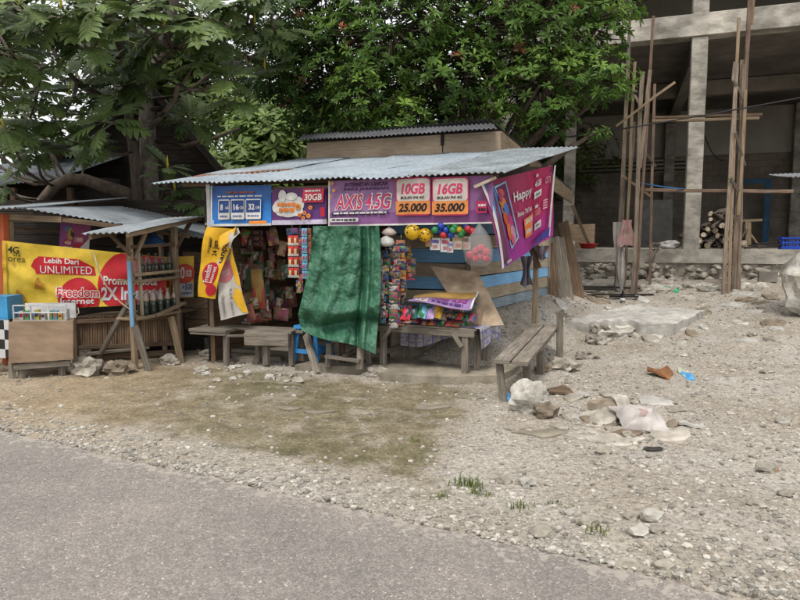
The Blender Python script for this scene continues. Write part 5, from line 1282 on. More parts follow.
# bamboo-fronted counter
z0 = P(75, 320, 7.7)
A0, A1 = P(75, 319, 7.55), P(181, 314, 7.85); B0, B1 = P(75, 350, 7.55), P(181, 345, 7.85)
C0 = thing('bamboo_counter', 'low counter faced with upright split bamboo slats below the yellow banner', 'counter', V(((A0.x+A1.x)/2, (A0.y+A1.y)/2, 0)))
for k in range(44):
    f = (k+.5)/44; mb = MB(); a, b_ = B0.lerp(B1, f), A0.lerp(A1, f); mb.beam(a+V((0, rnd(.0, .012), 0)), b_+V((0, rnd(.0, .012), rnd(.0, .03))), .024, .012, up=V((0, 1, 0)), jit=.03); mb.build('slat', W['bamboo'], C0)
for a, b_, w_, h in ((A0+V((0, -.03, -.03)), A1+V((0, -.03, -.03)), .03, .05), (B0+V((0, -.03, .03)), B1+V((0, -.03, .03)), .03, .05), (V((A0.x, A0.y-.03, -.02)), A0+V((0, -.03, .03)), .07, .05), (V((A1.x, A1.y-.03, -.02)), A1+V((0, -.03, .03)), .06, .05), (B0+V((.2, .0, -.09)), B1+V((0, 0, -.09)), .04, .07)):
    mb = MB(); mb.beam(a, b_, w_, h, jit=.03); mb.build('frame', W['brown'], C0)
mb = MB(); mb.prism([A0+V((0, .02, .012)), A1+V((0, .02, .012)), A1+V((.15, .5, .012)), A0+V((.15, .5, .012))], V((0, 0, .02))); mb.build('counter_top', W['tan'], C0)
mb = MB(); mb.prism([V((A0.x-.1, A0.y+.55, 0)), V((A1.x+.1, A1.y+.55, 0)), V((A1.x+.1, A1.y+.55, .56)), V((A0.x-.1, A0.y+.55, .56))], V((0, .03, 0))); mb.build('back_board', W['dark'], C0)
# plywood chest
ga = hit(12, 379); cD = ga.y
c0, c1, c2, c3 = P(8.5, 363.5, cD), P(73, 359.5, cD+.12), P(73, 321, cD+.12), P(8.5, 322, cD)
CH = thing('plywood_chest', 'plywood fronted chest on short legs below the left end of the yellow banner', 'chest', V(((c0.x+c1.x)/2, cD, 0)))
mb = MB(); mb.prism([c0, c1, c2, c3], V((0, .015, 0))); mb.build('front_panel', W['ply'], CH)
mb = MB(); mb.prism([c0+V((.01, .02, 0)), c1+V((-.01, .02, 0)), c2+V((-.01, .02, -.01)), c3+V((.01, .02, -.01))], V((-.22, .45, 0))); mb.build('body', W['tan'], CH)
for px in (12, 21, 62):
    p = P(px, 366, cD+.05+px*.002); mb = MB(); mb.beam(V((p.x, p.y, -.03)), V((p.x, p.y, c0.z+.01)), .07, .05, up=RV); mb.build('leg', W['grey'], CH)
mb = MB(); mb.beam(c0+V((.03, .04, -.05)), c1+V((-.05, .04, -.045)), .03, .06, jit=.04); mb.build('rail', W['grey'], CH)
# glass case / crate with bright packs on the chest, chequered panel, blue box
w0_ = P(14, 321, cD+.2); T = thing('display_case', 'white framed display case of drink cartons on the plywood chest', 'display case', w0_)
q = frame_local(w0_, .08); fr_ = F((.60, .60, .60), .5)
for a, b_ in (((0, 0, 0), (.55, 0, 0)), ((0, 0, .17), (.55, 0, .17)), ((0, 0, 0), (0, 0, .17)), ((.55, 0, 0), (.55, 0, .17)), ((.18, 0, 0), (.18, 0, .17)), ((.37, 0, 0), (.37, 0, .17)), ((0, 0, .09), (.55, 0, .09))):
    mb = MB(); mb.beam(q(*a), q(*b_), .014, .014, up=V((0, 1, 0)) if a[2] != b_[2] else V((0, 0, 1)), jit=0); mb.build('frame_bar', fr_, T)
mb = MB(); mb.prism([q(0, .25, 0), q(.55, .25, 0), q(.55, .25, .17), q(0, .25, .17)], q(0, .02, 0)-q(0, 0, 0)); mb.build('back_panel', fr_, T)
r = random.Random(3)
for k in range(9):
    a = q(.02+k*.058, .05+r.uniform(0, .06), .004); h = r.uniform(.07, .12); mb = MB(); mb.prism([a, a+V((.045, 0, 0)), a+V((.045, 0, h)), a+V((0, 0, h))], V((0, .05, 0)), 0, .5); mb.prism([a+V((.005, -.002, h*.3)), a+V((.04, -.002, h*.3)), a+V((.04, -.002, h*.7)), a+V((.005, -.002, h*.7))], V((0, .0015, 0)), 1, .5)
    tag(mb.build('drink_carton', [F([(.55, .55, .5), (.1, .35, .12), (.1, .3, .5), (.6, .5, .1)][k % 4]), F(PALX[(k*5) % 12])]), 'small drink carton standing in the white display case', 'carton', 'cartons in the display case')
chk = bpy.data.materials.new('chequer_print'); nt, N, L = nodes(chk); bs = N['Principled BSDF']; tcn = N.new('ShaderNodeTexCoord'); ch_ = N.new('ShaderNodeTexChecker'); ch_.inputs['Scale'].default_value = 1; mp = N.new('ShaderNodeMapping'); mp.inputs['Scale'].default_value = (9, 9, 1); mp.inputs['Location'].default_value = (.2, .2, .5)
L.new(tcn.outputs['UV'], mp.inputs[0]); L.new(mp.outputs[0], ch_.inputs[0]); ch_.inputs['Color1'].default_value = (.55, .55, .54, 1); ch_.inputs['Color2'].default_value = (.012, .012, .014, 1); L.new(ch_.outputs[0], bs.inputs['Base Color'])
a = P(-60, 358, cD+.25); b_ = P(8.6, 358, cD+.3); t1 = P(8.6, 320, cD+.3); t0 = P(-60, 320, cD+.25)
tag((lambda mb: (mb.prism([a, b_, t1, t0], V((0, .03, 0))), mb.build('chequered_panel', chk))[1])(MB()), 'black and white chequered board at the left margin beside the plywood chest', 'board')
mb = MB(); a = P(-40, 319.5, cD+.4); b_ = P(8, 319.5, cD+.4); mb.prism([a, b_, b_+V((0, 0, .26)), a+V((0, 0, .26))], V((0, .3, 0)), 0, .5); tag(mb.build('cooler_box', F((.06, .32, .60), .4)), 'sky blue cooler box at the left margin under the banner edge', 'box')
board('kiosk_footboard', W['grey'], P(88, 352, 7.5)+V((0, -.02, -.02)), P(150, 343, 7.75)+V((0, -.02, -.05)), .10, .03, V((0, 0, 1)), 'loose grey plank lying along the foot of the bamboo counter', 'plank')
# yellow promo banner
b = Banner('banner', 'wide yellow and red promo banner across the left kiosk reading Lebih Dari UNLIMITED', 'banner', [P(3, 240.5, 7.28), P(166, 257.5, 7.72), P(166, 303.5, 7.72), P(5.5, 311, 7.28)], flat('yellow_banner_vinyl', (.72, .50, .05), .4, .12, tint=.1),
           lambda u, v: .014*math.sin(u*8+v*3)+.010*math.sin((u*1.2+v)*11)+.02*math.exp(-((v-.35-u*1.3)/.06)**2)*(u < .5), nu=50, nv=20)
X = lambda px: (px-3)/163
def Y(py, px): u = X(px); return (py-(240.5+17*u))/((311-7.5*u)-(240.5+17*u))
rdm = flat('red_print', (.50, .012, .02), .4, .12)
pt = lambda px, py: (X(px), Y(py, px))
b.poly([pt(*p) for p in [(37, 256), (76, 259), (77, 264.5), (91, 267), (93, 275.5), (34, 273.5), (33, 269.5), (29, 266), (36, 263), (32, 259.5), (38, 259)]], rdm, 'brush_stroke')
def bt(s, x0, y0, x1, y1, mat, bold=.02, shear=0, dy=0):      # px box on left edge, right edge shifted by dy
    vs, fs = text_geo(s, bold); vs = [(x+shear*y, y) for x, y in vs]; xa = min(x for x, y in vs); xb = max(x for x, y in vs); ya = min(y for x, y in vs); yb = max(y for x, y in vs)
    b._put('lettering', mat, [pt(x0+(x1-x0)*(x-xa)/(xb-xa), y1-(y1-y0)*(y-ya)/(yb-ya)+dy*(x-xa)/(xb-xa)) for x, y in vs], fs)
bt('Lebih Dari', 42, 257.2, 76, 262.6, wh, .02, 0, 1.8); bt('UNLIMITED', 38, 265.2, 89, 272.8, wh, .0, 0, 1.5)
def bell(cx, cy, rx, ry, mat, part='emblem', ymax=None, xmin=None, xmax=165.5):
    pts = []
    for i in range(36):
        a = i*math.pi/18; x, y = cx+rx*math.cos(a), cy+ry*math.sin(a); x = min(x, xmax); 
        lo_ = (311-7.5*X(x))-.4; hi_ = 240.5+17*X(x)+.4; pts.append(pt(x, min(max(y, hi_), lo_)))
    b.poly(pts, mat, part)
bell(75.5, 299, 21, 21.5, rdm)
bell(143, 284, 48, 38, rdm)
bt('Freedom', 52.5, 286.5, 97, 297.5, wh, .07, 0, .5); bt('Freedom', 53.5, 287.3, 96, 296.6, rdm, .012, 0, .5); bt('Internet', 57, 298, 91, 304, wh, .02, 0, -.3)
bt('Promo Kuota', 101, 275.5, 157, 284.5, wh, .025, 0, .8); bt('2X Internet', 98.5, 287, 163, 300.5, F((.62, .62, .66)), .035, 0, -1.5)
dkb = F((.03, .02, .01), .6); bt('4G', 8, 245.5, 19, 252.5, dkb, .02, .1, 1.2); bt('us', 13.5, 253, 20, 256, dkb, .0, .1, .5); bt('orea', 8, 256.5, 24, 261, dkb, .0, .1, 1.5); b.rect(X(12), Y(261, 12), X(13.5), Y(265.5, 12), F((.55, .33, .05)))
ob = F((.55, .25, .03)); b.poly([pt(*p) for p in [(34.5, 278), (37, 277), (37.5, 281), (41.5, 284.5), (41, 289), (32, 288.5), (32.5, 285.5), (35, 284)]], ob, 'emblem')
b.poly([pt(*p) for p in [(15.5, 289), (19, 292.5), (22, 296), (24, 300), (18, 304), (14.5, 301), (18, 298.5), (13.5, 295)]], ob, 'emblem'); b.ell(X(19.3), Y(299, 19), .008, .02, F((.72, .50, .05)), 'emblem')
b.rect(0, 0, .022, 1, flat('yellow_fold', (.62, .38, .03), .4), 'folded_edge')
b.done()
# second poster behind the rack
b = Banner('poster', 'yellow, red and white data price poster behind the bottle rack', 'poster', [P(161, 257, 7.95), P(194, 256, 8.05), P(193.5, 297, 8.05), P(161, 299, 7.95)], flat('poster_yellow', (.70, .44, .03), .4, .1), wv(.004, 6))
X2 = lambda px: (px-161)/32.5; Y2 = lambda py: (py-256.5)/41.5
b.rect(X2(172), Y2(283), X2(193), Y2(297.3), F((.50, .52, .56))); b.ell(X2(184), Y2(274), .33, .24, F((.55, .05, .02)), 'emblem'); b.text('0', X2(180), Y2(267), X2(184.5), Y2(279), wh, .04); b.text('5GB', X2(185.5), Y2(270.5), X2(191.5), Y2(277), wh, .02); b.text('+500', X2(182), Y2(284), X2(192.3), Y2(290.5), F((.06, .06, .10)), .03)
b.bars(X2(181), Y2(292.5), X2(192), Y2(294.5), F((.1, .1, .2)), 3); b.ell(X2(168), Y2(266), .10, .09, F(RED), 'emblem'); b.ell(X2(168), Y2(266), .05, .05, wh, 'emblem'); b.rect(X2(166), Y2(270), X2(170.5), Y2(278), wh); b.rect(X2(163), Y2(280), X2(170), Y2(286), F(RED)); b.done()
# small poster hanging at the back
b = Banner('poster', 'small purple and red poster with a bird hanging inside the left kiosk', 'poster', [P(60.5, 221, 7.9), P(91, 222, 7.95), P(89, 254, 7.95), P(59, 251, 7.9)], grad('poster_purple', [(0, (.18, .06, .30)), (.6, (.35, .03, .12)), (1, (.16, .02, .12))], [(0, (.45, .03, .08)), (1, (.20, .05, .22))]), wv(.006, 5))
b.ell(.28, .25, .13, .10, F((.12, .2, .4)), 'emblem'); b.ell(.36, .42, .10, .2, F((.5, .3, .05)), 'emblem'); b.poly([(.38, .3), (.5, .42), (.44, .52), (.36, .45)], F(BLK), 'emblem'); b.rect(.15, .60, .42, .80, F(RED), 'price_box'); b.text('400', .18, .64, .40, .76, wh, .02); b.rect(.14, .82, .44, .98, wh, 'price_box'); b.rect(.5, .5, .8, .66, F((.6, .2, .2)), 'price_box'); b.text('20', .58, .52, .74, .63, wh, .02)
b.rect(.5, .7, .8, .82, F(RED), 'price_box'); b.poly([(.55, .99), (1, .5), (1, .99)], wh); b.bars(.5, .84, .75, .92, wh, 2); b.done()
# rope looped over the banner
T = cable('rope', [P(92, 252, 7.35), P(95, 257, 7.2), P(99, 272, 7.2), P(107, 287, 7.18), P(120, 302, 7.15), P(132, 311, 7.1)], .008, C['rope'], 'pale rope hanging in a loop across the yellow banner', 'rope')
cable('rope', [P(60, 311, 7.2), P(66, 317, 7.15), P(73, 318, 7.15), P(79, 313, 7.2), P(78, 308, 7.25)], .007, C['rope'], 'slack loop of rope hanging below the yellow banner', 'rope')
# ---- roofed fuel-bottle rack
f1_ = P(133.5, 369, 7.1); f2_ = P(178.5, 362, 7.75)
RK = thing('bottle_rack', 'small roofed wooden rack of fuel bottles standing in front of the left kiosk', 'rack', V(((f1_.x+f2_.x)/2, (f1_.y+f2_.y)/2, 0)))
rx = V((f2_.x-f1_.x, f2_.y-f1_.y, 0)); rl = rx.length; rx.normalize(); ry = V((-rx.y, rx.x, 0))   # ry: to the back-left
rq = lambda a, b_, c: V((f1_.x, f1_.y, 0))+rx*a+ry*b_+V((0, 0, c))
def kb(name, mat, a, b_, w_, h, up=RV, jit=.03): mb = MB(); mb.beam(a, b_, w_, h, up=up, jit=jit); return mb.build(name, mat, RK)
kb('post', W['tan'], rq(.02, 0, -.04), rq(.02, 0, 1.60), .065, .055); 
for z0_, z1_ in ((.58, 1.13),): 
    mb = MB(); mb.beam(rq(-.02, -.035, .50), rq(-.035, -.035, 1.26), .05, .02, up=RV); mb.build('blue_batten', W['blue'], RK)
kb('post', W['tan'], rq(rl, 0, -.04), rq(rl, 0, 1.66), .085, .05); kb('post', W['tan'], rq(rl, .22, -.04), rq(rl, .22, 1.68), .05, .05)
kb('post', W['cream'], rq(.15, -.01, .62), rq(.13, -.01, 1.35), .035, .03)
ZB, ZM, ZT = .60, 1.04, 1.42
for z in (ZB, ZM): 
    mb = MB(); mb.beam(rq(-.0, .11, z-.012), rq(rl+.06, .11, z-.012), .26, .022); mb.build('shelf', W['tan'], RK)
for z in (ZB+.05-.06, 1.10, 1.02-.0): kb('rail', W['tan'], rq(.02, -.045, z), rq(rl+.02, -.045, z+.02), .025, .035, V((0, 0, 1)))
kb('rail', W['brown'], rq(0, -.02, ZT), rq(rl, -.02, ZT+.03), .03, .04, V((0, 0, 1)))
kb('brace', W['grey'], hit(95, 362)+V((0, 0, -.02)), rq(.0, -.06, .90), .06, .04); kb('brace', W['grey'], hit(149, 371)+V((0, 0, -.02)), rq(-.02, -.07, .52), .075, .04); kb('brace', W['tan'], rq(.30, -.07, .60), rq(rl+.06, -.07, .71), .075, .03, V((0, 0, 1))); kb('brace', W['tan'], hit(182, 363)+V((0, 0, -.02)), rq(rl-.15, -.05, .56), .075, .05)
kb('knee_brace', W['tan'], rq(.05, -.03, 1.28), rq(.28, .0, 1.62), .05, .04); kb('knee_brace', W['brown'], rq(-.0, -.03, 1.33), rq(-.2, .1, 1.6), .04, .03); kb('knee_brace', W['brown'], rq(rl, -.03, 1.40), rq(rl+.30, 0, 1.74), .05, .04)
o = P(80.5, 234.5, 6.85); e1 = P(130, 232, 6.75); far_ = P(206, 216, 8.25); mb = MB(); corr(mb, o, e1-o, far_-e1, rows=8, seed=6, dent=.01, pitch=.07); mb.build('roof_sheet', zinc2, RK)
kb('rafter', W['tan'], o.lerp(e1, .15)+V((0, .05, -.035)), o.lerp(e1, .15)+(far_-e1)*.95+V((0, 0, -.035)), .04, .05, V((0, 0, 1))); kb('rafter', W['tan'], e1+V((-.05, .05, -.035)), far_+V((-.05, -.06, -.035)), .04, .05, V((0, 0, 1)))
# fuel bottles
glass = M('fuel_bottle_glass', (.028, .045, .032), (.018, .03, .022), rough=.12, spec=.6, grime=.1, tint=.1); neck = clear_plastic('bottle_neck', (.42, .33, .27), .75); capm = F((.55, .36, .30), .5)
def bottle(pos, label=None, proto=None):
    T = thing('fuel_bottle', 'bottle of dark fuel with a clear neck on the lower shelf of the roofed rack', 'bottle', pos, 'fuel bottles on the roofed rack')
    mb = MB(); mb.lathe(pos, [(.030, 0), (.036, .006), (.037, .06), (.034, .09), (.037, .12), (.037, .17)], 14); mb.build('filled_body', glass, T)
    mb = MB(); mb.lathe(pos, [(.037, .171), (.035, .20), (.020, .245), (.014, .26), (.014, .275)], 14); mb.build('neck', neck, T)
    mb = MB(); mb.lathe(pos, [(.017, .276), (.017, .30), (.015, .303)], 12); mb.build('cap', capm, T); return T
bp0 = bottle(rq(.24, .02, ZB)); n = 0
for row in range(2):
    for k in range(5):
        if row == 0 and k == 0: continue
        dup(bp0, rq(.24+k*.115+row*.03, .02+row*.12, ZB), (0, 0, rnd(0, 6)))
neck2 = clear_plastic('dark_bottle_neck', (.10, .10, .08), .6); bp1 = bottle(rq(.22, .04, ZM)); bp1['label'] = 'bottle of dark fuel with a dark neck on the upper shelf of the roofed rack'
for ch in bp1.children:
    if ch.name.startswith('neck'): ch.data.materials[0] = neck2
    if ch.name.startswith('cap'): ch.data.materials[0] = F((.06, .08, .06), .5)
for k in range(1, 5):
    dup(bp1, rq(.22+k*.11, .04, ZM), (0, 0, rnd(0, 6)))
def jar(pos, lab):
    T = thing('glass_jar', lab, 'jar', pos); mb = MB(); mb.lathe(pos, [(.06, 0), (.068, .01), (.07, .12), (.05, .17), (.022, .21), (.02, .25), (.026, .255)], 16); mb.build('glass', clear_plastic('jar_glass', (.55, .58, .58), .22), T)
    mb = MB(); mb.lathe(pos+V((0, 0, .008)), [(.055, 0), (.062, .01), (.064, .03)], 14); mb.build('dregs', F((.10, .09, .07)), T)
jar(rq(.22, .16, ZM+.0), 'empty clear demijohn on the upper rack shelf, the one nearer the front post'); jar(rq(.42, .16, ZM+.0), 'empty clear demijohn on the upper rack shelf, the one nearer the wide back post')
p = rq(rl-.22, .1, ZT+.03); mb = MB(); mb.lathe(p, [(.15, 0), (.13, .01), (.06, .09), (.02, .13), (.018, .18)], 14); T = tag(mb.build('funnel', F((.02, .06, .16), .5)), 'dark blue funnel upturned on the top rail of the rack', 'funnel')
mb = MB(); mb.beam(rq(.02, .1, ZT), rq(rl+.02, .1, ZT+.02), .22, .02); mb.build('top_shelf', W['brown'], RK)
# ================================================================== STONES AND LITTER
def rock(px, py, w, d, h, mat, label, seed, rough=.3, sub=3, group=None, rot=0, sink=.25):
    p = hit(px, py); mb = MB(); mb.blob(V((p.x, p.y+d*.6, p.z+h*(.5-sink))), (w/2, d/2, h/2*1.15), seed, rough, sub, rot=rot, fq=1.9)
    return tag(mb.build('stone', mat), label, 'stone', group)
rock(77, 378, .38, .3, .26, C['rock'], 'pale rough stone lying before the bamboo counter', 2)
rock(112, 377, .34, .28, .20, C['rock_brown'], 'earthy brown stone right of the pale one before the bamboo counter', 5)
rock(165, 366, .2, .18, .15, C['rock'], 'small round stone at the foot of the bottle rack', 8)
rock(173, 366, .12, .12, .10, C['rock'], 'smaller stone touching the round one at the rack foot', 18)
rock(207, 357, .24, .12, .10, C['rock'], 'flat tan stone under the left end of the low bench', 9, rot=.3)
rock(199, 375, .20, .16, .10, C['rock'], 'grey stone in the earth edge below the low bench', 11)
rock(377, 378, .30, .2, .12, C['rock'], 'light flat stone at the corner of the cement ledge', 14)
rock(464, 381, .16, .10, .07, C['rock_white'], 'pale cement lump under the right front table leg', 15)
bo = rock(535, 418, .40, .30, .34, C['rock_white'], 'large whitish boulder standing on the gravel by the bench', 21, .22, 4)
rock(549, 420, .22, .2, .14, C['rock_brown'], 'brown lump stuck to the right side of the whitish boulder', 22)
for k, (px, py, w, d, h, m) in enumerate([(620, 339, .55, .35, .2, 'rock_white'), (600, 345, .3, .25, .14, 'rock'), (606, 337, .35, .3, .22, 'rock'), (565, 372, .35, .3, .16, 'rock'), (590, 360, .3, .2, .12, 'rock'), (548, 374, .25, .2, .1, 'rock_brown'), (634, 338, .3, .25, .12, 'rock')]):
    rock(px, py, w, d, h, C[m], ['big rough pale chunk lying against the front of the cement slab', 'grey lump in front of the slab left corner', 'rough lump at the left end of the slab', 'low stone behind the bench legs', 'low flat stone midway between bench and slab', 'brown low stone just behind the bench', 'small chunk right of the big pale chunk'][k], 31+k, .35)
# broken footing strewn: small chunks the eye can pick out
r = random.Random(77); gr = 'loose stones strewn on the gravel'
for k in range(70):
    px, py = r.choice([(r.uniform(560, 790), r.uniform(345, 470)), (r.uniform(200, 330), r.uniform(366, 384)), (r.uniform(520, 790), r.uniform(285, 345)), (r.uniform(480, 795), r.uniform(460, 590))])
    s = r.uniform(.04, .11); rock(px, py, s*1.3, s, s*.65, C['rock' if k % 3 else 'rock_white'], 'small loose stone strewn on the gravelly ground', 100+k, .3, 2, gr)
# cement slab
q0, q1, q2, q3 = hit(565, 322), hit(674, 335), hit(705, 315), hit(625, 303)
zt_ = P(672, 324, q1.y).z
mb = MB(); nU, nV = 40, 24
def slab(u, v):
    a = q0.lerp(q1, u); b_ = q3.lerp(q2, u); p = a.lerp(b_, v); e = min(u, 1-u, v, 1-v)
    jx = .06*noise.noise(V((u*9, v*9, 1)))*(e < .08); 
    z = zt_+.05*(v)+.02*noise.noise(V((u*6, v*5, 3)))+.022*noise.noise(V((u*17, v*15, 6)))+.03*(noise.noise(V((u*3, v*3, 9))))-.02*(u < .3)
    return V((p.x+jx, p.y+jx*.5, z))
mb.grid(slab, nU, nV)
rim = [(i/nU, 0) for i in range(nU+1)]+[(1, j/nV) for j in range(1, nV+1)]+[(1-i/nU, 1) for i in range(1, nU+1)]+[(0, 1-j/nV) for j in range(1, nV)]
for i in range(len(rim)):
    (u0, v0_), (u1, v1_) = rim[i], rim[(i+1) % len(rim)]; a, b_ = slab(u0, v0_), slab(u1, v1_); o_ = lambda p: V((p.x+.02*noise.noise(p*6), p.y-.03+.03*noise.noise(p*5), p.z-.32))
    mb.add([a, o_(a), o_(b_), b_], [[0, 1, 2, 3]], None, .3)
tag(mb.build('cement_slab', C['slabtop'], smooth=False), 'pale broken cement slab lying on the rising ground before the scaffolds', 'slab')
# long low rubble lines (old footings) near the plinth
for k in range(16):
    px = 600+k*11+r.uniform(-4, 4); rock(px, 291+r.uniform(-4, 5)-k*.3, r.uniform(.15, .4), r.uniform(.12, .25), r.uniform(.08, .16), C['rock_white' if k % 2 else 'rock'], 'chunk in the low line of rubble behind the cement slab', 300+k, .4, 2, 'line of rubble behind the slab')
for k in range(34):
    px = 470+r.uniform(0, 330) if k > 8 else 575+r.uniform(0, 60); py = r.uniform(270, 283) if px > 575 else r.uniform(300, 330)
    if px < 560: continue
    rock(px, py, r.uniform(.12, .34), r.uniform(.12, .25), r.uniform(.08, .2), C['rock' if k % 4 else 'rock_brown'], 'rough stone tumbled at the foot of the rubble footing', 400+k, .4, 2, 'stones tumbled below the plinth')
for k in range(10):
    a = hit(r.uniform(585, 640), r.uniform(287, 300)); an = r.uniform(-.5, .5); l_ = r.uniform(.25, .7); d_ = V((math.cos(an), math.sin(an), 0))*l_/2
    mb = MB(); mb.beam(a-d_+V((0, 0, .03+.01*k)), a+d_+V((0, 0, .04+.008*k)), .05, .03, jit=.1); tag(mb.build('charred_stick', W['dark']), 'dark charred stick in the burnt heap at the foot of the left scaffold', 'stick', 'charred sticks below the left scaffold')
T = thing('bottle_litter', 'black bottle with a white label standing in the burnt heap by the left scaffold', 'bottle', hit(622.5, 303)); p = T.location
mb = MB(); mb.lathe(p, [(.035, 0), (.04, .01), (.04, .10), (.038, .14), (.015, .2), (.015, .23)], 12); mb.build('bottle_body', F(BLK, .3), T); mb = MB(); mb.lathe(V(p)+V((0, 0, .03)), [(.0415, 0), (.0415, .06)], 12); mb.build('paper_label', wh, T)
# sheets of broken board, sacks and litter in the foreground heap
def flake(px, py, wpx, hpx, lift, mat, label, seed, name='broken_board', cat='board', th=.02, bend=.05, group=None, n=10):
    rg = random.Random(seed); c = hit(px, py); s = c.y/FPX; asp = c.y/CAM_H
    pts = []
    for i in range(n):
        a = 2*math.pi*i/n+rg.uniform(-.2, .2); k = rg.uniform(.7, 1.1); pts.append((math.cos(a)*wpx/2*s*k, math.sin(a)*hpx/2*s*asp*.82*k))
    bm = bmesh.new(); vs = [bm.verts.new((x, y, 0)) for x, y in pts]; bm.faces.new(vs); bmesh.ops.triangulate(bm, faces=bm.faces[:])
    for _ in range(3): bmesh.ops.subdivide_edges(bm, edges=bm.edges[:], cuts=1); bmesh.ops.triangulate(bm, faces=[f for f in bm.faces if len(f.verts) > 3])
    bm.verts.index_update(); up = []
    for v in bm.verts:
        x, y = c.x+v.co.x, c.y+v.co.y; z = gz(x, y)+.012+lift*(.5+.5*v.co.y/(hpx*s*asp*.5+1e-6))+bend*noise.noise(V((v.co.x*4+seed, v.co.y*4, seed)))+bend*.3*noise.noise(V((v.co.x*13+seed, v.co.y*13, seed)))
        up.append(V((x, y, max(z, gz(x, y)+.006))))
    m = len(up); fs = [[v.index for v in f.verts] for f in bm.faces]; bd = [(e.verts[0].index, e.verts[1].index) for e in bm.edges if len(e.link_faces) == 1]; bm.free()
    mb = MB(); mb.add(up+[p-V((0, 0, th)) for p in up], [f if True else f for f in fs]+[[m+i for i in f[::-1]] for f in fs]+[[a, b_, m+b_, m+a] for a, b_ in bd], None, .5)
    return tag(mb.build(name, mat), label, cat, group)
pale = M('pale_board', (.55, .50, .43), (.36, .32, .265), rough=.9, scale=6, bump=.3, bscale=20, grime=.35, gscale=5)
dirt = C['rock_brown']
flake(583, 437, 52, 11, .01, pale, 'long pale broken sheet at the front left of the debris heap', 1)
flake(612, 441, 70, 9, .01, pale, 'pale ribbon of broken sheet along the front of the debris heap', 2)
flake(668, 438, 46, 14, .03, pale, 'thick buff slab fragment at the right front of the debris heap', 3, th=.05)
flake(602, 409, 34, 16, .06, dirt, 'dark earthy sheet tilted up in the middle of the debris heap', 4, bend=.08)
flake(622, 407, 24, 14, .07, pale, 'curled pale flake standing at the top of the debris heap', 5, bend=.08)
flake(592, 424, 60, 14, .03, C['rock'], 'grey rubbly crust in the middle of the debris heap', 6, bend=.08)
flake(690, 425, 40, 8, .01, C['slabtop'], 'flat pale flake right of the sack', 7)
flake(655, 402, 36, 8, .01, C['slabtop'], 'thin pale flake behind the debris heap', 8)
flake(520, 411, 26, 7, .01, C['slabtop'], 'pale flat flake left of the whitish boulder', 9)
flake(543, 434, 60, 10, .0, C['ledge'], 'worn smear of cement on the gravel before the whitish boulder', 10, bend=.0, th=.01)
flake(560, 394, 28, 7, .07, W['brown'], 'dark brown splintered board behind the whitish boulder', 11)
flake(626, 436, 36, 3.5, .02, W['rust'], 'thin rust brown stick under the pale sack', 12)
flake(652, 450, 24, 5, .0, F((.05, .045, .04), .8), 'black patch of burnt scrap in front of the buff fragment', 13, th=.004, bend=.015)
flake(660, 375, 26, 8, .04, flat('rust_orange_scrap', (.30, .135, .055), .8, .5), 'crumpled rust orange scrap on the open gravel', 14, 'scrap', 'litter', bend=.1)
flake(688, 377, 12, 5, .02, F((.10, .35, .65), .4), 'bright blue wrapper on the open gravel', 15, 'wrapper', 'litter'); flake(683, 374, 12, 5, .02, F((.50, .55, .40), .4), 'pale green wrapper beside the blue one on the open gravel', 16, 'wrapper', 'litter')
flake(507, 399, 12, 6, .05, F((.12, .32, .55), .3), 'blue plastic wrapper at the foot of the bench leg', 17, 'wrapper', 'litter', bend=.04); flake(485, 376, 30, 2.2, .01, W['grey'], 'thin stick lying on the ground left of the bench', 18, 'stick', 'stick')
flake(775, 471, 8, 3, .02, F((.5, .22, .13), .8), 'small reddish brick chip on the gravel', 19, 'brick_chip', 'brick'); flake(672, 291, 14, 4, .02, F((.05, .4, .2), .5), 'green scrap of plastic on the ground below the plinth', 20, 'scrap', 'litter')
flake(549, 571, 12, 4, .02, F((.03, .03, .03), .6), 'small black scrap lying on the asphalt', 21, 'scrap', 'litter')
for k, (px, py, w_, h_) in enumerate([(432, 408, 40, 5), (320, 413, 34, 4), (290, 409, 30, 3), (470, 398, 30, 4)]):
    flake(px, py, w_, h_, .0, C['ledge'], ['pale worn cement streak at the right of the mossy patch', 'pale dry streak in the middle of the mossy patch', 'pale dry streak at the left of the mossy patch', 'pale cement streak before the display table'][k], 60+k, 'cement_streak', 'paving', th=.01, bend=.0)
p = hit(640, 432); mb = MB()
def sack(u, v):
    a = V((p.x-.17+.35*u+.05*math.sin(v*3), p.y-.0+.28*v-.08*u*(1-v), 0)); k = math.sin(math.pi*min(1, max(0, u)))**.6*math.sin(math.pi*min(1, max(0, v)))**.6
    a += V((.06*noise.noise(V((u*3, v*3, 4))), .06*noise.noise(V((u*3, v*3, 8))), 0)); return V((a.x, a.y, gz(a.x, a.y)+.02+k*(.09+.05*noise.noise(V((u*4, v*4, 2)))+.02*noise.noise(V((u*12, v*9, 2))))+.11*v*(1-.5*u)))
mb.grid(sack, 24, 18); tag(mb.build('cement_sack', flat('woven_sack', (.54, .49, .45), .75, .35)), 'whitish torn sack with a faint red print lying on the debris heap', 'sack')
mb = MB(); mb.grid(lambda u, v: sack(.45+.10*u+.06*math.sin(v*4), .25+.4*v)+V((0, -.002, .004)), 6, 8); mb.build('faded_print', F((.46, .33, .30), .8), bpy.data.objects['cement_sack'])
rg2 = random.Random(19)
for k in range(46):
    px, py = rg2.gauss(622, 34), rg2.gauss(422, 11)
    flake(px, py, rg2.uniform(8, 24), rg2.uniform(2.5, 6), rg2.uniform(0, .05), [pale, C['slabtop'], C['rock'], dirt][k % 4], 'small broken shard in the debris heap on the gravel', 500+k, 'shard', 'shard', th=.012, bend=.012, group='shards in the debris heap', n=7)
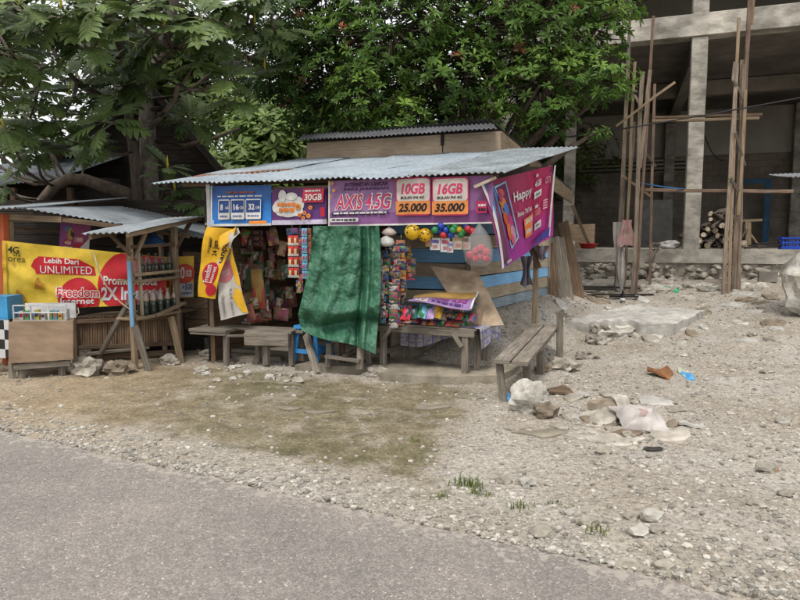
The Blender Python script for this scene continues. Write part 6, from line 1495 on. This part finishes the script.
for k in range(60):
    px, py = rg2.uniform(560, 780), rg2.uniform(276, 345)
    flake(px, py, rg2.uniform(8, 30), rg2.uniform(1.5, 4), rg2.uniform(0, .05), [C['slabtop'], C['rock_white'], C['rock'], dirt][k % 4], 'broken cement shard on the slope below the plinth', 600+k, 'shard', 'shard', th=.03, bend=.02, group='cement shards on the slope', n=7)
# tufts of grass at the road verge
gmat = M('grass_blade', (.22, .27, .08), (.13, .17, .05), rough=.6, tint=.5, translucent=.3)
for k, (px, py, n, h) in enumerate([(468, 486, 70, .085), (480, 494, 40, .05), (518, 508, 34, .06), (597, 534, 30, .05), (440, 498, 22, .05), (412, 441, 24, .04), (560, 505, 24, .03)]):
    c = hit(px, py); mb = MB(); rg = random.Random(k)
    for j in range(n):
        a = rg.uniform(0, 6.28); b0 = V((c.x+rg.gauss(0, .05 if n > 60 else .035), c.y+rg.gauss(0, .03), 0)); b0.z = gz(b0.x, b0.y)-.005; hh = h*rg.uniform(.4, 1.1); ln = rg.uniform(.3, 1.1)*hh; s_ = V((-math.sin(a), math.cos(a), 0))*.0035; o_ = V((math.cos(a), math.sin(a), 0))
        m1 = b0+o_*ln*.35+V((0, 0, hh*.7)); t_ = b0+o_*ln+V((0, 0, hh*.85)); mb.add([b0-s_, b0+s_, m1+s_*.8, m1-s_*.8, t_], [[0, 1, 2, 3], [3, 2, 4]], None, rg.random())
    tag(mb.build('grass_tuft', gmat), ['largest tuft of green grass at the road verge', 'low green weed just right of the largest grass tuft', 'small weed further right along the verge', 'sparse grass sprig on the gravel near the road', 'thin sprig left of the largest grass tuft', 'tiny sprig at the right tip of the mossy patch', 'scant weed right of the other tufts'][k], 'grass tuft')

# ================================================================== TREES AND BACKGROUND
leafA = M('breadfruit_leaf', (.125, .185, .050), (.052, .085, .024), rough=.5, spec=.3, scale=3, tint=.55, grime=.2, translucent=.22, hue=.012)
ribA = M('leaf_rib', (.19, .23, .085), (.13, .16, .06), rough=.5, tint=.3, translucent=.2)
budA = F((.50, .42, .04), .5)
def bf_leaf(mb, base, d, up, L, rg, tint):
    """deeply lobed leaf: base point, direction, facing"""
    d = d.normalized(); x = d.cross(up).normalized(); n = x.cross(d).normalized(); W_ = L*.35; nl = 5; droop = rg.uniform(.15, .5); fold = rg.uniform(.15, .4)
    def pt(s, w_):  # s along 0..1, w across
        z = -droop*L*s*s*.55; q = abs(w_)
        return base+d*(L*s*(1-.08*droop*s))+x*w_+n*(z+fold*q-.9*q*q/L*(1+droop))
    def env(s): return W_*(math.sin(math.pi*(.12+.80*s))**.8)
    sin_s = [.10+.80*k/nl for k in range(nl+1)]
    for side in (-1, 1):
        vs, fs = [], []
        for k in range(nl):
            s0, s1 = sin_s[k], sin_s[k+1]; sw = .13; e = env((s0+s1)/2)*rg.uniform(.88, 1.08)
            i = len(vs)
            vs += [pt(s0, 0), pt(s1, 0), pt(s1+.02, side*e*.24), pt(s1+sw*.66, side*e*.78), pt((s0+s1)/2+sw+.04, side*e), pt((s0+s1)/2+sw*.30, side*e*.76), pt(s0+.03, side*e*.24)]
            f = [[i, i+1, i+2, i+6], [i+6, i+2, i+3, i+5], [i+5, i+3, i+4]]
            fs += [q if side > 0 else q[::-1] for q in f]
        i = len(vs); vs += [pt(.90, 0), pt(1.06, 0), pt(.98, side*W_*.17), pt(.91, side*W_*.2)]; q = [i, i+1, i+2, i+3]; fs.append(q if side > 0 else q[::-1])
        mb.add(vs, fs, None, tint, 0, False)
    rw = L*.017; vs = [pt(-.14, 0)+n*.004+x*rw, pt(-.14, 0)+n*.004-x*rw, pt(.5, 0)+n*.005-x*rw*.8, pt(.5, 0)+n*.005+x*rw*.8, pt(1.0, 0)+n*.004]
    mb.add(vs, [[0, 1, 2, 3], [3, 2, 4]], None, tint, 1)
    for k in range(nl):                                   # side ribs
        s0 = (sin_s[k]+sin_s[k+1])/2-.05
        for side in (-1, 1):
            e = env(s0+.05)*.8; a = pt(s0, 0)+n*.005; t_ = pt(s0+.15, side*e)+n*.005; mb.add([a-d*rw*.5, a+d*rw*.5, t_], [[0, 1, 2]], None, tint, 1)
def bf_cluster(mb, c, axis, nleaf, L, rg, tint):
    axis = axis.normalized(); x, y, _ = fr(axis)
    a0 = rg.uniform(0, 6.28)
    for k in range(nleaf):
        a = a0+k*2.4+rg.uniform(-.25, .25); el = rg.uniform(-.35, .75)-.25*(k/nleaf); d = (x*math.cos(a)+y*math.sin(a))*math.cos(el)+axis*math.sin(el); d.z -= .10
        up = (axis+V((0, 0, .7))-V((0, .35, 0))).normalized()
        bf_leaf(mb, c+d*L*.16, d, up, L*rg.uniform(.75, 1.12), rg, min(1, max(0, tint+rg.uniform(-.22, .22))))
BT = thing('breadfruit_tree', 'large breadfruit tree with deeply lobed leaves spreading over the left kiosk', 'tree', V((-4.1, 9.9, 0)))
t1, t2 = P(137, 215, 9.7), P(150, 215, 9.9)
trunkA = [V((t1.x, t1.y, -.1)), P(139, 215, 9.7), P(137, 185, 9.7), P(134, 150, 9.7), P(130, 125, 9.6), P(127, 95, 9.4), P(124, 60, 9.2), P(112, 25, 9.0), P(105, -30, 8.8)]
trunkB = [V((t2.x, t2.y, -.1)), P(149, 215, 9.9), P(149, 180, 9.9), P(148, 150, 9.95), P(147, 120, 10), P(146, 90, 10), P(160, 55, 10), P(172, 20, 10), P(180, -40, 10)]
mbt = MB(); mbt.tube(trunkA, [.11, .085, .082, .078, .07, .06, .05, .045, .035], 12, lump=.06); mbt.build('trunk', W['bark'], BT)
mbt = MB(); mbt.tube(trunkB, [.19, .16, .145, .13, .115, .10, .085, .07, .05], 14, lump=.06); mbt.build('trunk', W['bark_pale'], BT)
mbl = MB(); limb_pts = trunkA[3:]+trunkB[3:]
def limb(pts, r0, r1): 
    n = len(pts); mbl.tube(pts, [r0+(r1-r0)*k/(n-1) for k in range(n)], 8, lump=.06)
    limb_pts.extend(pts)
limb([P(33, 218, 9.4), P(43, 200, 9.4), P(55, 186, 9.5), P(68, 179, 9.6), P(85, 180, 9.7), P(105, 187, 9.8), P(125, 193, 9.8), P(140, 200, 9.85)], .075, .11)
limb([P(133, 138, 9.6), P(150, 128, 9.3), P(165, 112, 9.0), P(175, 100, 8.9), P(178, 85, 8.8)], .05, .03)
limb([P(128, 105, 9.4), P(100, 95, 9.1), P(78, 82, 8.9), P(60, 65, 8.8), P(48, 38, 8.7)], .045, .03)
limb([P(126, 75, 9.3), P(145, 72, 9), P(162, 62, 8.9), P(174, 48, 8.8)], .04, .025)
limb([P(60, 66, 8.8), P(40, 68, 8.7), P(20, 60, 8.6)], .03, .02); limb([P(147, 110, 10), P(180, 105, 9.8), P(205, 108, 9.7), P(225, 100, 9.6)], .045, .02); limb([P(146, 100, 10), P(185, 95, 10), P(215, 70, 9.9), P(245, 55, 9.8)], .045, .02); limb([P(148, 140, 10), P(185, 146, 10), P(215, 138, 10), P(240, 128, 10)], .05, .02)
limb([P(172, 20, 10), P(210, 20, 9.6), P(245, 30, 9.4), P(280, 40, 9.4)], .04, .02); limb([P(124, 60, 9.2), P(100, 50, 8.9), P(92, 46, 8.7)], .03, .02); limb([P(112, 25, 9), P(70, 20, 8.6), P(30, 15, 8.4)], .04, .02); limb([P(152, 215, 9.9), P(160, 210, 9.8), P(165, 190, 9.6), P(168, 165, 9.4)], .05, .03)
mbf = MB(); rg = random.Random(31)
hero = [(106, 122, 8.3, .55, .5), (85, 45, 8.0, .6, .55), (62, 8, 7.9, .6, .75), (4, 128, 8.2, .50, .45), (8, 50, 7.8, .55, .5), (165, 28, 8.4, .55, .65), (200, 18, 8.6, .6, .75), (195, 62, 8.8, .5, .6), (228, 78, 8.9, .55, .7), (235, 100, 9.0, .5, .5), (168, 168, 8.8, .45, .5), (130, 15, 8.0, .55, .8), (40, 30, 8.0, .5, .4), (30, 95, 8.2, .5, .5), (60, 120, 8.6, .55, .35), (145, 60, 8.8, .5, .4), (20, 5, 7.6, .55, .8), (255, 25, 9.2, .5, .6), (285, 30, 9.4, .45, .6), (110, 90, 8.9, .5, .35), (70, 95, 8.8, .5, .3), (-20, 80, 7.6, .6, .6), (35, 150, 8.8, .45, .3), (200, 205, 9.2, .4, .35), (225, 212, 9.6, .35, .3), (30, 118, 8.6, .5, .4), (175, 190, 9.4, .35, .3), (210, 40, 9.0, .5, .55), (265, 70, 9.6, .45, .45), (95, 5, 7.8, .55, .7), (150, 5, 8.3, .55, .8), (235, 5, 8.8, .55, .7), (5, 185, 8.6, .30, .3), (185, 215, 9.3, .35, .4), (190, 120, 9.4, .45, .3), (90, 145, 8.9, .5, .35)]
clusters = []
for px, py, D, L, t in hero:
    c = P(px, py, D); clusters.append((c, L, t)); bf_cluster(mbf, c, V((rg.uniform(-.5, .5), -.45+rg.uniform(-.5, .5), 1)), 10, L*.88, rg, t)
for k in range(120):
    D = rg.uniform(8.6, 11.6); px = rg.uniform(-120, 275); py = rg.uniform(-150, 118) if px > 150 else rg.uniform(-150, 150)
    c = P(px, py, D)
    if (c-P(80, 20, 10)).length > 4.3: continue
    if px > 50 and py > 88 and D < 10.6: continue
    if 140 < px < 235 and 20 < py < 150 and rg.random() < .80: continue
    if rg.random() < .22: continue
    L = rg.uniform(.32, .48); clusters.append((c, L, .3)); bf_cluster(mbf, c, V((rg.uniform(-.6, .6), rg.uniform(-1.1, .2), 1)), rg.randint(7, 10), L, rg, rg.uniform(.05, .42))  # rear fill clusters get a low tint, painting shade into the crown
fo = mbf.build('crown', [leafA, ribA], BT)
for c, L, t in clusters[:32]:
    mbb = MB()
    if rg.random() < .3: mbb.tube([c, c+V((0, -.02, .06)), c+V((.01, -.04, .17))], [.014, .018, .003], 6); mbb.build('bud', budA, BT)
for c, L, t in clusters:                                 # twigs back to the nearest limb
    q = min(limb_pts, key=lambda p: (p-c).length+max(0, p.z-c.z)*.6)
    if (q-c).length > .25: m = q.lerp(c, .5)+V((rg.uniform(-.1, .1), rg.uniform(-.1, .1), -.12*(q-c).length)); mbl.tube([q, q.lerp(m, .5)+V((0, 0, -.04)), m, m.lerp(c, .6)+V((0, 0, -.01)), c], [.03, .026, .022, .018, .014], 6)
mbl.build('limbs', W['bark'], BT)

# broadleaf tree with rosettes of elliptic leaves
leafB = M('glossy_leaf', (.165, .285, .050), (.050, .118, .024), rough=.5, spec=.3, scale=2.2, tint=.75, grime=.25, gscale=.9, translucent=.3, hue=.02)
leafR = F((.30, .10, .05), .5)
def rosette(mb, c, axis, rg, n, L, tint, mat=0):
    axis = axis.normalized(); x, y, _ = fr(axis); a0 = rg.uniform(0, 6.28)
    for k in range(n):
        a = a0+k*2.4+rg.uniform(-.3, .3); el = rg.uniform(-.30, .65); d = (x*math.cos(a)+y*math.sin(a))*math.cos(el)+axis*math.sin(el); s = d.cross(axis); s = s.normalized() if s.length > .01 else x; nn = s.cross(d).normalized()
        l = L*rg.uniform(.7, 1.15); w_ = l*.165; b0 = c+d*l*.10; dr = rg.uniform(.05, .3)
        m1, m2, tp = b0+d*l*.35, b0+d*l*.70-nn*dr*l*.16, b0+d*l-nn*dr*l*.45
        vs = [b0, m1+s*w_*.85-nn*0+nn*.012, m2+s*w_+nn*.012, tp, m2-s*w_+nn*.012, m1-s*w_*.85+nn*.012, m1, m2]
        mb.add(vs, [[0, 6, 1], [6, 7, 2, 1], [7, 3, 2], [0, 5, 6], [5, 4, 7, 6], [4, 3, 7]], None, min(1, max(0, tint+rg.uniform(-.16, .16))), mat)
def rosette_tree(name, label, base, lumps, nros, L, mats, seed, nleaf=9, trunk_r=.22, group=None, inner=.35, bias=None):
    rg = random.Random(seed); T = thing(name, label, 'tree', base, group); mb = MB(); tw = MB()
    top = sum((l[0] for l in lumps), V((0, 0, 0)))/len(lumps)
    node = V((base[0], base[1], max(1.6, (top.z)*.45)))
    tw.tube([V(base)-V((0, 0, .1)), V(base).lerp(node, .5)+V((.05, 0, 0)), node], [trunk_r, trunk_r*.85, trunk_r*.75], 12, lump=.06)
    tot = sum(l[1]**2 for l in lumps)
    for c, r_, tnt in lumps:
        tw.tube([node, node.lerp(c, .4)+V((rg.uniform(-.2, .2), rg.uniform(-.2, .2), -.1)), node.lerp(c, .8), c], [trunk_r*.5, trunk_r*.36, trunk_r*.22, .02], 7, lump=.08)
        n = int(nros*r_**2/tot)
        for k in range(n):
            while True:
                v = V((rg.uniform(-1, 1), rg.uniform(-1, 1), rg.uniform(-1, 1)))
                if .05 < v.length < 1: break
            rad = v.length; 
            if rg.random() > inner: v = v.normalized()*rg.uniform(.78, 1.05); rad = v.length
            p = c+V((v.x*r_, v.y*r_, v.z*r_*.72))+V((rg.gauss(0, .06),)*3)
            ax = V((v.x*.8, v.y*.8-.15, v.z*.5+.75)); t = tnt+.30*(v.z)+(.10 if rad > .75 else -.22)  # painted light and shade: lump tops tinted lighter, interior leaves darker
            red = rg.random() < .005
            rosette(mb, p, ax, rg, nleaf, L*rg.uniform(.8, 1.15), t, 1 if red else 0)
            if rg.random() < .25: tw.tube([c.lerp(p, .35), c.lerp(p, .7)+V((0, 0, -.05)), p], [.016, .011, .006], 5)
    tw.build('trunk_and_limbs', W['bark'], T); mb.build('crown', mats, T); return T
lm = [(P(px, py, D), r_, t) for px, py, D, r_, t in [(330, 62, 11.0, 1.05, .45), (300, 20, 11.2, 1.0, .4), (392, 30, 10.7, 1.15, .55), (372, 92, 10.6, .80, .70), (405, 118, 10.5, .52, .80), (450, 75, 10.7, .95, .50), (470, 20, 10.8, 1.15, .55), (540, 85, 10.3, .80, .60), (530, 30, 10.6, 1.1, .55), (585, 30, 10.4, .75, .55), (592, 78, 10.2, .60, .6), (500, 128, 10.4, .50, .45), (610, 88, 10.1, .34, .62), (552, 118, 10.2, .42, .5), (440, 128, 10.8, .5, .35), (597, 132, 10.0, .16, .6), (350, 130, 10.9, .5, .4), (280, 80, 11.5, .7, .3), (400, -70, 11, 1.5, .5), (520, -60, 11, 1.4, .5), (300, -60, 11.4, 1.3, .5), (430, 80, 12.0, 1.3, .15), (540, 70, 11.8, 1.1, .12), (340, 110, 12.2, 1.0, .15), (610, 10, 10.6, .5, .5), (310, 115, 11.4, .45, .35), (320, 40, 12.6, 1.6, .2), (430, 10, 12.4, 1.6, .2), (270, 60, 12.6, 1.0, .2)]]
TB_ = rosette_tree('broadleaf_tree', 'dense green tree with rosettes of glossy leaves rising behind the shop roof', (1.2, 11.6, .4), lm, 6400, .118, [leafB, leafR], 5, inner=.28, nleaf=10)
# trees further back
leafC = M('far_leaf', (.19, .26, .065), (.09, .14, .04), rough=.5, scale=1.5, tint=.5, grime=.3, translucent=.3)
def far_tree(px, py, D, r_, label, seed, n=520, L=.32, t=.55):
    c = P(px, py, D); rg = random.Random(seed); ls = [(c+V((rg.uniform(-.7, .7)*r_, rg.uniform(-.5, .5)*r_, rg.uniform(-.6, .7)*r_)), r_*rg.uniform(.45, .7), t+rg.uniform(-.1, .1)) for k in range(6)]
    rosette_tree('background_tree', label, (c.x, c.y, 0), ls, n, L, [leafC, leafC], seed, 7, .2, 'trees behind the shop')
far_tree(262, 152, 17, 2.0, 'pale green bushy tree in the gap left of the shop roof', 51, 900)
far_tree(232, 150, 21, 2.2, 'smaller light tree peeping at the far left of the gap above the shop roof', 52, 700)
far_tree(330, 150, 20, 2.6, 'dim tree behind the left end of the raised shop roof', 53, 700, t=.2)
far_tree(430, 130, 19, 3.0, 'dim tree behind the middle of the raised shop roof', 54, 800, t=.15)
far_tree(520, 150, 22, 3.2, 'dim tree between the shop roof and the unfinished house', 55, 800, t=.15)
far_tree(90, 60, 22, 4.5, 'tall dim tree far behind the breadfruit tree', 56, 1100, L=.45, t=.2)
far_tree(-60, 60, 20, 4.0, 'dim tree at the far left behind the kiosk', 57, 800, L=.45, t=.2)
# gabled house behind the left kiosk
HH = thing('gabled_house', 'dark shaded plank house with a pitched metal roof behind the breadfruit tree', 'house', V((-6.5, 13, 0)))
Dh = 12.0
ap, rr_, ll_ = P(150, 82, Dh), P(232, 178, Dh), P(20, 178, Dh)
for k in range(16):
    z0_, z1_ = k*.25, k*.25+.243; 
    def xs(z): 
        f = min(1, max(0, (z-rr_.z)/(ap.z-rr_.z))); return ll_.x+(ap.x-ll_.x)*f+.1, rr_.x+(ap.x-rr_.x)*f-.25
    a0, a1_ = xs(z0_); b0, b1 = xs(z1_)
    if b1-b0 < .1: break
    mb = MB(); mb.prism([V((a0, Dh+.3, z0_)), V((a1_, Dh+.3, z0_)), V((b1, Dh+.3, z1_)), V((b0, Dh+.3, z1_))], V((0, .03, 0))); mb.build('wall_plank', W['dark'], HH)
bkd = V((-2.1, 5, 0))
for e0_, e1_ in ((ap, rr_), (ap, ll_)):
    mb = MB(); corr(mb, e0_+V((0, -.2, .02)), bkd, (e1_-e0_)*1.03, rows=6, pitch=.12, amp=.015); mb.build('roof_slope', darkzinc, HH)
    mb = MB(); mb.beam(e0_+V((0, -.22, -.06)), e1_+V((0, -.22, -.06)), .03, .12, up=V((0, 0, 1))); mb.build('bargeboard', W['dark'], HH)
mb = MB(); mb.prism([V((ll_.x, Dh+.36, 0)), V((rr_.x-.3, Dh+.36, 0)), V((rr_.x-.3, Dh+.36, rr_.z)), V((ap.x, Dh+.36, ap.z-.1)), V((ll_.x, Dh+.36, ll_.z))], V((0, .02, 0))); mb.build('daylight_block', W['dark'], HH)  # added sheet that blocks sky light in the gable plank gaps
mb = MB(); mb.prism([V((rr_.x-.25, Dh+.3, 0)), V((rr_.x-2.4, Dh+5, 0)), V((rr_.x-2.4, Dh+5, rr_.z)), V((rr_.x-.25, Dh+.3, rr_.z))], V((-.03, 0, 0))); mb.build('side_wall', W['dark'], HH)
L2 = thing('lean_to', 'dark lean-to with a pale metal roof at the left margin behind the kiosk', 'lean-to', P(-40, 260, 10.6)*1.0)
L2.location.z = 0
mb = MB(); o = P(-120, 196, 9.9); e1 = P(50, 180, 10.4); corr(mb, o, e1-o, V((.5, 2.2, .75)), rows=6, seed=12); mb.build('roof_sheet', M('lean_to_sheet', (.34, .37, .40), (.22, .24, .26), rough=.5, metal=.2, scale=3), L2)
for k in range(12):
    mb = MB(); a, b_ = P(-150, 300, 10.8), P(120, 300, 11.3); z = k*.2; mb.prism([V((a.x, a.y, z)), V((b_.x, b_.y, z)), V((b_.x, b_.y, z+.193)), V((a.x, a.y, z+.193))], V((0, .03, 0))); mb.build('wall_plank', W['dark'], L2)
mb = MB(); a, b_ = P(-160, 300, 10.9), P(125, 300, 11.4); mb.prism([V((a.x, a.y, 0)), V((b_.x, b_.y, 0)), V((b_.x, b_.y, 2.6)), V((a.x, a.y, 2.85))], V((0, .03, 0))); mb.build('daylight_block', W['dark'], L2)  # added backing, tall enough to close the sky slit under the roof
for px in (20, 76):
    mb = MB(); a = P(px, 300, 10.3); mb.beam(V((a.x, a.y, 0)), V((a.x, a.y, 2.35)), .09, .09); mb.build('post', W['brown'], L2)
# ================================================================== LIGHT AND CAMERA
w = bpy.data.worlds.new('World'); SC.world = w; w.use_nodes = True
nt, N, L = nodes(w); bg = N['Background']
sky = N.new('ShaderNodeTexSky'); sky.sky_type = 'NISHITA'; sky.sun_disc = False
sky.sun_elevation = R(62); sky.sun_rotation = R(200); sky.air_density = 1.0; sky.dust_density = 3.0; sky.ozone_density = 1.0
# overcast: the blue is greyed by cloud
tc = N.new('ShaderNodeTexCoord'); cl = noise_node(N, L, tc.outputs['Generated'], 2.2, 5)
mxs = mix(N, L, .80, sky.outputs[0], ramp(N, L, cl, [(.3, (10.6, 10.8, 11.2)), (.7, (12.6, 12.5, 12.4))]))
L.new(mxs, bg.inputs['Color']); bg.inputs['Strength'].default_value = .118
sun = bpy.data.lights.new('sun', 'SUN'); sun.energy = 2.7; sun.angle = R(16); sun.color = (1.0, .965, .91)
so = bpy.data.objects.new('sun', sun); COL.objects.link(so)
el, az = R(62), R(200)          # light comes from behind and left of the camera
dirv = V((math.sin(az)*math.cos(el), math.cos(az)*math.cos(el), math.sin(el)))
so.rotation_euler = (-dirv).to_track_quat('-Z', 'Y').to_euler(); so.location = (0, 0, 30)
cam = bpy.data.cameras.new('camera'); cam.sensor_width = 36; cam.lens = FPX/800*36; cam.clip_end = 2000; cam.clip_start = .05
co = bpy.data.objects.new('camera', cam); COL.objects.link(co); co.location = CAM; co.rotation_euler = (math.pi/2-PITCH, 0, 0)
SC.camera = co
SC.render.engine = 'CYCLES'
SC.view_settings.view_transform = 'Standard'; SC.view_settings.look = 'None'; SC.view_settings.exposure = 0; SC.view_settings.gamma = 1
SC.cycles.max_bounces = 6; SC.cycles.transparent_max_bounces = 16; SC.cycles.use_denoising = True
